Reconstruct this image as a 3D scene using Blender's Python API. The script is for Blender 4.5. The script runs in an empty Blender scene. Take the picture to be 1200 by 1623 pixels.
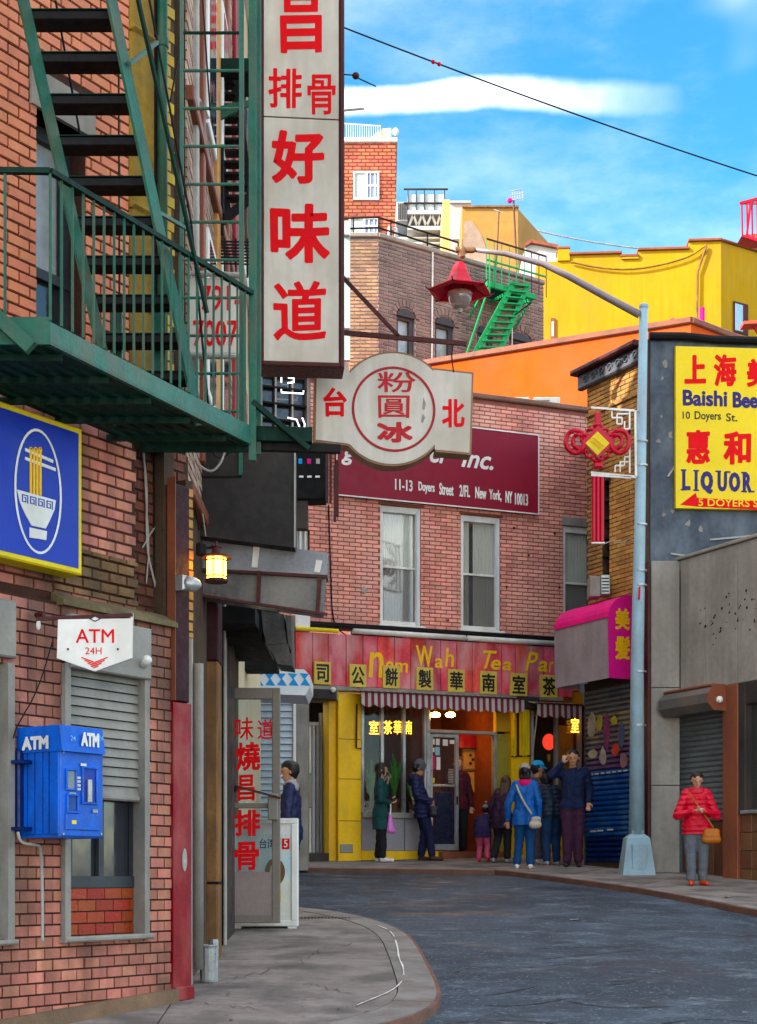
import bpy, bmesh, math, random
import numpy as np
from mathutils import Vector, Matrix
random.seed(7)
sc = bpy.context.scene
COL = sc.collection
R = math.radians

# ------------------------------------------------------------ camera, sky, sun, exposure
FPX, HOR, CAMZ, GS = 2340.0, 1390.0, 1.5, 0.0727
cd = bpy.data.cameras.new('camera'); cam = bpy.data.objects.new('camera', cd); COL.objects.link(cam)
cam.location = (0, 0, CAMZ); cam.rotation_euler = (R(90), 0, 0)
cd.sensor_fit = 'HORIZONTAL'; cd.sensor_width = 36; cd.lens = 36 * FPX / 1200
cd.shift_y = (HOR - 811.5) / 1200; cd.clip_start = .1; cd.clip_end = 2000
sc.camera = cam
SUN = Vector((-.80, -.42, .55)).normalized()
w = bpy.data.worlds.new('World'); sc.world = w; w.use_nodes = True
nt = w.node_tree; N = nt.nodes; L = nt.links
bg = N['Background']; bg.inputs[1].default_value = .15
sky = N.new('ShaderNodeTexSky'); sky.sky_type = 'NISHITA'; sky.sun_disc = False
sky.sun_elevation = math.asin(SUN.z); sky.sun_rotation = math.atan2(SUN.x, SUN.y)
sky.air_density = 1.0; sky.dust_density = .6; sky.ozone_density = 2.0
tc = N.new('ShaderNodeTexCoord')
hs = N.new('ShaderNodeHueSaturation'); hs.inputs['Hue'].default_value = .482; hs.inputs['Saturation'].default_value = 1.38; hs.inputs['Value'].default_value = .42
L.new(sky.outputs[0], hs.inputs['Color'])
def sky_cloud(scale_vec, loc, nscale, lo, hi, detail=6):
    mp = N.new('ShaderNodeMapping'); mp.inputs['Scale'].default_value = scale_vec; mp.inputs['Location'].default_value = loc
    no = N.new('ShaderNodeTexNoise'); no.inputs['Scale'].default_value = nscale; no.inputs['Detail'].default_value = detail; no.inputs['Roughness'].default_value = .62
    mr = N.new('ShaderNodeMapRange'); mr.inputs[1].default_value = lo; mr.inputs[2].default_value = hi; mr.interpolation_type = 'SMOOTHSTEP'
    L.new(tc.outputs['Generated'], mp.inputs[0]); L.new(mp.outputs[0], no.inputs[0]); L.new(no.outputs[0], mr.inputs[0])
    return mr.outputs[0]
haze = sky_cloud((1, 1, 1.6), (5.5, 3.9, 2.08), 1.3, .43, .68, 5)
# a long streak of thin cloud: elevation band broken by noise
sx = N.new('ShaderNodeSeparateXYZ'); L.new(tc.outputs['Generated'], sx.inputs[0])
def mth(op, a, b=None, c=None):
    m = N.new('ShaderNodeMath'); m.operation = op
    for i, q in enumerate((a, b, c)):
        if q is None: continue
        if isinstance(q, (int, float)): m.inputs[i].default_value = q
        else: L.new(q, m.inputs[i])
    return m.outputs[0]
wob = N.new('ShaderNodeTexNoise'); wob.inputs['Scale'].default_value = 9; wob.inputs['Detail'].default_value = 7
L.new(tc.outputs['Generated'], wob.inputs[0])
el = mth('DIVIDE', sx.outputs[2], sx.outputs[1])
d_ = mth('ABSOLUTE', mth('SUBTRACT', mth('MULTIPLY_ADD', wob.outputs[0], .035, el), .545))
band = N.new('ShaderNodeMapRange'); band.inputs[1].default_value = .0135; band.inputs[2].default_value = .004; band.interpolation_type = 'SMOOTHSTEP'; L.new(d_, band.inputs[0])
az = mth('DIVIDE', sx.outputs[0], sx.outputs[1])
e1 = N.new('ShaderNodeMapRange'); e1.inputs[1].default_value = .21; e1.inputs[2].default_value = .06; L.new(az, e1.inputs[0])
wob2 = N.new('ShaderNodeTexNoise'); wob2.inputs['Scale'].default_value = 26; wob2.inputs['Detail'].default_value = 8; L.new(tc.outputs['Generated'], wob2.inputs[0])
streak = mth('MULTIPLY', mth('MULTIPLY', band.outputs[0], e1.outputs[0]), mth('MULTIPLY', wob2.outputs[0], .56))
veil = sky_cloud((1, 1, 2.5), (2, 0, 0), 5.0, .40, .80, 9)
cl = mth('MAXIMUM', mth('MAXIMUM', mth('MULTIPLY', haze, .85), streak), mth('MULTIPLY', veil, .08))
mixc = N.new('ShaderNodeMixRGB'); L.new(cl, mixc.inputs[0]); L.new(hs.outputs[0], mixc.inputs[1]); mixc.inputs[2].default_value = (8.6, 7.8, 6.9, 1)
L.new(mixc.outputs[0], bg.inputs[0])
ld = bpy.data.lights.new('sun', 'SUN'); ld.energy = 2.0; ld.angle = R(.5); ld.color = (1, .93, .82)
lo = bpy.data.objects.new('sun', ld); COL.objects.link(lo); lo.rotation_euler = SUN.to_track_quat('Z', 'Y').to_euler()
sc.view_settings.view_transform = 'Standard'; sc.view_settings.look = 'None'; sc.view_settings.exposure = 2.4
sc.view_settings.gamma = 1; sc.view_settings.use_curve_mapping = False
try:
    sc.cycles.max_bounces = 6; sc.cycles.diffuse_bounces = 2; sc.cycles.transparent_max_bounces = 12
except Exception: pass

# ------------------------------------------------------------ materials
MATS = {}
def mat(name, col, rough=.75, var=.14, vs=2.5, bump=.25, bs=45, metal=0, isl=0, dirt=None, emit=0, ecol=None, spec=.28, streak=0, hue=0, quilt=0):
    """col base colour; var soft tone variation; isl per-piece variation; dirt (colour, amount, scale); streak vertical weathering"""
    if name in MATS: return MATS[name]
    m = bpy.data.materials.new(name); m.use_nodes = True; t = m.node_tree; n = t.nodes; l = t.links
    b = n['Principled BSDF']; b.inputs['Roughness'].default_value = rough; b.inputs['Metallic'].default_value = metal
    b.inputs['Specular IOR Level'].default_value = spec
    c = n.new('ShaderNodeNewGeometry').outputs['Position'] if isl else n.new('ShaderNodeTexCoord').outputs['Object']
    def noise(scale, det=4, sv=None):
        q = n.new('ShaderNodeTexNoise'); q.inputs['Scale'].default_value = scale; q.inputs['Detail'].default_value = det
        if sv:
            mp = n.new('ShaderNodeMapping'); mp.inputs['Scale'].default_value = sv; l.new(c, mp.inputs[0]); l.new(mp.outputs[0], q.inputs[0])
        else: l.new(c, q.inputs[0])
        return q.outputs[0]
    def mr(x, a, b2, c2, d2):
        q = n.new('ShaderNodeMapRange'); q.inputs[1].default_value = a; q.inputs[2].default_value = b2; q.inputs[3].default_value = c2; q.inputs[4].default_value = d2
        l.new(x, q.inputs[0]); return q.outputs[0]
    def M(op, a, b2):
        q = n.new('ShaderNodeMath'); q.operation = op
        for i, z in enumerate((a, b2)):
            if isinstance(z, (int, float)): q.inputs[i].default_value = z
            else: l.new(z, q.inputs[i])
        return q.outputs[0]
    val = mr(noise(vs), .3, .7, 1 - var, 1 + var)
    val = M('MULTIPLY', val, mr(noise(vs * 9, 3), .3, .7, 1 - var * .6, 1 + var * .6))
    if streak: val = M('MULTIPLY', val, mr(noise(1, 5, (9, 9, .7)), .35, .65, 1 - streak, 1 + streak * .5))
    hsv = n.new('ShaderNodeHueSaturation'); hsv.inputs['Saturation'].default_value = 1.10; hsv.inputs['Color'].default_value = (*col, 1)
    if isl:
        g = n.new('ShaderNodeNewGeometry'); oi = n.new('ShaderNodeObjectInfo')
        r = M('FRACT', M('ADD', g.outputs['Random Per Island'], oi.outputs['Random']), 0)
        val = M('MULTIPLY', val, mr(r, 0, 1, 1 - isl, 1 + isl))
        r2 = M('FRACT', M('MULTIPLY', r, 7.31), 0)
        l.new(mr(r2, 0, 1, .5 - .012 - hue, .5 + .012 + hue), hsv.inputs['Hue'])
    l.new(val, hsv.inputs['Value']); out = hsv.outputs[0]
    if dirt:
        dc, amt, ds = dirt
        mx = n.new('ShaderNodeMixRGB'); mx.inputs[2].default_value = (*dc, 1)
        f = M('MULTIPLY', mr(noise(ds, 9, (1, 1, .45)), .43, .64, 0, 1), amt)
        l.new(f, mx.inputs[0]); l.new(out, mx.inputs[1]); out = mx.outputs[0]
    l.new(out, b.inputs['Base Color'])
    l.new(mr(noise(vs * 4), .3, .7, max(.03, rough - .12), min(1, rough + .12)), b.inputs['Roughness'])
    if bump:
        bp = n.new('ShaderNodeBump'); bp.inputs['Strength'].default_value = bump; bp.inputs['Distance'].default_value = .01
        l.new(noise(bs, 5), bp.inputs['Height']); nb = bp.outputs[0]
        if quilt:
            wv = n.new('ShaderNodeTexWave'); wv.wave_type = 'BANDS'; wv.bands_direction = 'Z'; wv.inputs['Scale'].default_value = 4.6; wv.inputs['Distortion'].default_value = 1.2; wv.inputs['Detail'].default_value = 3
            l.new(c, wv.inputs[0]); b2_ = n.new('ShaderNodeBump'); b2_.inputs['Strength'].default_value = .45; b2_.inputs['Distance'].default_value = .03
            l.new(wv.outputs[1], b2_.inputs['Height']); l.new(nb, b2_.inputs['Normal']); nb = b2_.outputs[0]
        l.new(nb, b.inputs['Normal'])
    if emit:
        b.inputs['Emission Color'].default_value = (*(ecol or col), 1); b.inputs['Emission Strength'].default_value = emit
    MATS[name] = m; return m
def asphalt():
    m = mat('asphalt', (.046, .062, .084), .66, .10, 6, 1.0, 70); t = m.node_tree; n = t.nodes; l = t.links; b = n['Principled BSDF']
    src = b.inputs['Base Color'].links[0].from_socket; c = n.new('ShaderNodeTexCoord').outputs['Object']
    def ns(sc_, det, sv, lo, hi, a, b2, rgh=.6):
        mp = n.new('ShaderNodeMapping'); mp.inputs['Scale'].default_value = sv; mp.inputs['Rotation'].default_value = (0, 0, .5); l.new(c, mp.inputs[0])
        q = n.new('ShaderNodeTexNoise'); q.inputs['Scale'].default_value = sc_; q.inputs['Detail'].default_value = det; q.inputs['Roughness'].default_value = rgh; l.new(mp.outputs[0], q.inputs[0])
        r = n.new('ShaderNodeMapRange'); r.interpolation_type = 'SMOOTHSTEP'
        for i, v in enumerate((lo, hi, a, b2)): r.inputs[i + 1].default_value = v
        l.new(q.outputs[0], r.inputs[0]); return r.outputs[0]
    def mix(a, col, f):
        x = n.new('ShaderNodeMixRGB'); x.inputs[2].default_value = (*col, 1); l.new(f, x.inputs[0]); l.new(a, x.inputs[1]); return x.outputs[0]
    patch = ns(.7, 8, (1, .8, 1), .46, .56, 0, .7)          # large dark repairs
    worn = ns(1.9, 15, (.85, 1.15, 1), .50, .70, 0, .75, .88)      # pale worn streaks across the road
    speck = ns(28, 4, (1, 1, 1), .60, .68, 0, .5)
    o = mix(mix(mix(src, (.020, .028, .042), patch), (.25, .32, .39), worn), (.42, .44, .45), speck); l.new(o, b.inputs['Base Color'])
    wet = ns(.8, 5, (.7, 1.6, 1), .54, .66, .72, .30); l.new(wet, b.inputs['Roughness']); return m
def glassmat(name, tint=(.9, .95, 1), refl=.10, dirty=.12):
    if name in MATS: return MATS[name]
    m = bpy.data.materials.new(name); m.use_nodes = True; t = m.node_tree; n = t.nodes; l = t.links
    for q in list(n): n.remove(q)
    o = n.new('ShaderNodeOutputMaterial'); tr = n.new('ShaderNodeBsdfTransparent'); tr.inputs[0].default_value = (*tint, 1)
    gl = n.new('ShaderNodeBsdfGlossy'); gl.inputs['Roughness'].default_value = .04
    fr = n.new('ShaderNodeLayerWeight'); fr.inputs[0].default_value = .5
    pw = n.new('ShaderNodeMath'); pw.operation = 'POWER'; pw.inputs[1].default_value = 5; l.new(fr.outputs['Facing'], pw.inputs[0])
    ad = n.new('ShaderNodeMath'); ad.operation = 'MULTIPLY_ADD'; ad.inputs[1].default_value = .6; ad.inputs[2].default_value = .03 + refl; l.new(pw.outputs[0], ad.inputs[0])
    mx = n.new('ShaderNodeMixShader'); l.new(ad.outputs[0], mx.inputs[0]); l.new(tr.outputs[0], mx.inputs[1]); l.new(gl.outputs[0], mx.inputs[2])
    df = n.new('ShaderNodeBsdfDiffuse'); df.inputs[0].default_value = (.5, .5, .5, 1)
    m2 = n.new('ShaderNodeMixShader'); m2.inputs[0].default_value = dirty; l.new(mx.outputs[0], m2.inputs[1]); l.new(df.outputs[0], m2.inputs[2])
    l.new(m2.outputs[0], o.inputs[0]); MATS[name] = m; return m

BK = (.12, .07, .04)
m_brickA = mat('salmon_brick', (.47, .195, .145), .6, .16, 1.6, .5, 60, isl=.24, dirt=((.10, .048, .03), .9, 2.0), hue=-.004, streak=.22)
m_brickAu = mat('painted_salmon_brick', (.66, .25, .15), .55, .10, 1.2, .35, 60, isl=.07, hue=-.008, dirt=((.3, .14, .08), .35, .8), streak=.1)
m_mortA = mat('dark_mortar', (.055, .024, .017), .95, .2, 6, .6, 80)
m_brickN = mat('pink_brick', (.78, .36, .29), .75, .15, 1.2, .4, 60, isl=.22, dirt=((.78, .46, .38), .5, 1.6), hue=-.003, streak=.1)
m_mortN = mat('pink_mortar', (.30, .12, .095), .95, .2, 5, .5, 80)
m_brickD = mat('grey_brown_brick', (.205, .14, .125), .85, .2, 1.5, .3, 60, isl=.30, dirt=((.32, .23, .2), .4, .8), hue=.01)
m_mortD = mat('pale_mortar', (.36, .31, .29), .95, .15, 5, .4, 80)
m_mortDk = mat('black_mortar', (.07, .045, .03), .95, .2, 5, .4, 80)
m_brickY = mat('tan_brick', (.50, .27, .10), .85, .2, 1.5, .4, 60, isl=.25, dirt=((.12, .07, .04), .5, 1.5))
m_brickB = mat('weathered_brick', (.42, .29, .22), .9, .25, 1.5, .5, 60, isl=.30, dirt=((.14, .08, .06), .6, 1.8), hue=.01)
m_brickR = mat('red_glazed_brick', (.30, .06, .035), .35, .15, 4, .2, 60, isl=.15)
m_brickYel = mat('yellow_painted_brick', (.50, .33, .07), .7, .15, 3, .4, 60, isl=.10, dirt=((.2, .12, .05), .5, 2.5))
m_brickT = mat('red_tower_brick', (.38, .13, .085), .85, .15, .7, .3, 20, isl=.28)
m_green = mat('green_paint', (.005, .085, .05), .42, .25, 4, .25, 50, dirt=((.12, .09, .06), .35, 5))
m_greenl = mat('pale_green_paint', (.03, .125, .088), .45, .2, 5, .3, 50, dirt=((.14, .08, .05), .4, 6))
m_dkgreen = mat('dark_green_iron', (.005, .024, .016), .6, .3, 4, .3, 50, spec=.12)
m_iron = mat('black_iron', (.009, .008, .009), .6, .3, 5, .3, 50, spec=.12)
m_rust = mat('maroon_iron', (.060, .012, .012), .55, .3, 6, .4, 60)
m_white = mat('white_paint', (.78, .77, .73), .5, .06, 3, .1, 50, dirt=((.45, .40, .33), .4, 4))
m_cream = mat('aged_white_board', (.64, .59, .52), .45, .05, 1.5, .08, 50, dirt=((.40, .33, .25), .6, 2.2), streak=.10)
m_red = mat('sign_red', (.72, .006, .010), .55, .06, 5, 0, spec=.12)
m_steel = mat('galvanised_steel', (.42, .44, .45), .38, .2, 5, .15, 60, metal=.6, dirt=((.2, .17, .14), .4, 5))
m_greyp = mat('grey_paint', (.27, .255, .225), .55, .12, 4, .2, 50, dirt=((.14, .12, .1), .5, 5))
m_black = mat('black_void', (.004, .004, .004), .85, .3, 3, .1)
m_char = mat('charcoal_panel', (.030, .027, .026), .6, .3, 1.6, .25, 30, dirt=((.07, .055, .045), .6, 2), spec=.15)
m_stone = mat('grey_stone', (.29, .265, .235), .85, .16, 1.5, .35, 70, dirt=((.17, .145, .12), .6, 1.3), streak=.12)
m_stoney = mat('ochre_stone', (.24, .15, .035), .85, .22, 2, .5, 50, dirt=((.12, .08, .03), .5, 2.5), streak=.2)
m_yellow = mat('yellow_paint', (.95, .56, .010), .5, .08, 2, .2, 50, dirt=((.5, .28, .02), .35, 3))
m_sunyel = mat('yellow_stucco', (.43, .25, .006), .85, .06, .5, .3, 8, dirt=((.36, .19, .008), .5, .8), streak=.08)
m_orange = mat('orange_stucco', (.62, .105, .026), .85, .05, .4, .2, 8, dirt=((.52, .08, .022), .5, .5), streak=.05)
m_tan = mat('tan_stucco', (.36, .20, .07), .9, .15, .35, .3, 6, dirt=((.34, .20, .09), .6, .4))
m_ltgrey = mat('light_grey_cladding', (.42, .43, .44), .6, .08, 1, .2, 20)
m_blue = mat('enamel_blue', (.003, .115, .62), .34, .12, 5, .15, 40, dirt=((.01, .05, .25), .5, 9))
m_royal = mat('royal_blue_panel', (.008, .030, .36), .35, .07, 1, .03)
m_yborder = mat('yellow_border', (.72, .55, .02), .5, .1, 4, .1)
m_burg = mat('burgundy_board', (.24, .004, .024), .5, .06, 2, .05)
m_blueblk = mat('blue_black_render', (.070, .085, .11), .8, .3, 1.6, .6, 12, dirt=((.20, .23, .26), .45, 3))
m_signy = mat('sign_yellow', (.80, .58, .01), .45, .05, 2, .03)
m_navyink = mat('navy_ink', (.03, .02, .14), .5, .05, 3, 0)
m_pole = mat('pale_blue_pole', (.30, .43, .50), .5, .1, 2, .2, 50, dirt=((.22, .26, .28), .5, 4))
m_magenta = mat('magenta_canvas', (.62, .012, .20), .7, .08, 3, .2, 60)
m_pinkc = mat('pink_canvas', (.78, .07, .24), .75, .1, 3, .3, 60)
m_greyc = mat('grey_pink_canvas', (.34, .28, .29), .8, .12, 2, .3, 60, dirt=((.2, .15, .15), .4, 4), streak=.1)
m_gold = mat('gold_letter', (.80, .42, .02), .5, .05, 3, 0)
m_asph = asphalt()
m_walk = mat('sidewalk_concrete', (.25, .215, .195), .8, .22, 1.3, .6, 90, isl=.07, dirt=((.10, .088, .08), .85, 2.2), streak=.0)
m_kerb = mat('kerb_stone', (.24, .215, .20), .85, .15, 2, .4, 60, dirt=((.12, .08, .06), .6, 3))
m_ksteel = mat('rusty_kerb_edge', (.15, .075, .055), .6, .25, 4, .3, 60)
m_wood = mat('brown_wood', (.24, .125, .055), .7, .2, 3, .4, 40, dirt=((.07, .035, .02), .6, 5), streak=.3)
m_dkred = mat('dark_red_paint', (.21, .012, .018), .45, .15, 4, .2, 50, dirt=((.45, .12, .10), .35, 5))
m_maroonp = mat('dark_maroon_panel', (.030, .007, .010), .7, .25, 5, .3, 50)
m_plank = mat('faded_red_plank', (.66, .11, .13), .75, .18, 2, .3, 50, isl=.20, dirt=((.66, .33, .34), .75, 3), streak=.25, hue=.006)
m_orlet = mat('orange_yellow_letter', (.88, .52, .06), .6, .1, 5, .1)
m_tile = mat('yellow_plaque', (.62, .48, .12), .6, .12, 5, .1)
m_ink = mat('black_ink', (.012, .010, .010), .5, .1, 5, 0)
m_brownt = mat('brown_tile', (.135, .065, .035), .4, .15, 3, .2, 60, isl=.12)
m_brownp = mat('brown_paint', (.24, .085, .05), .5, .12, 3, .2, 50, dirt=((.1, .04, .03), .4, 4))
m_wcloth = mat('cream_curtain', (.82, .78, .68), .9, .06, 2, .1, 30)
m_interior = mat('restaurant_interior', (.16, .045, .025), .8, .3, 1.2, .1)
m_ochrein = mat('ochre_interior', (.45, .26, .06), .8, .2, 2, .1)
m_leaf = mat('green_leaf', (.05, .22, .03), .5, .25, 6, .1, 40, isl=.3)
m_pglass = glassmat('shop_glass', (.92, .94, .94), .0, .015)
m_wglass = glassmat('window_glass', (.93, .95, .95), .05, .05)
m_dglass = mat('dark_window_glass', (.022, .026, .032), .08, .1, 2, 0, spec=.9)
m_lampglow = mat('warm_lamp_glass', (1, .55, .08), .4, 0, 3, 0, emit=5, ecol=(1, .42, .03))
m_lampglow2 = mat('warm_tube_glow', (1, .7, .2), .4, 0, 3, 0, emit=28, ecol=(1, .55, .08))
m_neon = mat('yellow_neon', (1, .6, .1), .4, 0, 3, 0, emit=1.0, ecol=(1, .42, .03))
m_conduit = mat('grey_conduit', (.36, .34, .31), .6, .15, 8, .2)
m_globe = glassmat('clear_globe', (.80, .76, .70), .10, .28)
m_shade = mat('red_lamp_shade', (.60, .015, .04), .4, .1, 4, .1)
m_knot = mat('red_plastic_knot', (.50, .008, .03), .35, .1, 6, .1)

# ------------------------------------------------------------ helpers
def gz(y): return GS * y if y < 32 else GS * 32
def P(px, py, D): return Vector(((px - 600) / FPX * D, D, CAMZ + (HOR - py) / FPX * D))
def G(px, py):
    D = CAMZ / ((py - HOR) / FPX + GS); return Vector(((px - 600) / FPX * D, D, GS * D))
class Fr:
    """upright plane: u runs to the right as seen from the street, v is height, w comes out of the wall"""
    def __init__(s, x, y, dx, dy):
        n = math.hypot(dx, dy); s.o = Vector((x, y)); s.U = Vector((dx / n, dy / n)); s.N = Vector((s.U.y, -s.U.x))
    def off(s, w): f = Fr(s.o.x + s.N.x * w, s.o.y + s.N.y * w, s.U.x, s.U.y); return f
    def hit(s, px, py=0):
        k = (px - 600) / FPX; u = (k * s.o.y - s.o.x) / (s.U.x - k * s.U.y); Y = s.o.y + u * s.U.y
        return u, CAMZ + (HOR - py) / FPX * Y
    def u(s, px): return s.hit(px)[0]
    def v(s, px, py): return s.hit(px, py)[1]
    def pt(s, u, v, w=0): return Vector((s.o.x + u * s.U.x + w * s.N.x, s.o.y + u * s.U.y + w * s.N.y, v))
    def rect(s, x0, x1, yt, yb, xr=None):
        xr = (x0 + x1) / 2 if xr is None else xr
        return s.u(x0), s.u(x1), s.v(xr, yb), s.v(xr, yt)
WF = Fr(0, 0, 1, 0)
def at_depth(D): return Fr(0, D, 1, 0)
BASE = {}
def tag(o, label=None, cat=None, group=None, kind=None):
    for k, v in (('label', label), ('category', cat), ('group', group), ('kind', kind)):
        if v: o[k] = v
    return o
def thing(name, label, cat, loc, group=None):
    o = bpy.data.objects.new(name, None); COL.objects.link(o); o.empty_display_size = .1
    o.location = loc; BASE[o.name] = Vector(loc); return tag(o, label, cat, group)
def structure(name, loc=(0, 0, 0)):
    o = bpy.data.objects.new(name, None); COL.objects.link(o); o.location = loc; BASE[o.name] = Vector(loc); o['kind'] = 'structure'; return o
class MB:
    def __init__(s): s.V = []; s.F = []; s.smooth = False
    def add(s, vs, fs):
        b = len(s.V); s.V += [tuple(v) for v in vs]; s.F += [tuple(i + b for i in f) for f in fs]; return s
    def hexa(s, a):  # a: 8 points, bottom ring 0-3 then top ring 4-7
        return s.add(a, [(3, 2, 1, 0), (4, 5, 6, 7), (0, 1, 5, 4), (1, 2, 6, 5), (2, 3, 7, 6), (3, 0, 4, 7)])
    def box(s, F, u0, u1, v0, v1, w0, w1):
        return s.hexa([F.pt(u0, v0, w1), F.pt(u1, v0, w1), F.pt(u1, v0, w0), F.pt(u0, v0, w0), F.pt(u0, v1, w1), F.pt(u1, v1, w1), F.pt(u1, v1, w0), F.pt(u0, v1, w0)])
    def bev(s, F, u0, u1, v0, v1, w0, w1, b=.01):
        """box with chamfered front edges"""
        return s.add([F.pt(u0, v0, w0), F.pt(u1, v0, w0), F.pt(u1, v1, w0), F.pt(u0, v1, w0),
                      F.pt(u0, v0, w1 - b), F.pt(u1, v0, w1 - b), F.pt(u1, v1, w1 - b), F.pt(u0, v1, w1 - b),
                      F.pt(u0 + b, v0 + b, w1), F.pt(u1 - b, v0 + b, w1), F.pt(u1 - b, v1 - b, w1), F.pt(u0 + b, v1 - b, w1)],
                     [(3, 2, 1, 0), (0, 1, 5, 4), (1, 2, 6, 5), (2, 3, 7, 6), (3, 0, 4, 7), (4, 5, 9, 8), (5, 6, 10, 9), (6, 7, 11, 10), (7, 4, 8, 11), (8, 9, 10, 11)])
    def quad(s, a, b, c, d): return s.add([a, b, c, d], [(0, 1, 2, 3)])
    def prism(s, F, pts, w0, w1):
        n = len(pts)
        return s.add([F.pt(u, v, w1) for u, v in pts] + [F.pt(u, v, w0) for u, v in pts],
                     [tuple(range(n)), tuple(range(2 * n - 1, n - 1, -1))] + [(i, i + n, (i + 1) % n + n, (i + 1) % n) for i in range(n)])
    def poly_z(s, pts, zf, t):
        """horizontal polygon (x, y) extruded down by t; zf gives the top height"""
        n = len(pts)
        return s.add([(x, y, zf(y)) for x, y in pts] + [(x, y, zf(y) - t) for x, y in pts],
                     [tuple(range(n)), tuple(range(2 * n - 1, n - 1, -1))] + [(i, i + n, (i + 1) % n + n, (i + 1) % n) for i in range(n)])
    def tube(s, pts, r, n=8, r1=None, cap=True):
        pts = [Vector(p) for p in pts]; m = len(pts); rs = r if isinstance(r, (list, tuple)) else [r + ((r1 if r1 is not None else r) - r) * i / max(1, m - 1) for i in range(m)]
        vs = []; prev = None
        for i, p in enumerate(pts):
            t = (pts[min(i + 1, m - 1)] - pts[max(i - 1, 0)]).normalized()
            a = Vector((0, 0, 1)) if abs(t.z) < .95 else Vector((1, 0, 0))
            x = t.cross(a).normalized() if prev is None else (prev - t * prev.dot(t)).normalized(); prev = x; y = t.cross(x)
            for k in range(n):
                q = 2 * math.pi * k / n; vs.append(p + (x * math.cos(q) + y * math.sin(q)) * rs[i])
        fs = [(i * n + k, i * n + (k + 1) % n, (i + 1) * n + (k + 1) % n, (i + 1) * n + k) for i in range(m - 1) for k in range(n)]
        if cap: fs += [tuple(range(n))[::-1], tuple(range((m - 1) * n, m * n))]
        return s.add(vs, fs)
    def bar(s, a, b, wx, h):
        """rectangular bar from a to b: wx across (level), h up-ish"""
        a = Vector(a); b = Vector(b); t = (b - a).normalized()
        x = t.cross(Vector((0, 0, 1)));
        x = Vector((1, 0, 0)) if x.length < 1e-3 else x.normalized(); y = x.cross(t)
        x *= wx / 2; y *= h / 2
        return s.hexa([a - x - y, a + x - y, b + x - y, b - x - y, a - x + y, a + x + y, b + x + y, b - x + y])
    def lathe(s, c, prof, n=16):
        c = Vector(c); m = len(prof)
        vs = [c + Vector((r * math.cos(2 * math.pi * k / n), r * math.sin(2 * math.pi * k / n), z)) for r, z in prof for k in range(n)]
        fs = [(i * n + k, i * n + (k + 1) % n, (i + 1) * n + (k + 1) % n, (i + 1) * n + k) for i in range(m - 1) for k in range(n)]
        return s.add(vs, fs + [tuple(range(n))[::-1], tuple(range((m - 1) * n, m * n))])
    def ball(s, c, rx, ry=None, rz=None, n=12):
        ry = ry or rx; rz = rz or rx; c = Vector(c); h = n // 2; vs = []; fs = []
        for i in range(h + 1):
            a = math.pi * i / h
            for k in range(n):
                b = 2 * math.pi * k / n; vs.append(c + Vector((rx * math.sin(a) * math.cos(b), ry * math.sin(a) * math.sin(b), rz * math.cos(a))))
        for i in range(h):
            for k in range(n): fs.append((i * n + k, (i + 1) * n + k, (i + 1) * n + (k + 1) % n, i * n + (k + 1) % n))
        return s.add(vs, fs)
    def ring(s, F, uc, vc, ru, rv, wd, w0, w1, n=40):
        for k in range(n):
            a, b = 2 * math.pi * k / n, 2 * math.pi * (k + 1) / n
            p = [(uc + (ru - q) * math.cos(t), vc + (rv - q) * math.sin(t)) for q, t in ((0, a), (0, b), (wd, b), (wd, a))]
            s.add([F.pt(*x, w1) for x in p] + [F.pt(*x, w0) for x in p], [(0, 1, 2, 3), (0, 4, 5, 1), (2, 6, 7, 3)])
        return s
    def to(s, parent, name, m, kind=None, label=None, smooth=None):
        base = Vector((0, 0, 0)); q = parent
        if parent is not None:
            while q is not None and q.name not in BASE: q = q.parent
            if q is not None: base = BASE[q.name]
        me = bpy.data.meshes.new(name); me.from_pydata([(v[0] - base.x, v[1] - base.y, v[2] - base.z) for v in s.V], [], s.F)
        bm = bmesh.new(); bm.from_mesh(me)
        if len(bm.faces) < 60000: bmesh.ops.recalc_face_normals(bm, faces=bm.faces)
        bm.to_mesh(me); bm.free()
        if smooth if smooth is not None else s.smooth:
            for p in me.polygons: p.use_smooth = True
        me.materials.append(m)
        o = bpy.data.objects.new(name, me); COL.objects.link(o)
        if parent is not None: o.parent = parent
        tag(o, label, None, None, kind); return o
def cyl(pts, r, **k): return MB().tube(pts, r, **k)

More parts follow.
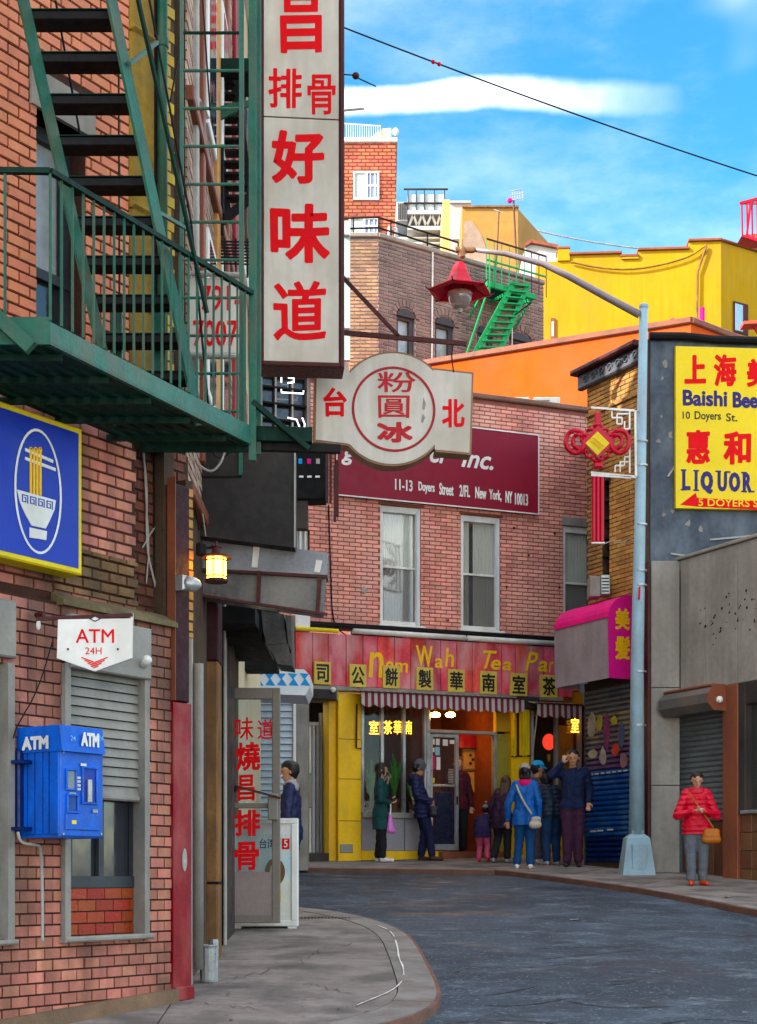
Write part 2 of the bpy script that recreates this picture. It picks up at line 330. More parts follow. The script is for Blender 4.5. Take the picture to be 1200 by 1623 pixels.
GLY = {}
def glyph(s, shear=0):
    if (s, shear) in GLY: return GLY[(s, shear)]
    c = bpy.data.curves.new('text', 'FONT'); c.body = s; c.shear = shear; c.resolution_u = 3
    o = bpy.data.objects.new('text', c); COL.objects.link(o); bpy.context.view_layer.update()
    me = bpy.data.meshes.new_from_object(o.evaluated_get(bpy.context.evaluated_depsgraph_get()))
    V = [(v.co.x, v.co.y) for v in me.vertices]; Fc = [tuple(p.vertices) for p in me.polygons]
    cnt = {}
    for p in Fc:
        for i in range(len(p)):
            e = tuple(sorted((p[i], p[(i + 1) % len(p)]))); cnt[e] = cnt.get(e, 0) + 1
    B = [e for e, k in cnt.items() if k == 1]
    bpy.data.objects.remove(o); bpy.data.curves.remove(c); bpy.data.meshes.remove(me)
    GLY[(s, shear)] = (V, Fc, B); return GLY[(s, shear)]
def text(parent, s, F, u0, u1, v0, v1, w, m, bold=0, name='lettering', shear=0, dv=0, per=True, label=None, warp=0):
    """flat lettering fitted to a rectangle of a plane; dv lifts the right end"""
    V, Fc, B = glyph(s, shear); xs = [v[0] for v in V]; ys = [v[1] for v in V]
    x0, x1, y0, y1 = min(xs), max(xs), min(ys), max(ys); b = bold
    f = lambda v: (u0 + b + (v[0] - x0) / (x1 - x0) * (u1 - u0 - 2 * b), v0 + b + (v[1] - y0) / (y1 - y0) * (v1 - v0 - 2 * b) + dv * (v[0] - x0) / (x1 - x0))
    if warp:
        f0 = f
        def f(v):
            a, c = f0(v); tx = (a - u0) / (u1 - u0) - .5; ty = (c - v0) / (v1 - v0) - .5
            return a + warp * (u1 - u0) * (.5 * ty * tx + .35 * ty * ty), c + warp * (v1 - v0) * (.9 * tx * (.5 + tx))
    Q = [f(v) for v in V]; mb = MB(); mb.add([F.pt(*q, w) for q in Q], Fc)
    if b:
        for i, (a, c) in enumerate(B):
            p, q = Vector(Q[a]), Vector(Q[c]); t = q - p
            if t.length < 1e-6: continue
            t.normalize(); n = Vector((-t.y, t.x)) * b; e = t * b * .45; ww = w + .0003 + (i % 9) * .00006
            mb.add([F.pt(*(p - n * .8 - e), ww), F.pt(*(q - n * .8 + e), ww), F.pt(*(q + n * .8 + e), ww), F.pt(*(p + n * .8 - e), ww)], [(0, 1, 2, 3)])
    return mb.to(parent, name, m, label=label)
def textpx(parent, s, F, x0, x1, yt, yb, w, m, bold=0, **k):
    f = F.off(w); xm = (x0 + x1) / 2; u0, u1 = f.u(x0), f.u(x1)
    return text(parent, s, F, u0, u1, f.v(xm, yb), f.v(xm, yt), w, m, bold * (u1 - u0) / max(1, len(s)), **k)

def clip(poly, a, b, c):
    """keep the part of a polygon where a*x + b*y <= c"""
    out = []
    for i in range(len(poly)):
        p, q = poly[i], poly[(i + 1) % len(poly)]; dp, dq = a * p[0] + b * p[1] - c, a * q[0] + b * q[1] - c
        if dp <= 0: out.append(p)
        if (dp < 0 < dq) or (dq < 0 < dp):
            t = dp / (dp - dq); out.append((p[0] + (q[0] - p[0]) * t, p[1] + (q[1] - p[1]) * t))
    return out
UB = {}
def unit_brick(m, dep):
    """shared brick 1 x bh x dep with slightly chamfered face"""
    if (m.name, dep) in UB: return UB[(m.name, dep)]
    mb = MB(); mb.bev(WF, 0, 1, 0, 1, -dep, 0, .004); me = bpy.data.meshes.new('brick'); me.from_pydata(mb.V, [], mb.F); me.materials.append(m)
    me.update(); UB[(m.name, dep)] = me; return me
def bricks(parent, F, u0, u1, v0, v1, m, bl=.205, bh=.0677, j=.011, dep=.012, w=0, holes=(), parts=0, keep=None, name='brick', vphase=0, headers=False):
    """real bricks proud of a mortar bed; first `parts` of them single objects, the rest one joined part"""
    base = BASE[parent.name]; cells = []
    r0 = int(math.floor((v0 - vphase) / bh)); r = r0
    rnd = random.Random(int(abs(u0 * 100) + abs(v0 * 10)) + len(name))
    while vphase + r * bh < v1:
        a, b = max(v0, vphase + r * bh + j / 2), min(v1, vphase + (r + 1) * bh - j / 2)
        L_ = bl / 2 if headers and r % 6 == 0 else bl
        u = math.floor(u0 / L_) * L_ + (L_ / 2 if r % 2 else 0) - L_
        while u < u1:
            c, d = max(u0, u + j / 2), min(u1, u + L_ - j / 2); u += L_
            if d - c < .03 or b - a < .015: continue
            segs = [(c, d)]
            for (h0, h1, g0, g1) in holes:
                if b <= g0 + .01 or a >= g1 - .01: continue
                ns = []
                for (p, q) in segs:
                    if q <= h0 or p >= h1: ns.append((p, q)); continue
                    if h0 - p > .03: ns.append((p, h0))
                    if q - h1 > .03: ns.append((h1, q))
                segs = ns
            for (p, q) in segs:
                if keep is None or keep((p + q) / 2, (a + b) / 2): cells.append((p, q, a, b))
        r += 1
    if parts:
        cx = lambda c: F.pt((c[0] + c[1]) / 2, (c[2] + c[3]) / 2)
        def score(c):
            p = cx(c); x = 600 + p.x / p.y * FPX; y = HOR - (p.z - CAMZ) / p.y * FPX
            return (0 if (0 < x < 1200 and 0 < y < 1623) else 1000) + p.y
        cells.sort(key=score); me = unit_brick(m, dep)
        rot = Matrix(((F.U.x, -F.N.x, 0), (F.U.y, -F.N.y, 0), (0, 0, 1))).to_euler()
        for (p, q, a, b) in cells[:parts]:
            o = bpy.data.objects.new(name, me); COL.objects.link(o); o.parent = parent
            o.location = F.pt(p, a, w + rnd.uniform(-.005, .003)) - base; o.rotation_euler = rot; o.scale = (q - p, 1, b - a)
        cells = cells[parts:]
    if cells:
        mb = MB(); ch = .003
        for (p, q, a, b) in cells:
            e = w + rnd.uniform(-.004, .002)
            mb.add([F.pt(p, a, e - dep), F.pt(q, a, e - dep), F.pt(q, b, e - dep), F.pt(p, b, e - dep), F.pt(p + ch, a + ch, e), F.pt(q - ch, a + ch, e), F.pt(q - ch, b - ch, e), F.pt(p + ch, b - ch, e)],
                   [(4, 5, 6, 7), (0, 1, 5, 4), (1, 2, 6, 5), (2, 3, 7, 6), (3, 0, 4, 7)])
        mb.to(parent, 'brickwork', m, kind='stuff')
def wall_with_holes(mb, F, u0, u1, v0, v1, w0, w1, holes):
    us = sorted({u0, u1, *[min(max(h[0], u0), u1) for h in holes], *[min(max(h[1], u0), u1) for h in holes]})
    for a, b in zip(us, us[1:]):
        if b - a < 1e-5: continue
        hs_ = sorted([(h[2], h[3]) for h in holes if h[0] < (a + b) / 2 < h[1]]); v = v0
        for g0, g1 in hs_:
            if g0 > v: mb.box(F, a, b, v, g0, w0, w1)
            v = max(v, g1)
        if v1 > v: mb.box(F, a, b, v, v1, w0, w1)
    return mb
m_moss = mat('mossy_brick', (.17, .10, .055), .9, .3, 3, .6, 60, isl=.3, dirt=((.07, .06, .03), .8, 3))
def rails(mb, pts, r): return mb.tube(pts, r, n=6)
#MAIN
# ------------------------------------------------------------ road, pavements
RD = .07
mb = MB()
def zr(y): return gz(y) - RD
ys = [-12, 32, 60, 400]
for a, b in zip(ys, ys[1:]): mb.quad((-300, a, zr(a)), (300, a, zr(a)), (300, b, zr(b)), (-300, b, zr(b)))
road = mb.to(None, 'road', m_asph, kind='structure')
def gp(px, py): g = G(px, py); return (g.x, g.y)
kl = [(-2.6, 20.2), (-1.75, 18.6), (-1.25, 17.0), gp(470, 1438), gp(520, 1443), gp(575, 1453), gp(618, 1466), gp(648, 1483), gp(664, 1508), gp(680, 1538), gp(690, 1560), gp(693, 1578), gp(680, 1595), gp(640, 1612), gp(560, 1632), gp(380, 1665), (-2.0, 5.0), (-4.2, 2.0), (-8, -3)]
def smooth(p, it=2):
    for _ in range(it):
        q = [p[0]]
        for a, b in zip(p, p[1:]): q += [(a[0] * .75 + b[0] * .25, a[1] * .75 + b[1] * .25), (a[0] * .25 + b[0] * .75, a[1] * .25 + b[1] * .75)]
        p = q + [p[-1]]
    return p
kl = smooth(kl)
def offset(p, d):
    out = []
    for i in range(len(p)):
        a = Vector(p[max(0, i - 1)]); b = Vector(p[min(len(p) - 1, i + 1)]); t = (b - a).normalized(); out.append((p[i][0] + t.y * d, p[i][1] - t.x * d))
    return out
kr = [gp(785, 1379), gp(830, 1383), gp(900, 1392), gp(1000, 1405), gp(1100, 1422), gp(1200, 1443), (5.3, 13.0), (7.5, 8.5), (12, 0)]
kr = smooth(kr)
kf = [(-9.0, 22.2)] + [gp(300, 1374.5), gp(470, 1375), gp(785, 1379)]
side_far = kf + kr[1:] + [(20, 0), (20, 31), (-9, 31)]
def strip(a, b, m, parent, name, t, lift=0, kind=None):
    q = MB(); n = len(a)
    for i in range(n - 1):
        A, B_, C_, D_ = a[i], a[i + 1], b[i + 1], b[i]
        q.hexa([(A[0], A[1], gz(A[1]) - t), (B_[0], B_[1], gz(B_[1]) - t), (C_[0], C_[1], gz(C_[1]) - t), (D_[0], D_[1], gz(D_[1]) - t),
                (A[0], A[1], gz(A[1]) + lift), (B_[0], B_[1], gz(B_[1]) + lift), (C_[0], C_[1], gz(C_[1]) + lift), (D_[0], D_[1], gz(D_[1]) + lift)])
    return q.to(parent, name, m, kind=kind)
# near pavement on the left
sideL = structure('pavement')
inn = offset(kl, .26)
cen = sum(1 for _ in kl)
if Vector(inn[len(inn) // 2]).x > Vector(kl[len(kl) // 2]).x: inn = offset(kl, -.26)
bed = [(x, y) for x, y in inn] + [(-12, -3), (-12, 20.2)]
MB().poly_z(bed, lambda y: gz(y) - .012, .2).to(sideL, 'pavement_bed', m_mortDk)
def kerb_stones(a, b, par, lift, length=1.0):
    i = 0
    while i < len(a) - 1:
        j = i; d = 0
        while j < len(a) - 1 and d < length: d += (Vector(a[j + 1]) - Vector(a[j])).length; j += 1
        sa, sb = [tuple(q) for q in a[i:j + 1]], [tuple(q) for q in b[i:j + 1]]
        def cut(p): p = list(p); e = Vector(p[-1]) - Vector(p[-2]); p[-1] = tuple(Vector(p[-1]) - e.normalized() * min(.012, e.length * .5)); return p
        strip(cut(sa), cut(sb), m_kerb, par, 'kerb_stone', .2, lift + random.uniform(-.003, .003)); i = j
kerb_stones(kl, inn, sideL, .004)
edge = offset(kl, -.03) if Vector(offset(kl, -.03)[len(kl) // 2]).x > kl[len(kl) // 2][0] else offset(kl, .03)
strip(edge, kl, m_ksteel, sideL, 'kerb_edge_plate', .2, -.006)
DA = .68
def slabs(poly, parent, ox, oy, ax, sx, sy, lo_, hi_, name='paving_slab'):
    ca, sa = math.cos(ax), math.sin(ax)
    for i in range(*lo_):
        for j in range(*hi_):
            g = .006; q = list(poly)
            x0, x1, y0, y1 = ox + i * sx + g, ox + (i + 1) * sx - g, oy + j * sy + g, oy + (j + 1) * sy - g
            for (a, b, c) in ((ca, sa, x1), (-ca, -sa, -x0), (-sa, ca, y1), (sa, -ca, -y0)):
                q = clip(q, a, b, c)
                if len(q) < 3: break
            if len(q) < 3: continue
            area = abs(sum(q[k][0] * q[(k + 1) % len(q)][1] - q[(k + 1) % len(q)][0] * q[k][1] for k in range(len(q)))) / 2
            if area < .02: continue
            cy = sum(p[1] for p in q) / len(q); cx = sum(p[0] for p in q) / len(q)
            X = 600 + cx / max(cy, .5) * FPX
            if cy < 6.5 or not -150 < X < 1350: continue
            e = random.uniform(-.003, .003)
            MB().poly_z(q, lambda y: gz(y) + e, .03).to(parent, name, m_walk)
slabs([(x, y) for x, y in offset(inn, .008 if inn != offset(kl, -.26) else -.008)] + [(-12, -3), (-12, 20.2)], sideL, -1.0, 0, R(2), 2.6, 1.3, (-7, 3), (3, 16))
# pale cracked paint running beside the kerb
mb = MB(); pk = [(600, 1468), (622, 1478), (630, 1500), (632, 1520), (640, 1535), (640, 1555), (622, 1572), (590, 1585), (566, 1595)]
pk = smooth([gp(*p) for p in pk], 2)
for i in range(len(pk) - 1):
    if random.random() < .15: continue
    a, b = Vector(pk[i]), Vector(pk[i + 1]); t = (b - a).normalized(); n = Vector((-t.y, t.x)) * random.uniform(.003, .008)
    mb.quad(*[(p.x, p.y, gz(p.y) + .009) for p in (a - n, b - n, b + n, a + n)])
mb.to(sideL, 'paint_trace', m_white)
# hairline cracks, gum spots and leaf scraps on the near pavement
rc_ = random.Random(11); mb = MB()
for (x0, y0, x1, y1) in ((330, 1560, 470, 1530), (470, 1530, 520, 1500), (300, 1590, 420, 1600), (480, 1560, 560, 1575), (400, 1502, 560, 1498)):
    n = 14; pp = [Vector(gp(x0 + (x1 - x0) * k / n + rc_.uniform(-4, 4), y0 + (y1 - y0) * k / n + rc_.uniform(-2.5, 2.5))) for k in range(n + 1)]
    for a, b in zip(pp, pp[1:]):
        t = (b - a).normalized(); n_ = Vector((-t.y, t.x)) * rc_.uniform(.0015, .004); mb.quad(*[(p.x, p.y, gz(p.y) + .006) for p in (a - n_, b - n_, b + n_, a + n_)])
mb.to(sideL, 'crack', m_mortDk, kind='stuff')
mb = MB()
for k in range(60):
    g_ = G(rc_.uniform(290, 640), rc_.uniform(1490, 1618)); r_ = rc_.uniform(.006, .018)
    if g_.x > .0: continue
    mb.add([(g_.x + r_ * math.cos(a) * rc_.uniform(.7, 1.2), g_.y + r_ * math.sin(a) * rc_.uniform(.7, 1.4), gz(g_.y) + .007) for a in (0, 1, 2.1, 3.1, 4.2, 5.2)], [(0, 1, 2, 3, 4, 5)])
mb.to(sideL, 'gum_spot', m_char, kind='stuff')
# far pavement and the right one
sideR = structure('pavement.001')
MB().poly_z(side_far, lambda y: gz(y) - .012, .2).to(sideR, 'pavement_bed', m_mortDk)
kfr = kf + kr[1:]; ko = offset(kfr, -.16)
if ko[2][1] < kfr[2][1]: ko = offset(kfr, .16)
kerb_stones(kfr, ko, sideR, .004, 1.2)
ke = offset(kfr, .025) if offset(kfr, .025)[2][1] < kfr[2][1] else offset(kfr, -.025)
strip(ke, kfr, m_ksteel, sideR, 'kerb_edge_plate', .2, -.004)
slabs(ko + [(20, 0), (20, 31), (-9, 31)], sideR, 0, 0, R(-28), 1.5, 1.5, (-10, 14), (4, 24))
# steel grating strip in the near pavement
gr = MB(); a = G(474, 1452); 
for i in range(16):
    x = a.x + i * .034; gr.box(at_depth(0), x, x + .016, gz(14.9) + .002, gz(14.9) + .008, -15.1, -14.85)
gr.to(sideL, 'grating_bar', m_iron, kind='stuff')
# tar lines and faint patches in the road
mb = MB()
for pts in ([(760, 1570), (830, 1572), (900, 1560)], [(880, 1560), (960, 1575), (1060, 1572)], [(700, 1555), (780, 1556), (850, 1542)], [(860, 1500), (1000, 1488), (1020, 1486)], [(850, 1484), (905, 1483), (1000, 1481)], [(960, 1535), (1010, 1531), (1003, 1536), (960, 1540)], [(690, 1600), (790, 1590), (930, 1603)], [(720, 1520), (760, 1512), (830, 1514), (900, 1508)], [(1040, 1600), (1110, 1590), (1200, 1596)], [(560, 1420), (660, 1412), (780, 1418)]):
    pp = smooth([gp(x, y + 7) for x, y in pts], 3)
    for i in range(len(pp) - 1):
        a, b = Vector(pp[i]), Vector(pp[i + 1]); t = (b - a).normalized(); n = Vector((-t.y, t.x)) * random.uniform(.004, .010)
        mb.quad(*[(p.x, p.y, zr(p.y) + .004) for p in (a - n, b - n, b + n, a + n)])
mb.to(road, 'tar_seam', m_char)

# ------------------------------------------------------------ LEFT: near brick building
A = Fr(-1.341, 9.54, DA, 1)
bA = thing('brick_building', 'salmon brick building nearest on the left, behind the blue cash machine', 'building', (-1.9, 8.9, gz(8.9)))
ug = lambda px: A.u(px)
vA = lambda px, py: A.v(px, py)
shutH = (ug(98), ug(232), vA(165, 1482), vA(165, 1062))     # window with shutter
leftH = (ug(-190), ug(18), vA(0, 1490), vA(0, 1050))
upH = (ug(68), ug(147), vA(107, 560), vA(107, 188))
rec = (ug(226), ug(272), vA(249, 972), vA(249, 765))         # dark recess with wires
vl = vA(180, 972)                                            # ledge height
# mortar bed / wall body
U0 = -13.0; Uc = ug(214); Uq = ug(271.5)
mb = wall_with_holes(MB(), A, U0, Uq, -.5, vl, -.35, -.012, [shutH, leftH]); mb.to(bA, 'wall', m_mortA)
mb = wall_with_holes(MB(), A, U0, ug(225), vl, 15, -.40, -.062, [upH]); mb.to(bA, 'upper_wall', m_mortA)
zpl = gz(7.6) - .05
bricks(bA, A, ug(-330), Uq, zpl, vl - .02, m_brickA, holes=[shutH, leftH], parts=300, bl=.128)
bricks(bA, A, ug(-330), ug(225), vl + .04, vA(100, 560), m_brickA, w=-.05, bl=.15)
bricks(bA, A, ug(-330), Uc, vA(100, 560), 9.2, m_brickAu, w=-.05, bl=.165, bh=.0677, holes=[upH, (upH[0] - .06, upH[1] + .06, upH[3], upH[3] + .24)])
# deep body behind (rest of the building)
q = MB(); o0, o1 = A.pt(U0, 0, -.41), A.pt(ug(226), 0, -.41)
q.poly_z([(o0.x, o0.y), (o1.x, o1.y), (-1.75, 10.2), (-9, 18.5), (-24, 10), (-20, -8)], lambda y: 15, 15.3); q.to(bA, 'rear_body', m_mortA)
# pilaster faces standing slightly proud either side of the shuttered window
for x0, x1 in ((19, 97), (233, 271)):
    for k in range(0): pass
yq = lambda u: A.pt(u, 0).y
MB().prism(A, [(U0, gz(yq(U0)) - .3), (Uq + .02, gz(yq(Uq)) - .3), (Uq + .02, gz(yq(Uq)) + .085), (U0, gz(yq(U0)) + .095)], -.02, .05).to(bA, 'plinth', mat('stained_plinth', (.22, .14, .09), .9, .2, 2, .6, 50, dirt=((.10, .07, .05), .6, 1.5)))
# sloping ledge, stained
mb = MB(); v0 = vl
mb.hexa([A.pt(ug(92), v0 - .02, .05), A.pt(Uq + .01, v0 - .02, .05), A.pt(Uq + .01, v0 - .02, -.06), A.pt(ug(92), v0 - .02, -.06), A.pt(ug(92), v0 + .01, .05), A.pt(Uq + .01, v0 + .01, .05), A.pt(Uq + .01, v0 + .07, -.06), A.pt(ug(92), v0 + .07, -.06)])
mb.to(bA, 'ledge', mat('mossy_ledge', (.14, .11, .06), .95, .3, 4, .6, 50))
bricks(bA, A, ug(92), ug(225), vl + .08, vl + .36, m_moss, w=-.03, bl=.15)
# shuttered window
def window_recess(T, F, h, m, d=.16):
    mb = MB(); mb.box(F, h[0], h[1], h[2], h[3], -d - .05, -d); mb.to(T, 'window_back', m)
su0, su1, sv0, sv1 = shutH
fw = .045
win = MB().box(A, su0, su0 + fw, sv0, sv1, -.15, .03).box(A, su1 - fw, su1, sv0, sv1, -.15, .03).to(bA, 'window_frame', m_greyp)
MB().bev(A, su0 - .02, su1 + .02, sv0 - .035, sv0, -.15, .06, .01).to(win, 'sill', m_greyp)
gvb = A.v(160, 1258)
n = 13; hh = (sv1 - gvb) / n
for i in range(n):
    v = gvb + i * hh; mb = MB()
    mb.hexa([A.pt(su0 + fw, v, -.02), A.pt(su1 - fw, v, -.02), A.pt(su1 - fw, v, -.05), A.pt(su0 + fw, v, -.05), A.pt(su0 + fw, v + hh - .006, -.036), A.pt(su1 - fw, v + hh - .006, -.036), A.pt(su1 - fw, v + hh - .006, -.05), A.pt(su0 + fw, v + hh - .006, -.05)])
    mb.to(win, 'shutter_slat', m_greyp)
MB().bev(A, su0 + fw, su1 - fw, gvb - .035, gvb, -.055, .0, .01).to(win, 'shutter_bar', m_greyp)
vb0, vb1 = A.v(160, 1466), A.v(160, 1407)
MB().box(A, su0, su1, sv0, sv1, -.34, -.30).to(win, 'dark_room', m_black)
MB().box(A, su0 + fw, su1 - fw, vb1 + .03, gvb + .02, -.115, -.105).to(win, 'glass', m_dglass)
mb = MB(); fm = A.off(-.09)
for x0, x1 in ((104, 111), (153, 161), (206, 214)): mb.box(A, fm.u(x0), fm.u(x1), vb1, gvb, -.10, -.07)
mb.box(A, fm.u(104), fm.u(214), vb1, vb1 + .07, -.10, -.06).to(win, 'sash', mat('dark_sash', (.035, .04, .045), .4, .2, 4, .1))
MB().box(A, su0 + fw, su1 - fw, sv0, vb1, -.12, -.075).to(win, 'apron_mortar', m_mortA)
bw = thing  # noqa
def bricks_sub(par, root, F, u0, u1, v0, v1, m, rows, bl, w, name='brick'):
    hgt = (v1 - v0) / rows; base = BASE[root.name]; me = unit_brick(m, .012); rot = Matrix(((F.U.x, -F.N.x, 0), (F.U.y, -F.N.y, 0), (0, 0, 1))).to_euler()
    for r in range(rows):
        u = u0 - (bl / 2 if r % 2 else 0)
        while u < u1:
            a, b = max(u, u0) + .003, min(u + bl, u1) - .003; u += bl
            if b - a < .02: continue
            o = bpy.data.objects.new(name, me); COL.objects.link(o); o.parent = par; o.location = F.pt(a, v0 + r * hgt + .004, w) - base; o.rotation_euler = rot; o.scale = (b - a, 1, hgt - .009)
bricks_sub(win, bA, A, su0 + fw, su1 - fw, sv0, vb1, m_brickR, 4, .15, -.065)
# metal panel above the shutter
gp0 = A.rect(104, 232, 990, 1068, 165)
MB().bev(A, ug(104), ug(232), gp0[2], gp0[3] + .02, 0, .05, .008).to(bA, 'signboard_blank', m_greyp)
# window at the frame edge
lw = MB().box(A, leftH[1] - .05, leftH[1], leftH[2], leftH[3], -.15, .03).box(A, leftH[0], leftH[0] + .05, leftH[2], leftH[3], -.15, .03).to(bA, 'window_frame', m_greyp)
MB().bev(A, leftH[0], leftH[1] + .02, leftH[2] - .03, leftH[2], -.15, .05, .01).to(lw, 'sill', m_greyp)
MB().box(A, leftH[0] + .05, leftH[1] - .05, leftH[2], leftH[3], -.13, -.11).to(lw, 'glass', m_dglass)
MB().bev(A, ug(-190), ug(18), A.v(0, 1042), A.v(0, 950), 0, .05, .01).to(lw, 'metal_fascia', m_greyp)
# upper window with stone lintel
u0, u1, v0, v1 = upH
wu = MB().prism(A, [(u0 - .05, v1), (u1 + .06, v1), (u1 + .06, v1 + .22), (u0 - .05, v1 + .22)], -.2, -.035).to(bA, 'lintel', m_stone)
uw = wall_with_holes(MB(), A, u0, u1, v0, v1, -.30, -.20, [(u0 + .06, u1 - .06, v0 + .06, v1 - .08)]).to(bA, 'window_frame', MATS['dark_sash'])
vm = A.v(107, 425)
MB().box(A, u0 + .05, u1 - .05, vm, v1, -.26, -.25).to(uw, 'upper_pane', mat('hazy_pane', (.38, .40, .40), .2, .15, 2, 0, spec=.8))
MB().box(A, u0 + .05, u1 - .05, v0, vm, -.24, -.23).to(uw, 'lower_pane', m_dglass)
MB().box(A, u0, u1, vm - .03, vm + .03, -.24, -.19).to(uw, 'meeting_rail', MATS['dark_sash'])
MB().bev(A, u0 - .04, u1 + .05, v0 - .06, v0, -.2, -.0, .01).to(bA, 'window_sill', m_stone)
# ochre corner pier, drainpipe, yellow brick strip
vT = 10.5; vB = A.v(230, 700)
MB().bev(A, Uc + .004, ug(254), vB, vT, -.30, -.035, .02).to(bA, 'corner_pier', m_stoney)
for py in (45, 325, 480):
    MB().bev(A, Uc - .004, ug(256), A.v(235, py + 12), A.v(235, py), -.30, -.015, .02).to(bA, 'pier_band', m_stoney)
MB().box(A, ug(254), ug(270), vB, vT, -.3, -.10).to(bA, 'pier_return', m_maroonp)
dp = thing('drainpipe', 'dark green drainpipe running down beside the ochre stone pier', 'drainpipe', A.pt(ug(262), vB, -.03))
cyl([A.pt(ug(261), vB, -.02), A.pt(ug(261), vT, -.02)], .034, n=12).to(dp, 'pipe', m_green, smooth=True)
for py in (60, 420, 600): cyl([A.pt(ug(261), A.v(261, py + 14), -.02), A.pt(ug(261), A.v(261, py), -.02)], .042, n=12).to(dp, 'collar', m_green)
yp = thing('yellow_brick_pier', 'narrow pier of mustard painted bricks rising behind the fire escape', 'pier', A.pt(ug(277), gz(9.9), 0))
MB().box(A, ug(270), ug(285.5), gz(10), vT, -.3, -.055).to(yp, 'mortar_core', m_mortDk)
bricks(yp, A, ug(270.5), ug(285), A.v(277, 700), 9.0, m_brickYel, bl=.11, bh=.077, w=-.045, parts=120)
# recess with wires, dark panels, red door edge
Ar = A.off(-.15)
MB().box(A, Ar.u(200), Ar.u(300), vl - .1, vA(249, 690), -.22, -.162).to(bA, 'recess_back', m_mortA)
bricks(bA, A, Ar.u(210), Ar.u(296), vl, vA(249, 690), mat('recess_brick', (.16, .065, .045), .85, .3, 3, .5, 60, isl=.3, dirt=((.02, .014, .012), .8, 2)), w=-.15, bl=.15)  # recess bricks in a darker colour with near-black blotches
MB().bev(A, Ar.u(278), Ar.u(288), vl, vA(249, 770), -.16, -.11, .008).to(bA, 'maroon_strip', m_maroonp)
bricks(bA, A, ug(226), ug(271.5), vl - .0, vl + .0, m_brickA)
MB().bev(A, ug(273.5), ug(297), A.v(285, 1112), A.v(285, 770), -.08, .02, .006).to(bA, 'maroon_panel', m_maroonp)
MB().box(A, ug(272.3), ug(273.2), A.v(285, 1112), A.v(285, 760), -.04, .03).to(bA, 'panel_trim', m_brownp)
MB().box(A, ug(298), ug(309), A.v(300, 1000), A.v(300, 760), -.3, -.02).to(bA, 'brick_jamb_core', m_mortDk)
bricks(bA, A, ug(298), ug(309), A.v(300, 1010), A.v(300, 770), m_brickY, bl=.12, w=-.012)
dr = thing('steel_door', 'narrow dark red steel door standing at the corner beside the brick pilaster', 'door', A.pt(ug(286), gz(9.8), 0))
MB().bev(A, ug(272.5), ug(301), gz(9.6) + .02, A.v(286, 1114), -.05, .02, .008).to(dr, 'door_leaf', m_dkred)
cyl([A.pt(ug(288), A.v(288, 1365), .02), A.pt(ug(288), A.v(288, 1365), .03)], .012).to(dr, 'lock_plate', m_steel)
MB().prism(A, [(ug(288) + .022 * math.cos(t * .524), A.v(288, 1363) + .075 * math.sin(t * .524)) for t in range(12)], .02, .028).to(dr, 'handle_plate', m_conduit)
MB().bev(A, ug(272), ug(302), gz(9.6) + .0, gz(9.6) + .09, .02, .04, .006).to(dr, 'kick_plate', m_dkred)
# wires in the recess
def wire(name, label, pts, r, m, cat='cable', group=None, it=2):
    pts = [Vector(p) for p in pts]
    for _ in range(it):
        q = [pts[0]]
        for a, b in zip(pts, pts[1:]): q += [a.lerp(b, .25), a.lerp(b, .75)]
        pts = q + [pts[-1]]
    o = MB().tube(pts, r, n=6).to(None, name, m, smooth=True); tag(o, label, cat, group); return o
Aw = A.off(-.135)
pA = lambda x, y: (lambda h: Aw.pt(h[0], h[1]))(Aw.hit(x, y))
wire('grey_cable', 'thick grey cable hanging down the left edge of the dark wall recess', [pA(225, 705), pA(233, 770), pA(232, 830), pA(234, 880), pA(247, 930), pA(252, 965)], .008, m_conduit, group=None)
wire('grey_cable', 'looped grey cable on the right side of the dark wall recess', [pA(262, 800), pA(254, 822), pA(262, 826), pA(258, 850), pA(262, 918)], .007, m_conduit)
for k_, (x_, y_, l_) in enumerate(((228, 690, 'thin pale cable running straight down beside the brick corner'), (243, 700, 'thin dark cable drooping at the back of the wall recess'))):
    wire('grey_cable', l_, [pA(x_, y_), pA(x_ + 2, y_ + 90), pA(x_ + 9 - 8 * k_, y_ + 170), pA(x_ + 4, y_ + 235)], .005, m_conduit if k_ == 0 else m_iron)
wire('grey_cable', 'thin curled cable crossing the middle of the dark wall recess', [pA(248, 832), pA(236, 850), pA(226, 868)], .005, m_conduit)

# building B: long weathered brick flank running away from us
B = Fr(-1.33, 10.25, -.004, 1)
bB = thing('weathered_building', 'weathered brown brick building seen edge-on behind the tall red lettered sign', 'building', (-1.33, 12, gz(12)))
LB = 4.1
MB().box(B, 0, LB, gz(10) - .1, 14, -6, -.014).to(bB, 'wall', m_mortDk)
bricks(bB, B, .0, LB, 4.2, 9.6, m_brickB)
for u, m2, wd in ((.35, m_conduit, .10), (.75, m_brownp, .12), (1.75, m_brickY, .2), (2.6, m_brownp, .15), (3.3, m_dkred, .18), (3.8, m_stone, .1)):
    MB().bev(B, u, u + wd, 4.6, 12, -.01, .035, .01).to(bB, 'pilaster_strip', m2)
for u, v in ((1.1, 7.3), (1.1, 5.2), (2.2, 7.6), (2.2, 5.4)):
    wf = MB().bev(B, u, u + .6, v, v + 1.3, -.01, .03, .01).to(bB, 'window_frame', m_white)
    MB().box(B, u + .07, u + .53, v + .07, v + 1.23, .03, .034).to(wf, 'glass', m_dglass)
for F_, v in ((B, 4.15), (B, 6.9)): MB().bev(F_, 0, LB, v, v + .1, -.01, .05, .01).to(bB, 'string_course', m_brownp)
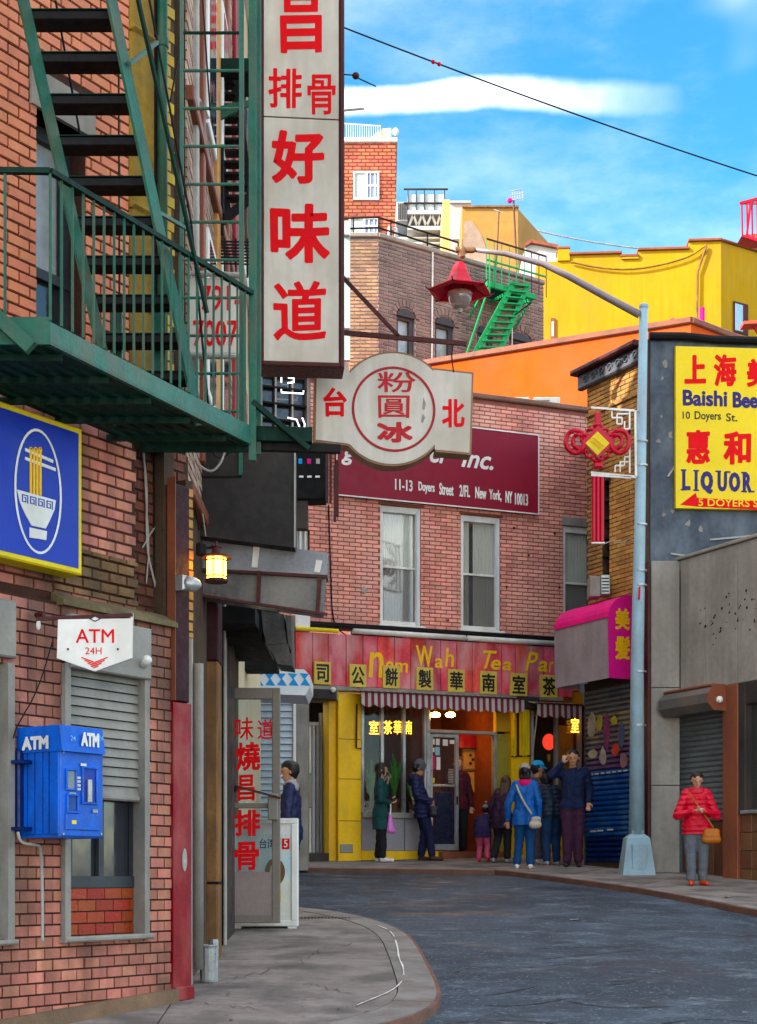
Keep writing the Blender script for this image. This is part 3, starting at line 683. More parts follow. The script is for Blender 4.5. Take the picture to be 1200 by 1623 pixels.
# triangular white vent hood, low red board
mb = MB(); a = [at_depth(10.9).pt(at_depth(10.9).u(x), at_depth(10.9).v(x, y)) for x, y in ((296, 118), (294, 168), (320, 160))]
b = [p + Vector((.03, .25, 0)) for p in a]; mb.add(a + b, [(0, 1, 2), (5, 4, 3), (0, 3, 4, 1), (1, 4, 5, 2), (2, 5, 3, 0)]); mb.to(bB, 'vent_hood', m_white)
mb = MB(); a = [at_depth(10.9).pt(at_depth(10.9).u(x), at_depth(10.9).v(x, y)) for x, y in ((297, 186), (303, 232), (314, 230), (314, 182))]
b = [p + Vector((.0, .2, 0)) for p in a]; mb.add(a + b, [(0, 1, 2, 3), (7, 6, 5, 4), (0, 4, 5, 1), (1, 5, 6, 2), (2, 6, 7, 3), (3, 7, 4, 0)]); mb.to(bB, 'red_board', m_dkred)
# pale building beyond it
bP = thing('cream_building', 'cream painted building glimpsed as a thin strip left of the tall sign', 'building', (-1.36, 15.5, gz(15)))
C_ = Fr(-1.37, 14.36, -.01, 1)
MB().box(C_, 0, 3.2, gz(14) - .1, 15, -6, 0).to(bP, 'wall', mat('cream_render', (.62, .52, .36), .85, .1, 1, .2, 10))
for v in (4.5, 7.5, 10.5, 12.8): MB().box(C_, 0, 3.2, v, v + .12, 0, .05).to(bP, 'string_course', m_white)
for u in (.5, 1.6):
    for v in (5.0, 8.0): MB().box(C_, u, u + .5, v, v + 1.5, 0, .02).to(bP, 'window', m_dglass)
# tall block added out of sight round the bend to shade the street
for nm, lab, x0, x1, y0, y1, h in (('shade_block', 'tall plain block added out of sight behind the left flank to shade the street', -22, -2.9, 19.2, 23.4, 15.5),):
    t = thing(nm, lab, 'building', ((x0 + x1) / 2, y0, gz(y0))); F_ = Fr(x1, y0, 0, 1)
    MB().box(F_, 0, y1 - y0, 0, h, x0 - x1, 0).to(t, 'wall', m_brickT)
    for i in range(3):
        for k in range(4): MB().box(F_, .5 + i * 1.25, 1.3 + i * 1.25, 4.2 + k * 2.9, 5.8 + k * 2.9, 0, .03).to(t, 'window', m_dglass)
    MB().box(F_, -.1, y1 - y0 + .0, h, h + .4, x0 - x1 - .1, .25).to(t, 'cornice', m_stone)

# ------------------------------------------------------------ signs and fittings on the left
# noodle sign
ns = thing('noodle_sign', 'royal blue sign with yellow border and a white noodle bowl in an oval', 'sign', A.pt(ug(40), A.v(60, 890), 0))
fS = A.off(.14)
s0, s1 = fS.u(-95), fS.u(131); t0, t1 = fS.v(130, 912), fS.v(130, 680)
MB().bev(A, s0, s1, t0, t1, .0, .14, .01).to(ns, 'sign_box', m_yborder)
MB().box(A, s0 + .04, s1 - .035, t0 + .035, t1 - .035, .14, .143).to(ns, 'sign_face', m_royal)
fw_ = A.off(.146); uc, vc = fw_.hit(61, 779); ru = (fw_.u(98) - fw_.u(23)) / 2; rv = (fw_.v(61, 681) - fw_.v(61, 879)) / 2
MB().ring(A, uc, vc, ru, rv, .014, .1445, .147).to(ns, 'oval_line', m_white)
def bp_(x, y): u, v = fw_.hit(x, y); return (u, v)
mb = MB().prism(A, [bp_(*p) for p in ((27, 776), (88, 793), (86, 808), (78, 826), (72, 838), (50, 833), (40, 815), (32, 797))], .143, .149)
bo = mb.to(ns, 'bowl', m_white)
MB().prism(A, [bp_(*p) for p in ((47, 836), (74, 842), (73, 856), (47, 852))], .143, .149).to(ns, 'bowl_foot', m_white)
mb = MB()
for i in range(4):     # key pattern on the bowl rim
    x = 34 + i * 13; y = 783 + i * 3.3
    for (a, b, c, d) in ((0, 0, 9, 1.6), (0, 0, 1.6, 12), (0, 10.5, 7, 12), (5.6, 4, 7, 12), (3, 4, 7, 5.5), (8.6, 0, 10, 13)):
        q = [bp_(x + a, y + b + a * .25), bp_(x + c, y + b + c * .25), bp_(x + c, y + d + c * .25), bp_(x + a, y + d + a * .25)]
        mb.prism(A, q, .149, .151)
mb.to(ns, 'key_pattern', m_royal)
for x in (49, 54, 59, 64): MB().prism(A, [bp_(x - 1.6, 712), bp_(x + 1.6, 713), bp_(x + 1.6, 786), bp_(x - 1.6, 785)], .143, .1485).to(ns, 'noodle', m_orlet)
for x in (48, 55.3, 62.6): MB().ring(A, *bp_(x + 1, 713), .013, .016, .005, .143, .1495, 16).to(ns, 'noodle_loop', m_orlet)
for a, b in (((40, 710), (84, 729)), ((40, 724), (88, 742))): MB().prism(A, [bp_(a[0], a[1]), bp_(b[0], b[1]), bp_(b[0], b[1] + 5), bp_(a[0], a[1] + 5)], .143, .1482).to(ns, 'chopstick', m_white)
# 24H blade sign
Dz = 8.42; Z = at_depth(Dz)
z_ = lambda x, y: (Z.u(x), Z.v(x, y))
bs_ = thing('atm_blade_sign', 'white shield shaped cash machine blade sign on a thin rod', 'sign', P(90, 1020, Dz))
MB().prism(Z, [z_(*p) for p in ((92, 982), (141, 981), (150, 977), (160, 981), (210, 980), (209, 1043), (150, 1064), (90, 1043))], -.03, 0).to(bs_, 'sign_panel', m_white)
MB().prism(Z, [z_(*p) for p in ((141, 981), (151, 976), (160, 981), (151, 985.5))], 0, .004).to(bs_, 'sign_emblem', m_ink)
MB().prism(Z, [z_(*p) for p in ((145, 981), (151, 978), (157, 981), (151, 984))], .004, .006).to(bs_, 'sign_emblem', m_white)
textpx(bs_, 'ATM', Z, 120, 181, 997, 1019, .002, m_red, .02)
textpx(bs_, '24H', Z, 135, 161, 1026, 1037, .002, m_red, .004)
for k in range(4):
    y = 1041 + k * 4.6; d = 21 - k * 5
    MB().prism(Z, [z_(*p) for p in ((150 - d, y), (150, y + d * .38), (150 + d, y), (150 + d, y + 1.7), (150, y + d * .38 + 1.9), (150 - d, y + 1.7))], 0, .003).to(bs_, 'chevron', m_red)
for x in (108, 187): cyl([Z.pt(*z_(x, 1029), 0), Z.pt(*z_(x, 1029), .008)], .006).to(bs_, 'bolt', m_ink)
MB().bar(P(58, 981, Dz + .02), P(211, 975, Dz + .02), .02, .02).to(bs_, 'rod', m_rust)
MB().bar(P(209.5, 972, Dz + .02), P(209.5, 985, Dz + .02), .014, .014).to(bs_, 'rod_end', m_white)
cm = thing('wall_bulb', 'small bare white bulb in a rusty bracket left of the shield sign', 'lamp', P(62, 985, 8.5))
cyl([P(57, 975, 8.53), P(70, 974, 8.5)], .016).to(cm, 'bracket', m_rust); MB().ball(P(61, 991, 8.5), .014, .014, .03).to(cm, 'bulb', m_white, smooth=True)
sp = thing('wall_spotlight', 'small white spotlight fixed on the grey metal panel above the shutter', 'lamp', A.pt(ug(215), A.v(215, 1050), .05))
cyl([A.pt(ug(216), A.v(216, 1056), .06), A.pt(ug(212), A.v(212, 1046), .12)], .022, r1=.028).to(sp, 'lamp_head', m_white, smooth=True); cyl([A.pt(ug(216), A.v(216, 1050), .05), A.pt(ug(224), A.v(224, 1049), .09)], .01).to(sp, 'arm', m_white)
fl = thing('floodlight', 'grey dome floodlight fixed to the maroon panel', 'lamp', A.pt(ug(282), A.v(282, 930), .02))
MB().bev(A, ug(272.5), ug(280), A.v(276, 938), A.v(276, 914), .02, .10, .01).to(fl, 'back_box', m_steel)
mb = MB(); c0 = A.pt(ug(279), A.v(279, 926), .07); d0 = Vector((1, .1, -.12)).normalized(); mb.tube([c0, c0 + d0 * .03, c0 + d0 * .07, c0 + d0 * .10, c0 + d0 * .112], [.045, .05, .045, .028, .008], n=14); mb.to(fl, 'lamp_head', m_steel, smooth=True)
# glowing lantern
Dl = 9.75; c = P(343, 902, Dl); px = Dl / FPX
la = thing('wall_lantern', 'glowing amber wall lantern with a round cap on a black bracket', 'lantern', P(318, 880, Dl))
h = 17 * px
MB().lathe(c - Vector((0, 0, h)), [(15.5 * px, 0), (15.5 * px, 2 * h)], 12).to(la, 'glass', m_lampglow)
mb = MB()
for k in range(6):
    q = k * math.pi / 3 + .3; o_ = Vector((math.cos(q), math.sin(q), 0)) * 16 * px; mb.tube([c + o_ - Vector((0, 0, h)), c + o_ + Vector((0, 0, h))], .0045, n=5)
mb.to(la, 'cage_bar', m_rust, kind='stuff')
for dz in (-h, -h * .72, h * .78): MB().lathe(c + Vector((0, 0, dz)), [(16.8 * px, -.004), (16.8 * px, .004)], 16).to(la, 'cage_ring', m_rust)
MB().lathe(c + Vector((0, 0, h)), [(24 * px, 0), (23 * px, 3 * px), (10 * px, 7 * px), (7 * px, 9 * px), (7 * px, 16 * px), (9 * px, 17 * px), (9 * px, 19 * px), (2 * px, 21 * px), (2 * px, 27 * px)], 20).to(la, 'cap', m_rust, smooth=False)
MB().lathe(c - Vector((0, 0, h + 4 * px)), [(18 * px, 0), (19 * px, 4 * px)], 20).to(la, 'base_ring', m_rust)
MB().tube([P(320, 869, Dl), P(343, 867, Dl), P(344, 876, Dl)], .008, n=6).to(la, 'bracket', m_iron)
MB().lathe(P(319, 872, Dl) - Vector((0, 0, .04)), [(.02, 0), (.035, .01), (.035, .08), (.02, .09)], 12).to(la, 'wall_mount', m_iron)
# blue cash machine on the wall
am = thing('cash_machine', 'bright blue wall mounted cash machine with a wide lettered canopy', 'cash machine', A.pt(ug(60), A.v(60, 1328), 0))
fo = A.off(.33); a0, a1 = fo.u(95), fo.u(165); w1 = .33
v0, v1 = fo.v(130, 1328), fo.v(130, 1184)
MB().bev(A, a0, a1, v0, v1, .0, w1, .012).to(am, 'body', m_blue)
inn_ = [(104, 148, 1218, 1247), (106, 122, 1262, 1288)]
def recess(x0, x1, yt, yb, m, w=.334, fr=.012, nm='screen'):
    u0, u1, b0, b1 = fo.u(x0), fo.u(x1), fo.v((x0 + x1) / 2, yb), fo.v((x0 + x1) / 2, yt)
    f_ = MB()
    for q in ((u0 - fr, u1 + fr, b1, b1 + fr), (u0 - fr, u1 + fr, b0 - fr, b0), (u0 - fr, u0, b0, b1), (u1, u1 + fr, b0, b1)): f_.bev(A, *q, w1, w1 + .014, .004)
    p = f_.to(am, 'bezel', m_blue); MB().box(A, u0, u1, b0, b1, w1, w1 + .003).to(p, nm, m)
    return u0, u1, b0, b1
recess(106, 118, 1222, 1250, mat('grey_screen', (.20, .24, .25), .15, .2, 5, 0)); recess(107, 121, 1262, 1286, mat('slot_blue', (.02, .06, .25), .3, .2, 5, 0), nm='cash_slot'); recess(131, 151, 1219, 1272, mat('deep_blue', (.004, .03, .30), .3, .2, 5, 0), nm='card_bay')
for i in range(4):
    for j in range(2): MB().bev(A, fo.u(121.5 + j * 3), fo.u(123.8 + j * 3), fo.v(124, 1235 + i * 6), fo.v(124, 1231 + i * 6), w1, w1 + .008, .002).to(am, 'key', m_white)
MB().bev(A, fo.u(137), fo.u(143), fo.v(140, 1272), fo.v(140, 1236), w1 + .004, w1 + .02, .004).to(am, 'card_reader', m_steel)
MB().bev(A, fo.u(103), fo.u(156), fo.v(130, 1316), fo.v(130, 1290), w1, w1 + .01, .004).to(am, 'lower_panel', m_blue)
for x_, y_ in ((100, 1192), (160, 1192), (100, 1322), (160, 1322)): cyl([A.pt(fo.u(x_), fo.v(x_, y_), w1), A.pt(fo.u(x_), fo.v(x_, y_), w1 + .006)], .006, n=8).to(am, 'screw', m_steel)
for x_, y_, a_, b_, m_ in ((126, 1210, 9, 4, m_white), (112, 1300, 7, 6, m_signy), (145, 1283, 8, 5, m_conduit), (108, 1256, 10, 2, m_conduit)): MB().box(A, fo.u(x_), fo.u(x_ + a_), fo.v(x_, y_ + b_), fo.v(x_, y_), w1 + .010, w1 + .0115).to(am, 'sticker', m_)
# side skins with vertical ribs
Sd = Fr(A.pt(a0, 0, 0).x, A.pt(a0, 0, 0).y, -A.N.x, -A.N.y)   # side face, u runs back to the wall ... placed so u = -w
pS = lambda wq, v, o_: A.pt(a0 - o_, v, wq)
for wa, wb in ((.01, .075), (.085, .135), (.145, .20), (.21, .25), (.262, .325)):
    MB().hexa([pS(wb, v0 + .02, .012), pS(wb, v0 + .02, 0), pS(wa, v0 + .02, 0), pS(wa, v0 + .02, .012), pS(wb, v1 - .02, .012), pS(wb, v1 - .02, 0), pS(wa, v1 - .02, 0), pS(wa, v1 - .02, .012)]).to(am, 'side_panel', m_blue)
MB().bev(A, a0 - .05, a0, v0 + .05, v0 + .5, .0, .05, .01).to(am, 'wall_bracket', mat('dark_blue_metal', (.006, .02, .11), .4, .2, 5, 0))
for zz in (v0 + .04, v0 + .42): MB().box(A, a0 - .09, a0, zz, zz + .02, .0, .12).to(am, 'bracket_flange', MATS['dark_blue_metal'])
# canopy
fc = A.off(.37); c0, c1 = a0 - .02, fc.u(176); cv0, cv1 = fc.v(135, 1193), fc.v(135, 1152)
mb = MB(); k = .045
mb.add([A.pt(*p) for p in ((c0, cv0, 0), (c0, cv1, 0), (c1, cv1, 0), (c1, cv0, 0), (c0, cv0 + .0, .37), (c0, cv1, .345), (c1 - k, cv1, .345), (c1 - k, cv0, .37), (c1, cv0 + .01, .32), (c1, cv1 - .01, .30))],
       [(0, 1, 2, 3), (0, 4, 5, 1), (4, 7, 6, 5), (7, 8, 9, 6), (8, 3, 2, 9), (1, 5, 6, 9, 2), (0, 3, 8, 7, 4)])
cn = mb.to(am, 'canopy', m_blue)
# lettering on the canopy front and its side
tilt = Fr(A.pt(0, 0, .362).x, A.pt(0, 0, .362).y, A.U.x, A.U.y)
text(cn, 'ATM', A, fc.u(128), fc.u(157), cv0 + .035, cv1 - .03, .372, m_white, .006)
SF = Fr(A.pt(c0 - .004, 0, 0).x, A.pt(c0 - .004, 0, 0).y, A.N.x, A.N.y)
text(cn, 'ATM', SF, .05, .27, cv0 + .012, cv1 - .055, .004, m_white, .008)
for x in (116, 160): textpx(cn, '24', A, x - 4, x + 4, 1166, 1174, .3725, mat('pale_blue_ink', (.25, .5, .85), .5, .05, 3, 0))
wire('power_cable', 'thin black cable slanting from the bulb down to the cash machine canopy', [P(83, 1018, 8.45), P(60, 1095, 8.35), P(26, 1152, 8.15), P(21, 1170, 8.15)], .004, m_iron)
wire('armoured_conduit', 'grey flexible conduit looping under the blue cash machine', [A.pt(a0 - .12, v0 + .03, .12), A.pt(a0 - .1, v0 - .035, .12), A.pt(a0 + .04, v0 - .04, .10), A.pt(a0 + .12, v0 - .05, .05), A.pt(a0 + .14, v0 - .35, .04), A.pt(a0 + .14, v0 - .6, .04)], .009, m_conduit)

# pipe, can, post, frame beyond the red door
dpn = thing('downpipe', 'grey downpipe standing right of the red steel door', 'drainpipe', (-1.27, 10.35, gz(10.35)))
cyl([(-1.262, 10.35, gz(10.35) + .1), (-1.262, 10.35, P(312, 1052, 10.35).z)], .035, n=12).to(dpn, 'pipe', m_greyp, smooth=True)
MB().box(B, .02, .10, gz(10.3), 3.2, 0, .03).to(dpn, 'backing_strip', m_conduit)
can = thing('metal_bin', 'dented galvanised metal bin at the foot of the grey downpipe', 'bin', (-1.235, 10.45, gz(10.45)))
mb = MB(); cc = Vector((-1.205, 10.42, gz(10.42)))
mb.lathe(cc, [(.052, 0), (.055, .02), (.06, .24), (.066, .26), (.058, .265), (.05, .1)], 14); mb.to(can, 'bin_body', m_steel, smooth=False)
MB().lathe(cc + Vector((.035, .06, 0)), [(.03, 0), (.035, .28), (.03, .3)], 8).to(can, 'bent_flap', m_steel)
po = thing('timber_post', 'brown timber post with a dark red upper part beside the restaurant doorway', 'post', (-1.3, 11.6, gz(11.6)))
Q = at_depth(11.6)
MB().bev(Q, Q.u(325), Q.u(345), gz(11.6), Q.v(335, 1048), -.3, 0, .01).to(po, 'lower_post', m_wood)
MB().bev(Q, Q.u(324), Q.u(346), Q.v(335, 1047), Q.v(335, 945), -.3, 0, .01).to(po, 'upper_post', m_maroonp)
MB().bev(Q, Q.u(324), Q.u(346), gz(11.6) + .6, gz(11.6) + .62, -.3, .006, .004).to(po, 'joint_band', m_iron)
q12 = at_depth(12.6)
fr = thing('shopfront_frame', 'black and grey restaurant doorway frame beside the open glass door', 'door frame', (-1.34, 12.7, gz(12.7)))
MB().bev(q12, q12.u(346), q12.u(354), gz(12.6), q12.v(350, 950), -.1, 0, .005).to(fr, 'black_jamb', m_iron)
MB().bev(q12, q12.u(354.3), q12.u(358), gz(12.6), q12.v(350, 955), -.1, .01, .004).to(fr, 'grey_jamb', m_conduit)
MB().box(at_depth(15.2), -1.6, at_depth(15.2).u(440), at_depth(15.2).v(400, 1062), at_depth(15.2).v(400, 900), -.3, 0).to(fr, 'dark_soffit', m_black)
MB().box(Fr(-1.325, 12.75, 0, 1), 0, .85, gz(13), 3.6, -.02, .0).to(fr, 'shop_window', m_char)

# open glass door with red characters
Dd = 13.7; K = at_depth(Dd); k_ = lambda x, y: (K.u(x), K.v(x, y))
dg = thing('glass_door', 'open grey framed glass door covered in red painted characters', 'door', P(402, 1462, Dd))
u0, u1, v0, v1 = K.u(358), K.u(444), K.v(400, 1463), K.v(400, 1090)
m_dfr = mat('taupe_frame', (.19, .165, .14), .5, .12, 4, .2, 50)
for nm, q in (('stile', (u0, K.u(366), v0, v1)), ('stile', (K.u(431), u1, v0, v1)), ('top_rail', (K.u(366), K.u(431), K.v(400, 1108), v1)), ('bottom_rail', (K.u(366), K.u(431), v0, K.v(400, 1450))), ('middle_rail', (K.u(366), K.u(431), K.v(400, 1281), K.v(400, 1273)))):
    MB().bev(K, *q, -.045, 0, .006).to(dg, nm, m_dfr)
MB().box(K, K.u(366), K.u(431), K.v(400, 1450), K.v(400, 1382), -.035, -.01).to(dg, 'kick_panel', mat('mauve_panel', (.27, .21, .20), .6, .1, 3, .1))
MB().box(K, K.u(366), K.u(431), K.v(400, 1382), K.v(400, 1108), -.026, -.020).to(dg, 'glass', glassmat('door_glass', (.86, .9, .9), .05, .05))
for ch, x0, x1, yt, yb in (('味', 372, 402, 1137, 1173), ('道', 408, 434, 1140, 1172), ('燒', 373, 413, 1176, 1222), ('昌', 376, 404, 1228, 1270), ('排', 371, 413, 1283, 1326), ('骨', 371, 411, 1334, 1380)):
    textpx(dg, ch, K, x0, x1, yt, yb, -.017, m_red, .040 if ch not in '味道' else .014, name='character', warp=.06)
MB().bar(P(352, 1240, Dd - .1), P(444, 1265, Dd - .05), .02, .02).to(dg, 'closer_arm', m_rust)
MB().tube([P(352, 1238, Dd - .1), P(375, 1252, Dd - .12)], .03).to(dg, 'closer_body', m_iron)
MB().bev(K, K.u(425), K.u(441), K.v(433, 1300), K.v(433, 1258), 0, .05, .008).to(dg, 'lock_box', m_greyp)
# white display case behind the door
Dw = 13.95; K2 = at_depth(Dw)
wb = thing('display_case', 'white framed menu case on feet standing behind the open glass door', 'display case', P(430, 1470, Dw))
x0, x1, yt, yb = 366, 472, 1297, 1468
fu = lambda x: K2.u(x); fv = lambda y: K2.v(420, y)
MB().bev(K2, fu(x0), fu(x1), fv(yb), fv(yt), -.18, -.01, .006).to(wb, 'case_body', m_white)
for q in ((x0, x1, yt, yt + 9), (x0, x1, yb - 9, yb), (x0, x0 + 8, yt + 9, yb - 9), (x1 - 10, x1, yt + 9, yb - 9)):
    MB().bev(K2, fu(q[0]), fu(q[1]), fv(q[3]), fv(q[2]), -.01, .02, .006).to(wb, 'frame', m_white)
MB().box(K2, fu(374), fu(462), fv(1395), fv(1322), -.01, .0).to(wb, 'poster', mat('pale_blue_poster', (.50, .68, .70), .5, .1, 6, 0, dirt=((.75, .74, .66), .8, 6)))
MB().box(K2, fu(374), fu(462), fv(1459), fv(1395), -.01, .0).to(wb, 'poster', mat('pale_poster', (.66, .66, .58), .5, .08, 5, 0))
MB().box(K2, fu(374), fu(462), fv(1322), fv(1306), -.01, .002).to(wb, 'case_ledge', m_white)
textpx(wb, '台湾', K2, 411, 437, 1329, 1345, .004, m_navyink, .02, name='character')
MB().bev(K2, fu(447), fu(459), fv(1346), fv(1329), 0, .006, .002).to(wb, 'red_stamp', m_red); textpx(wb, '5', K2, 450, 456, 1331, 1343, .010, m_white, .02)
MB().ring(K2, K2.u(436), K2.v(436, 1382), .095, .13, .045, .001, .006, 28).to(wb, 'bowl_picture', m_wood)
MB().ring(K2, K2.u(436), K2.v(436, 1382), .05, .08, .05, .001, .005, 24).to(wb, 'bowl_picture', m_cream)
MB().ring(K2, K2.u(441), K2.v(441, 1420), .03, .10, .03, .001, .005, 24).to(wb, 'bowl_picture', m_orlet)
for x in (368, 456): MB().bev(K2, fu(x), fu(x + 14), fv(1475), fv(1468), -.15, .01, .004).to(wb, 'foot', m_white)

# blue chevron awning and shutter round the bend
sh = thing('corner_shop', 'shop with a half lowered pale blue roller shutter behind the glass door', 'shop', (-1.6, 22.4, gz(22.4)))
S = at_depth(22.2)
MB().box(S, -7, S.u(487), gz(22), S.v(450, 1090), -.6, -.2).to(sh, 'shop_wall', m_greyp)
vt, vb = S.v(450, 1106), gz(22.2)
n = 26
for i in range(n):
    a = vb + (vt - vb) * i / n; b = vb + (vt - vb) * (i + 1) / n
    MB().hexa([S.pt(-3.2, a, .03), S.pt(S.u(464), a, .03), S.pt(S.u(464), a, -.03), S.pt(-3.2, a, -.03), S.pt(-3.2, b - .012, -.0), S.pt(S.u(464), b - .012, -.0), S.pt(S.u(464), b - .012, -.03), S.pt(-3.2, b - .012, -.03)]).to(sh, 'shutter_slat', mat('pale_blue_slat', (.50, .60, .68), .5, .1, 4, .1))
MB().bev(S, S.u(464.5), S.u(469), vb, vt, -.05, .06, .01).to(sh, 'shutter_guide', m_white)
aw = thing('chevron_awning', 'white shop awning box with a blue zigzag band', 'awning', (-1.5, 19, 3.6))
Y = at_depth(19.0); y_ = lambda x, y: (Y.u(x), Y.v(x, y))
MB().prism(Y, [y_(*p) for p in ((360, 1057), (482, 1061), (491, 1070), (491, 1088), (484, 1102), (360, 1098))], -1.0, 0).to(aw, 'awning_box', mat('awning_white', (.72, .78, .82), .5, .05, 3, .05))
m_zig = mat('zigzag_blue', (.03, .30, .68), .5, .05, 3, 0)
for i in range(7):
    x = 364 + i * 18.5
    MB().prism(Y, [y_(x, 1067 + .0), y_(x + 15, 1068), y_(x + 7.5, 1077)], 0, .006).to(aw, 'zigzag_triangle', m_zig)
    MB().prism(Y, [y_(x + 1, 1086), y_(x + 17, 1087), y_(x + 9, 1075)], 0, .006).to(aw, 'zigzag_triangle', m_zig)

# grey light box over the pavement, dark panel above
Df = 11.3; X = at_depth(Df); x_ = lambda x, y: (X.u(x), X.v(x, y))
gb = thing('light_box', 'battered grey light box with rusty bars projecting under the dark panel', 'light box', P(330, 960, Df))
MB().prism(X, [x_(*p) for p in ((318, 851), (520, 876), (519, 912), (318, 901))], -.28, 0).to(gb, 'steel_fascia', mat('dull_steel', (.22, .23, .25), .35, .15, 3, .15, 40, metal=.4, dirt=((.10, .09, .09), .5, 3)))
m_smoke = mat('smoked_panel', (.12, .115, .11), .3, .35, 3, .1, dirt=((.22, .20, .17), .5, 2.5))
MB().prism(X, [x_(*p) for p in ((318, 902), (516, 913), (512, 972), (318, 945))], -.22, -.03).to(gb, 'smoked_panel', m_smoke)
for a, b in (((411, 905), (409, 957)), ((507, 912), (503, 973))): MB().bar(X.pt(*x_(*a), 0), X.pt(*x_(*b), 0), .03, .03).to(gb, 'rusty_bar', m_rust)
MB().bar(X.pt(*x_(318, 903), .0), X.pt(*x_(519, 914), .0), .025, .022).to(gb, 'rusty_rail', m_rust); MB().bar(X.pt(*x_(318, 944), 0), X.pt(*x_(519, 974), 0), .025, .02).to(gb, 'rusty_rail', m_rust)
for x, y in ((404, 864), (503, 888)): MB().prism(X, [x_(x - 2, y), x_(x + 8, y + 1), x_(x + 4, y + 36 if x < 500 else y + 20), x_(x - 5, y + 35 if x < 500 else y + 19)], 0, .01).to(gb, 'steel_strap', m_white)
dpn_ = thing('dark_signboard', 'large blank charcoal signboard hung above the grey light box', 'signboard', P(390, 860, 11.1))
X2 = at_depth(11.15)
MB().prism(X2, [(X2.u(a), X2.v(a, b)) for a, b in ((306, 700), (467, 708), (467, 868), (306, 848))], -.3, 0).to(dpn_, 'board', m_char)
MB().bar(X2.pt(X2.u(467.5), X2.v(467, 706), .005), X2.pt(X2.u(467.5), X2.v(467, 868), .005), .012, .012).to(dpn_, 'edge_trim', m_conduit)
MB().bar(X2.pt(X2.u(306), X2.v(306, 756), .01), X2.pt(X2.u(383), X2.v(383, 756), .01), .008, .008).to(dpn_, 'rail', m_iron)
MB().bar(X2.pt(X2.u(382), X2.v(383, 700), .02), X2.pt(X2.u(382), X2.v(383, 754), .02), .03, .012).to(dpn_, 'hanger', m_greenl)
wire('grey_cable', 'tangled pale cables hanging under the right end of the green balcony', [P(316, 738, 10.9), P(335, 750, 10.9), P(350, 735, 10.9), P(358, 712, 10.9)], .009, m_conduit)
for k_, (pp_, l_) in enumerate((([(303, 690, 10.6), (312, 760, 10.7), (322, 820, 10.8), (326, 850, 10.9)], 'thin pale cable slanting down the brick jamb above the lantern'), ([(300, 700, 10.5), (305, 780, 10.6), (316, 840, 10.7)], 'second thin cable along the brick jamb above the lantern'), ([(330, 700, 10.9), (342, 728, 10.9), (362, 722, 10.9), (372, 702, 10.9)], 'dark drooping cable under the balcony end'))):
    wire('grey_cable', l_, [P(*q_) for q_ in pp_], .006, (m_conduit, m_iron, m_iron)[k_])
wire('grey_cable', 'short pale cable loop tucked above the charcoal signboard', [P(322, 705, 10.9), P(340, 712, 10.9), P(355, 704, 10.9)], .007, m_conduit)
# carved bracket under the light box
cb = thing('carved_bracket', 'grey carved timber bracket hanging in tiers below the light box', 'bracket', P(440, 1060, 12.6))
W_ = at_depth(12.6)
for a in (((414, 968), (450, 973), (451, 998), (417, 1000)), ((417, 1000), (452, 999), (455, 1020), (424, 1022)), ((424, 1023), (457, 1020), (460, 1036), (433, 1038)), ((434, 1038), (463, 1036), (464, 1056), (440, 1053)), ((452, 975), (462, 977), (463, 1036), (457, 1020))):
    MB().prism(W_, [(W_.u(p), W_.v(p, q)) for p, q in a], -.4, random.uniform(-.02, .03)).to(cb, 'tier', mat('dark_grey_timber', (.085, .08, .075), .7, .3, 5, .6, 30, streak=.4))
# soffit / dark ceiling behind those things
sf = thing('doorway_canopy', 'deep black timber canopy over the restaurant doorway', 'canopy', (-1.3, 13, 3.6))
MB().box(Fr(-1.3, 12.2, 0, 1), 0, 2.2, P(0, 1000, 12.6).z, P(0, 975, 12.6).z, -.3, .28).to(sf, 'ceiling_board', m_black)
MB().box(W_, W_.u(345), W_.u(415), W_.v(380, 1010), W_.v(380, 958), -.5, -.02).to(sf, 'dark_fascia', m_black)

# black box sign and fringe between the signs
bk = thing('black_box_sign', 'black hanging box sign beneath the fire escape end', 'sign', P(490, 790, 14.5))
E_ = at_depth(14.5)
MB().bev(E_, E_.u(467), E_.u(516), E_.v(490, 791), E_.v(490, 705), -.25, 0, .01).to(bk, 'box', m_black)
MB().bev(E_, E_.u(466), E_.u(488), E_.v(475, 838), E_.v(475, 792), -.1, -.02, .01).to(bk, 'lower_box', m_char)
for i in range(3): MB().box(E_, E_.u(474 + i * 13), E_.u(481 + i * 13), E_.v(480, 757), E_.v(480, 754), 0, .004).to(bk, 'white_mark', m_white)
for i in range(3): MB().box(E_, E_.u(473 + i * 14), E_.u(479 + i * 14), E_.v(480, 735), E_.v(480, 727), 0, .004).to(bk, 'coloured_mark', (m_zig, m_magenta, m_conduit)[i])
for x, y0, y1 in ((519, 712, 798), (524, 712, 798), (531, 738, 828), (535, 730, 820)):
    MB().bar(E_.pt(E_.u(x), E_.v(x, y0), .02), E_.pt(E_.u(x), E_.v(x, y1), .02), .025, .02).to(bk, 'hanging_strip', m_rust)

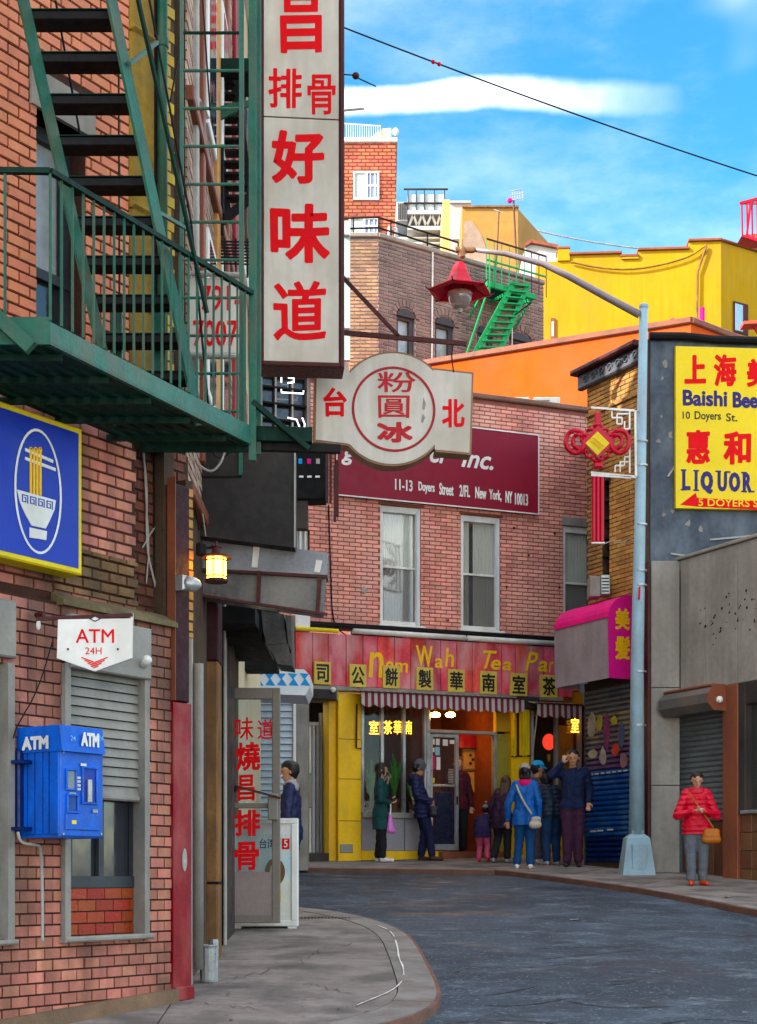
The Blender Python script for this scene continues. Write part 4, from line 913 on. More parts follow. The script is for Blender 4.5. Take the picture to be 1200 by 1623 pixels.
# tall sign
Dt = 15.6; H = at_depth(Dt).off(0)
H = Fr(P(405, 0, Dt).x, Dt, 1, .09)
ts = thing('tall_sign', 'tall off-white vertical sign with red characters in a dark maroon frame', 'sign', H.pt(.4, H.v(470, 580), -.1))
hv0, hv1 = H.v(470, 581), 13.4
u0, u1 = H.u(406), H.u(546)
MB().bev(H, u0, u1, hv0, hv1, -.35, 0, .012).to(ts, 'sign_box', m_rust)
m_cr2 = m_cream
seams = [574, 188, -180]
for yb, yt in ((574, 189), (187, -190), (-192, -500)):
    MB().bev(H, H.u(418), H.u(537), H.v(478, yb), H.v(478, yt), .0, .012, .004).to(ts, 'sign_panel', m_cr2)
for x0, x1 in ((407, 416), (539, 545)): MB().bev(H, H.u(x0), H.u(x1), hv0, hv1, 0, .03, .006).to(ts, 'frame_bar', m_rust)
MB().bev(H, H.u(416), H.u(539), hv0, H.v(478, 575), 0, .03, .006).to(ts, 'frame_bar', m_rust)
for ch, x0, x1, yt, yb, bo_ in (('昌', 443, 511, -30, 86, .042), ('排', 425, 479, 108, 172, .028), ('骨', 487, 532, 118, 182, .028), ('好', 429, 515, 206, 292, .045), ('味', 427, 524, 322, 418, .040), ('道', 432, 518, 445, 541, .030)):
    textpx(ts, ch, H, x0, x1, yt, yb, .0135, m_red, bo_, name='character', warp=.09)
bl = thing('sign_lamp', 'small maroon lamp on a thin arm sticking out from the tall sign', 'lamp', P(546, 120, Dt))
MB().tube([P(545, 118, Dt), P(560, 119, Dt), P(570, 125, Dt), P(596, 137, Dt)], .007, n=5).to(bl, 'arm', m_iron); MB().ball(P(564, 120, Dt), .04, .04, .035).to(bl, 'lamp_head', m_rust, smooth=True)
br = thing('steel_rod', 'short bare steel rod sticking out from the tall sign edge', 'rod', P(546, 175, Dt))
MB().tube([P(545, 175, Dt), P(577, 172, Dt)], .012, n=6).to(br, 'rod', m_conduit)
# round Taipei sign on bracket
Dr = 16.6; J = Fr(P(497, 0, Dr).x, Dr, 1, .09); j_ = lambda x, y: J.hit(x, y)
rs = thing('round_sign', 'white round sign with square ears and red characters hung from a maroon arm', 'sign', J.pt(.9, J.v(625, 738), 0))
def eared(o=0):
    pts = [(499 + o, 566 + o), (548 + o * .3, 571 + o)]
    cx, cy, r_ = 622, 648, 91 - o
    a0_, a1_ = math.radians(-140), math.radians(-42)
    for i in range(17): a = a0_ + (a1_ - a0_) * i / 16; pts.append((cx + r_ * math.cos(a), cy + r_ * math.sin(a)))
    pts += [(688 - o * .3, 583 + o), (751 - o, 590 + o), (747 - o, 721 - o), (690 - o * .3, 716 - o)]
    a0_, a1_ = math.radians(40), math.radians(140)
    for i in range(17): a = a0_ + (a1_ - a0_) * i / 16; pts.append((cx + r_ * math.cos(a), cy + r_ * math.sin(a)))
    pts += [(548 + o * .3, 706 - o), (497 + o, 700 - o)]
    return [j_(*p) for p in pts]
MB().prism(J, eared(0), -.22, 0).to(rs, 'sign_box', mat('brown_sign_frame', (.26, .15, .09), .5, .15, 4, .2))
MB().prism(J, eared(3.2), 0, .008).to(rs, 'sign_face', m_cream)
uc, vc = j_(624, 649)
MB().ring(J, uc, vc, 67 * Dr / FPX, 68 * Dr / FPX, .028, .0085, .014, 56).to(rs, 'red_ring', mat('ring_red', (.36, .01, .02), .5, .05, 3, 0))
for ch, x0, x1, yt, yb in (('台', 512, 550, 614, 661), ('北', 700, 737, 632, 678), ('粉', 598, 659, 589, 622), ('圓', 599, 649, 627, 663), ('冰', 597, 655, 668, 702)):
    textpx(rs, ch, J, x0, x1, yt, yb, .010, m_red if ch in '台北' else mat('deep_red', (.48, .008, .015), .5, .05, 3, 0), .012 if ch in '粉圓' else .045, name='character', warp=.07)
for p in (((671, 630), (675, 640), (673, 650), (669, 649)), ((670, 656), (674, 662), (670, 671), (667, 668))): MB().prism(J, [j_(*q) for q in p], .0085, .011).to(rs, 'paint_chip', m_greyp)
MB().bar(P(541, 527, Dr - .1), P(740, 545, Dr - .1), .035, .05).to(rs, 'support_arm', m_rust); MB().bar(P(541, 437, Dr - .1), P(632, 533, Dr - .1), .035, .04).to(rs, 'brace', m_rust)
MB().tube([P(718, 545, Dr - .1), P(716, 565, Dr - .1), P(719, 590, Dr - .1)], .009, n=6).to(rs, 'chain', m_rust)
# phone number sign behind the ladder
D7 = 10.32; V7 = at_depth(D7)
pn = thing('phone_number_sign', 'white sign with a red telephone number behind the green ladder', 'sign', P(340, 560, D7))
MB().bev(V7, V7.u(298), V7.u(381), V7.v(340, 560), V7.v(340, 440), -.12, 0, .006).to(pn, 'sign_panel', m_cream)
textpx(pn, '791-', V7, 318, 382, 452, 492, .003, m_red, .05); textpx(pn, '7007', V7, 306, 378, 507, 549, .003, m_red, .055)
for y in (433, 562): cyl([P(297, y, D7 - .02), P(386, y + 3, D7 - .02)], .02).to(pn, 'tube_rail', m_conduit)

# ------------------------------------------------------------ near fire escape
fe = thing('fire_escape', 'green iron fire escape balcony and stair over the blue noodle sign', 'fire escape', (-1.6, 8.4, 4.2))
ZB = CAMZ + 2.73; n0 = Vector((-1.67, 7.51)); n1 = Vector((-.79, 9.26))
wi = lambda y: A.pt(((y - 9.54) / A.U.y), 0, 0).x + .02     # x of the wall face at depth y
FE = Fr(n0.x, n0.y, n1.x - n0.x, n1.y - n0.y); LF = (n1 - n0).length
MB().box(FE, 0, LF, ZB - .012, ZB + .095, -.02, .0).box(FE, 0, LF, ZB - .02, ZB - .008, -.07, 0).to(fe, 'outer_beam', m_greenl)
z_end = ZB
MB().box(at_depth(7.51), wi(7.51) - .3, n0.x - .0, ZB - .02, ZB + .12, -.02, 0).to(fe, 'end_beam', m_green)
MB().box(at_depth(9.27), wi(9.27), n1.x, ZB - .06, ZB + .06, -.02, 0).to(fe, 'end_beam', m_dkgreen)
for i in range(5):
    t = (i + .35) / 5; y = 7.51 + (9.26 - 7.51) * t; xo = n0.x + (n1.x - n0.x) * t
    MB().box(at_depth(y), wi(y), xo - .03, ZB - .060, ZB - .022, -.02, 0).to(fe, 'bearer', m_dkgreen)
ns_ = 11
for i in range(ns_):
    o_ = .05 + i * .095
    a = Vector((n0.x - o_, n0.y + .03)); b = Vector((n1.x - o_, n1.y - .03))
    if b.x < wi(b.y): 
        t = 1.0
        for k in range(60):
            t = 1 - k / 60; 
            if (a.x + (b.x - a.x) * t) > wi(a.y + (b.y - a.y) * t): break
        b = a + (b - a) * t
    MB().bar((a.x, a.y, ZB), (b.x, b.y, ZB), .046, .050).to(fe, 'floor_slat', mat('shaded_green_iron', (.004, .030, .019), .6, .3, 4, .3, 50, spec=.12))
# braces below
MB().bar(P(-10, 497, 7.45), P(50, 552, 7.45), .05, .07).to(fe, 'brace', m_green)
# railing
ZR = ZB + .88
MB().bar((n0.x, n0.y, ZR - .02), (n1.x, n1.y, ZR + .05), .03, .028).to(fe, 'handrail', m_dkgreen)
MB().bar((wi(7.51) - .3, n0.y, ZR - .005), (n0.x, n0.y, ZR - .02), .03, .028).to(fe, 'handrail', m_dkgreen)
nb = 23
for i in range(nb):
    t = i / (nb - 1); x, y = n0.x + (n1.x - n0.x) * t, n0.y + (n1.y - n0.y) * t
    MB().bar((x, y, ZB + .1), (x, y, ZR - .02 + .07 * t - .01), .013, .013).to(fe, 'baluster', m_green)
for x in (-1.90, -2.05): MB().bar((x, n0.y, ZB + .1), (x, n0.y, ZR - .01), .013, .013).to(fe, 'baluster', m_green)
MB().bar((n1.x, n1.y, ZB - .12), (n1.x, n1.y, 9.5), .045, .03).to(fe, 'corner_post', m_green); MB().bar((n1.x + .03, n1.y + .1, ZB - .05), (n1.x + .03, n1.y + .1, 9.5), .03, .02).to(fe, 'corner_post', m_greenl)
MB().bar((n1.x, n1.y, ZB + .25), P(490, 712, 9.3), .05, .03).to(fe, 'side_brace', m_dkgreen)
MB().bar(P(402, 688, 9.35), P(495, 690, 9.35), .05, .09).to(fe, 'side_beam', m_dkgreen); MB().bar(P(402, 708, 9.4), P(540, 712, 9.4), .05, .05).to(fe, 'side_beam', m_iron)
# stair
wdt = .455
def trd(i): return Vector((-1.40 - .038 * (i - 1), 8.77 - .066 * i, 3.0 + CAMZ + .2 * i))
for i in range(-1, 12):
    c = trd(i); F_ = at_depth(c.y)
    MB().bev(F_, c.x - wdt / 2, c.x + wdt / 2, c.z - .048, c.z + .0, -.13, .0, .004).to(fe, 'tread', m_iron)
    MB().box(F_, c.x - wdt / 2, c.x + wdt / 2, c.z + .0005, c.z + .006, -.13, .01).to(fe, 'tread_lip', m_dkgreen)
a, b = trd(-1.4), trd(11.8)
for sgn in (-1, 1):
    d = Vector((sgn * (wdt / 2 + .015), -.04, -.02)); 
    MB().bar(a + d, b + d, .018, .085).to(fe, 'stringer', m_greenl)
    d2 = Vector((sgn * (wdt / 2 + .015), -.12, .62))
    if sgn > 0: MB().bar(a + d2 + Vector((.05, 0, 0)), b + d2, .02, .02).to(fe, 'stair_handrail', m_dkgreen)
MB().bar(P(205, 101, 8.2), P(249, 67, 8.9), .02, .02).to(fe, 'tie_rod', m_greenl)
MB().bar(P(252, 337, 8.7), P(302, 366, 9.25), .02, .02).to(fe, 'tie_rod', m_greenl)
for a, b in (((235, -10, 8.9), (303, 352, 9.2)), ((283, 90, 9.2), (270, 160, 9.2)), ((88, 0, 8.3), (130, 230, 8.7)), ((188, 100, 9.1), (190, 700, 9.1)), ((321, -5, 9.3), (333, 175, 9.3)), ((303, 352, 9.2), (330, 640, 9.3))):
    MB().bar(P(*a), P(*b), .010, .010).to(fe, 'rod', m_iron)
for sx in (184, 254):   # posts seen through the stair down to the platform
    MB().bar(P(sx, 478 if sx > 200 else 470, 8.9), P(sx, 612, 8.9), .07, .03).to(fe, 'stair_post', m_green)
# vertical ladder
ld_ = thing('wall_ladder', 'green vertical ladder beside the telephone number sign', 'ladder', P(335, 720, 9.34))
for x in (288, 383): MB().bar(P(x, 715, 9.34), P(x, -420, 9.34), .022 if x < 300 else .03, .02).to(ld_, 'rail', m_greenl)
for i in range(-6, 12): cyl([P(288, 52 + 60 * i, 9.34), P(384, 52 + 60 * i, 9.34)], .0095, n=6).to(ld_, 'rung', m_dkgreen if i < 1 else m_greenl)
# second escape further along
f2 = thing('fire_escape', 'second green fire escape with a short stair seen beyond the vertical ladder', 'fire escape', P(360, 180, 12.2))
D2 = 12.2; Y2 = at_depth(D2)
def yb_(x0, x1, yt, yb, m, w0=-.4, w1=0, nm='beam'): MB().box(Y2, Y2.u(x0), Y2.u(x1), Y2.v((x0 + x1) / 2, yb), Y2.v((x0 + x1) / 2, yt), w0, w1).to(f2, nm, m)
yb_(318, 396, 92, 113, m_dkgreen, -.03, 0, 'platform_beam'); yb_(318, 330, 113, 205, m_green, -.03, 0, 'plate')
MB().prism(Y2, [(Y2.u(a), Y2.v(a, b)) for a, b in ((318, 176), (372, 162), (396, 158), (396, 166), (346, 190), (324, 196))], -.03, 0).to(f2, 'gusset', m_green)
for i in range(9): MB().bar(P(318 + i * .5, 118 + i * 4, D2 + .1 + .2 * i), P(396, 118 + i * 4, D2 + .1 + .2 * i), .05, .02).to(f2, 'floor_slat', m_iron)
for i in range(11):
    y = 135 + i * 18; MB().bar(P(338 + i * 2.2, y, D2 + .4), P(372 + i * 2.2, y, D2 + .4), .12, .02).to(f2, 'tread', m_iron)
MB().bar(P(334, 120, D2 + .4), P(362, 345, D2 + .4), .02, .06).to(f2, 'stringer', m_iron); MB().bar(P(371, 120, D2 + .4), P(398, 320, D2 + .4), .02, .06).to(f2, 'stringer', m_iron)
MB().bar(P(352, 230, D2), P(352, 372, D2), .03, .03).to(f2, 'post', m_iron)
MB().bar(P(350, 352, D2), P(400, 312, D2), .03, .07).to(f2, 'brace', m_iron)
for i in range(8): MB().bar(P(334, 382 + i * 5, D2), P(400, 384 + i * 5, D2), .012, .012).to(f2, 'grille_bar', m_iron)
for i in range(4): MB().bar(P(338 + i * 18, 378, D2), P(338 + i * 18, 440, D2), .014, .014).to(f2, 'grille_post', m_iron)
# ------------------------------------------------------------ tea parlour building
NW = Fr(0, 24.6, 2.65, 1)
nu = NW.u; nv = NW.v
nw = thing('tea_parlour_building', 'pink brick tea parlour building with yellow shopfront and burgundy signboard', 'building', NW.pt(0, gz(24.7), 0))
uL, uR = nu(290), nu(960)
vS = nv(680, 1003)              # underside of brick / cornice level
roof = nv(845, 643)
wins = [NW.rect(603, 667, 803, 991), NW.rect(731, 793, 818, 999), NW.rect(893, 955, 836, 1010)]
neon = NW.rect(412, 492, 588, 690)
silv = NW.rect(452, 491, 838, 905)
holes = wins + [neon, silv]
wall_with_holes(MB(), NW, uL, uR, vS, roof, -.35, -.012, holes).to(nw, 'wall', m_mortN)
bricks(nw, NW, uL, uR, vS, roof - .08, m_brickN, holes=holes, j=.012)
MB().box(NW, uL, nu(466), gz(23), vS - .001, -.35, -.05).to(nw, 'lower_wall', m_brickD)
MB().bev(NW, uL - .1, uR + .05, roof, roof + .09, -.4, .06, .02).to(nw, 'parapet_coping', mat('brown_coping', (.22, .12, .09), .8, .2, 3, .3))
MB().poly_z([(NW.pt(uL, 0, -.35).x, NW.pt(uL, 0, -.35).y), (NW.pt(uR, 0, -.35).x, NW.pt(uR, 0, -.35).y), (3.6, 34), (-3.4, 34)], lambda y: roof - .3, .2).to(nw, 'roof', m_char)
for h, cur in zip(wins, (0, 1, 0)):
    u0, u1, v0, v1 = h
    wf = wall_with_holes(MB(), NW, u0, u1, v0, v1, -.16, -.03, [(u0 + .055, u1 - .085, v0 + .07, v1 - .10)]).to(nw, 'window_frame', m_white)
    MB().bev(NW, u1 - .075, u1 - .035, v0 + .03, v1 - .05, -.03, -.005, .004).to(wf, 'storm_frame', mat('blue_white', (.62, .68, .74), .4, .05, 3, .05))
    vm = v0 + (v1 - v0) * .49
    MB().bev(NW, u0 + .05, u1 - .08, vm - .018, vm + .018, -.13, -.06, .004).to(wf, 'meeting_rail', m_white)
    MB().box(NW, u0 + .055, u1 - .085, vm, v1 - .1, -.10, -.095).to(wf, 'upper_pane', m_wglass)
    MB().box(NW, u0 + .055, u1 - .085, v0 + .07, vm, -.085, -.08).to(wf, 'lower_pane', glassmat('dusty_glass', (.72, .72, .72), .06, .08))
    for y in (v0 + .06,): pass
    # pleated curtain
    mb = MB(); n = 36; W0, W1 = u0 + .04, u1 - .06
    for i in range(n):
        a = W0 + (W1 - W0) * i / n; b = W0 + (W1 - W0) * (i + 1) / n
        if cur and abs((a + b) / 2 - (W0 + (W1 - W0) * .30)) < .03: continue
        f = lambda t: -.125 + .010 * math.sin(t * 2.1)
        mb.quad(NW.pt(a, v0 + .02, f(i)), NW.pt(b, v0 + .02, f(i + 1)), NW.pt(b, v1, f(i + 1)), NW.pt(a, v1, f(i)))
    mb.to(wf, 'curtain', m_wcloth)
    MB().box(NW, u0 - .1, u1 + .1, v0 - .1, v1 + .1, -1.2, -1.1).to(wf, 'dark_room', m_black)
    MB().bev(NW, u0 - .05, u1 + .07, v0 - .10, v0 - .005, -.1, .07, .015).to(nw, 'window_sill', m_white)
    MB().bev(NW, u0 - .03, u1 + .05, v1 + .003, v1 + (.16 if u0 > 2.4 else .05), -.1, .02, .01).to(nw, 'window_lintel', m_stone if u0 > 2.4 else m_brownp)
# dark window with neon strokes
u0, u1, v0, v1 = neon
nf = wall_with_holes(MB(), NW, u0, u1, v0, v1, -.2, -.02, [(u0 + .05, u1 - .05, v0 + .05, v1 - .05)]).to(nw, 'window_frame', m_greyp)
MB().box(NW, u0, u1, v0, v1, -.16, -.15).to(nf, 'pane', m_dglass)
for k in range(1, 4): MB().box(NW, u0, u1, v0 + (v1 - v0) * k / 4 - .015, v0 + (v1 - v0) * k / 4 + .015, -.14, -.05).to(nf, 'glazing_bar', m_iron)
for k in (1, 2): MB().box(NW, u0 + (u1 - u0) * k / 3 - .015, u0 + (u1 - u0) * k / 3 + .015, v0, v1, -.139, -.06).to(nf, 'glazing_bar', m_conduit)
m_wneon = mat('pale_neon', (.9, .9, .95), .4, 0, 3, 0, emit=.6, ecol=(.9, .9, 1))
nq = lambda x, y: NW.pt(*NW.off(.02).hit(x, y), .02)
for pts in ([(446, 593), (446, 606)], [(453, 594), (458, 599), (466, 599), (466, 606), (456, 607)], [(446, 617), (446, 622), (481, 624), (481, 619)], [(456, 662), (470, 665), (476, 680)], [(479, 662), (483, 672), (482, 682)]):
    cyl([nq(*p) for p in pts], .012, n=5).to(nf, 'neon_tube', m_wneon)
MB().box(NW, silv[0], silv[1], silv[2], silv[3], -.12, -.10).to(nw, 'side_window', mat('silver_blind', (.55, .57, .58), .4, .1, 3, .1))
for x in (466, 476, 484): MB().box(NW, nu(x), nu(x + 3), silv[2], silv[3], -.1, -.04).to(nw, 'mullion', m_white)
# wall anchors and stains
for x, y in ((577, 935), (815, 837), (879, 845), (803, 930), (887, 931), (710, 983), (838, 880)):
    mb = MB(); c = NW.off(.01).hit(x, y); r_ = .07 if x == 577 else .022
    mb.prism(NW, [(c[0] + (r_ if k % 2 else r_ * .55) * math.cos(k * .524), c[1] + (r_ if k % 2 else r_ * .55) * math.sin(k * .524)) for k in range(12)], .0, .025); mb.to(nw, 'wall_anchor', m_conduit if x == 577 else m_rust)
wire('roof_cable', 'thin cable running down the pink brick beside the burgundy board', [nq(521, 800), nq(524, 900), nq(527, 990), nq(545, 1005), nq(558, 1012)], .012, m_iron)
# burgundy board
bg_ = thing('burgundy_signboard', 'burgundy signboard with white street address across the pink brick', 'signboard', NW.pt(nu(700), nv(700, 790), .1))
n7 = NW.off(.1)
q = [n7.hit(*p) for p in ((534, 655), (854, 690), (853, 815), (534, 778))]; q = [(q[0][0], q[1][1]), q[1], (q[1][0], q[2][1]), (q[0][0], q[2][1])]
MB().prism(NW, q, .0, .1).to(bg_, 'board', m_burg)
mb = MB(); 
for a, b in zip(q, q[1:] + q[:1]): mb.bar(NW.pt(*a, .1), NW.pt(*b, .1), .02, .02)
mb.to(bg_, 'white_edging', m_white)
uS = lambda x: n7.u(x)
f = lambda x, y: n7.v(x, y)
text(bg_, '11-13', NW, uS(626), uS(654), f(640, 778), f(640, 760), .104, m_white, .006)
for s, x0, x1, yc in (('Doyers', 663, 689, 772), ('Street', 696, 719, 774), ('2/FL', 728, 745, 777), ('New', 753, 771, 780), ('York,', 775, 795, 784), ('NY', 801, 812, 787), ('10013', 816, 837, 790)):
    text(bg_, s, NW, uS(x0), uS(x1), f(x0, yc + 10), f(x0, yc - 9), .104, m_white, .006)
text(bg_, 'Inc.', NW, uS(731), uS(782), f(755, 743), f(755, 712), .104, m_white, .012, shear=.35)
text(bg_, 'el', NW, uS(681), uS(709), f(700, 735), f(700, 702), .104, m_white, .012, shear=.35)
text(bg_, 'g', NW, uS(541), uS(563), f(552, 738), f(552, 712), .104, m_white, .012, shear=.3)
# white tube and black ledge above the plank board
MB().bev(NW, nu(468), nu(885), vS - .02, vS + .05, -.05, .14, .01).to(nw, 'ledge_flashing', m_iron)
tl = thing('white_tube_light', 'long white tube fitting along the top of the faded red planks', 'light', NW.pt(nu(700), vS, .2))
for x0, x1 in ((560, 738), (741, 880)):
    n2 = NW.off(.2); cyl([NW.pt(n2.u(x0), vS - .085, .2), NW.pt(n2.u(x1), vS - .085, .2)], .045, n=10).to(tl, 'tube', m_white, smooth=True)
n2 = NW.off(.2); cyl([NW.pt(n2.u(468), vS - .10, .2), NW.pt(n2.u(536), vS - .10, .2)], .035, n=8).to(tl, 'yellow_tube', m_yborder)
# plank board
pb = thing('plank_signboard', 'faded red plank signboard with yellow letters and character plaques', 'signboard', NW.pt(nu(680), nv(680, 1100), .15))
pv0, pv1 = nv(680, 1096), vS - .14
n3 = NW.off(.15)
uu = n3.u(468); k = 0
while uu < n3.u(893):
    wd = .25 + .06 * random.random(); MB().bev(NW, uu + .004, uu + wd - .004, pv0, pv1, 0.02, .15 + random.uniform(-.008, .008), .008).to(pb, 'plank', m_plank); uu += wd
MB().bev(NW, n3.u(464), n3.u(893), pv0 - .08, pv0 - .004, .0, .17, .01).to(pb, 'bottom_rail', m_greyp)
def plk(s, x0, x1, yt, yb, sh=0, b=.05): textpx(pb, s, NW, x0, x1, yt, yb, .162, m_orlet, b * .38, shear=sh, name='letter')
plk('n', 584, 608, 1033, 1074, .1, .09); plk('o', 611, 624, 1048, 1064, .1, .12); plk('m', 625, 647, 1050, 1066, .1, .07)
plk('W', 659, 686, 1023, 1057, -.05, .08); plk('a', 689, 702, 1043, 1059, .1, .12); plk('h', 705, 720, 1027, 1057, .1, .12)
plk('T', 765, 788, 1031, 1060, .3, .07); plk('e', 778, 794, 1045, 1062, .2, .14); plk('a', 796, 811, 1048, 1063, .2, .14)
plk('P', 832, 853, 1033, 1064, .3, .07); plk('a', 853, 868, 1047, 1065, .2, .14); plk('r', 870, 878, 1048, 1066, .2, .1)
for ch, x, y in (('司', 512, 1067), ('公', 568, 1071), ('餅', 621, 1073), ('製', 674, 1076), ('華', 724, 1079), ('南', 775, 1082), ('室', 823, 1085), ('茶', 871, 1088)):
    n8 = NW.off(.19); u0, u1, v0, v1 = n8.u(x - 14), n8.u(x + 13), n8.v(x, y + 18), n8.v(x, y - 18)
    pq = MB().bev(NW, u0, u1, v0, v1, .15, .19, .006).to(pb, 'plaque', m_tile)
    text(pq, ch, NW, u0 + .035, u1 - .035, v0 + .035, v1 - .035, .1915, m_ink, .010, name='character')
# striped scalloped awning
m_astripe = mat('awning_maroon', (.16, .03, .05), .8, .15, 4, .3); m_awh = mat('awning_cream', (.46, .42, .39), .8, .12, 4, .3, dirt=((.35, .28, .25), .5, 5))
def awning(name, lab, x0, x1, y0, y1):
    n5 = NW.off(.55); t = thing(name, lab, 'awning', NW.pt(n5.u((x0 + x1) / 2), nv(700, 1120), .5))
    u0, u1 = n5.u(x0), n5.u(x1); vt = n5.v((x0 + x1) / 2, y0); vb = n5.v((x0 + x1) / 2, y1)
    n = int((u1 - u0) / .055)
    for i in range(n):
        a = u0 + (u1 - u0) * i / n; b = u0 + (u1 - u0) * (i + 1) / n
        m_ = (m_awh, m_astripe, m_awh, m_astripe)[i % 4] if i % 2 else m_awh
        m_ = m_astripe if i % 2 else m_awh
        sc_ = [.0, .03][(i // 2) % 2] * .6
        mb = MB(); mb.hexa([NW.pt(a, vt, .15), NW.pt(b, vt, .15), NW.pt(b, vt - .01, .14), NW.pt(a, vt - .01, .14)][0:0] or [NW.pt(a, vt - .05, .55), NW.pt(b, vt - .05, .55), NW.pt(b, vt + .02, .17), NW.pt(a, vt + .02, .17), NW.pt(a, vt - .04, .55), NW.pt(b, vt - .04, .55), NW.pt(b, vt + .03, .17), NW.pt(a, vt + .03, .17)])
        s0, s1 = abs(math.sin(i * math.pi / 4)), abs(math.sin((i + 1) * math.pi / 4))
        mb.add([NW.pt(a, vb + .03 - s0 * .05, .56), NW.pt(b, vb + .03 - s1 * .05, .56), NW.pt(b, vt - .045, .55), NW.pt(a, vt - .045, .55), NW.pt(a, vb + .03 - s0 * .05, .548), NW.pt(b, vb + .03 - s1 * .05, .548), NW.pt(b, vt - .045, .538), NW.pt(a, vt - .045, .538)], [(0, 1, 2, 3), (5, 4, 7, 6), (0, 4, 5, 1)])
        mb.to(t, 'canvas_stripe', m_)
    MB().box(NW, u0 - .02, u1 + .02, vt - .055, vt - .03, .50, .57).to(t, 'front_bar', m_rust)
awning('striped_awning', 'long maroon and cream striped awning over the door and left window', 573, 831, 1098, 1124)
awning('striped_awning', 'short maroon and cream striped awning over the right window', 852, 922, 1112, 1137)
MB().bev(NW, NW.off(.2).u(820), NW.off(.2).u(856), nv(838, 1126), nv(838, 1106), 0, .2, .02).to(nw, 'junction_block', m_char)
# shopfront
vg = lambda x: gz((NW.pt(nu(x), 0)).y)
vtop = pv0 - .09
def blk(x0, x1, yt, yb, m, nm, w0=-.3, w1=0, par=None, b=.01):
    f_ = NW.off(w1) if abs(w1) > .05 else NW; u0, u1, v0, v1 = f_.rect(x0, x1, yt, yb); return MB().bev(NW, u0, u1, v0, v1, w0, w1, b).to(par or nw, nm, m)
blk(536, 573, 1099, 1366, m_yellow, 'yellow_pier', -.3, .10)
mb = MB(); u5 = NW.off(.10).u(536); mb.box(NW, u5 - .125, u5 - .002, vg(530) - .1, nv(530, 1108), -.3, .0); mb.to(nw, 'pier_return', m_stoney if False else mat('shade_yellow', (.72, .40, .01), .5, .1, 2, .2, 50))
for y in (1173, 1236, 1302): MB().box(NW, u5 + .01, NW.off(.1).u(572), nv(550, y), nv(550, y) + .012, .10, .103).to(nw, 'pier_joint', m_stoney)
blk(539, 560, 1338, 1352, m_greyp, 'vent_grille', 0, .115)
blk(573, 701, 1349, 1366, m_yellow, 'yellow_plinth', -.1, .06)
blk(701, 800, 1350, 1366, m_brownp, 'door_step', -1.0, .22)
blk(490, 536, 1092, 1109, m_greyp, 'grey_lintel', -.3, .16)
blk(811, 840, 1100, 1364, m_yellow, 'yellow_pier', -.2, .08)
blk(786, 811, 1128, 1160, mat('mustard_panel', (.45, .30, .05), .6, .1, 3, .1), 'mustard_panel', -.1, 0)
wp = blk(787, 810, 1163, 1350, mat('olive_board', (.30, .26, .05), .6, .15, 3, .1), 'side_panel', -.12, -.02)
blk(840, 925, 1325, 1366, m_yellow, 'yellow_stall_riser', -.2, .04)
for x in (816, 822, 830, 834): cyl([NW.pt(NW.off(.14).u(x), nv(x, 1112), .12), NW.pt(NW.off(.14).u(x), nv(x, 1200), .12)], .022, n=8).to(nw, 'yellow_pipe', m_yborder if x != 822 else m_rust)
cyl([NW.pt(NW.off(.14).u(812), nv(812, 1200), .12), NW.pt(NW.off(.14).u(842), nv(842, 1199), .12)], .014).to(nw, 'pipe_bracket', m_rust)
cyl([NW.pt(NW.off(.2).u(567), nv(567, 1118), .16), NW.pt(NW.off(.2).u(566), nv(566, 1187), .16), NW.pt(NW.off(.2).u(574), nv(566, 1188), .16)], .014).to(nw, 'awning_crank', m_rust)
cyl([NW.pt(NW.off(.2).u(848), nv(848, 1130), .3), NW.pt(NW.off(.2).u(842), nv(842, 1215), .2)], .012).to(nw, 'awning_strut', m_conduit)
# left display window
sw = MB().bev(NW, nu(573), nu(678), nv(620, 1297), nv(620, 1288), -.12, .05, .01).to(nw, 'shop_window_sill', m_conduit)
for x in (573, 604, 639, 673):
    MB().bev(NW, nu(x), nu(x + 5), nv(x, 1290), nv(x, 1112), -.1, -.01, .006).to(nw, 'window_mullion', m_steel)
for x0, x1 in ((578, 604), (609, 639), (644, 673)): MB().box(NW, nu(x0), nu(x1), nv(620, 1290), nv(620, 1112), -.06, -.052).to(nw, 'shop_pane', m_pglass)
m_gpan = mat('lilac_grey_panel', (.32, .31, .34), .6, .1, 2, .1)
for x0, x1 in ((573, 606), (607, 641), (642, 678)): blk(x0, x1, 1297, 1349, m_gpan, 'stall_riser_panel', -.1, 0)
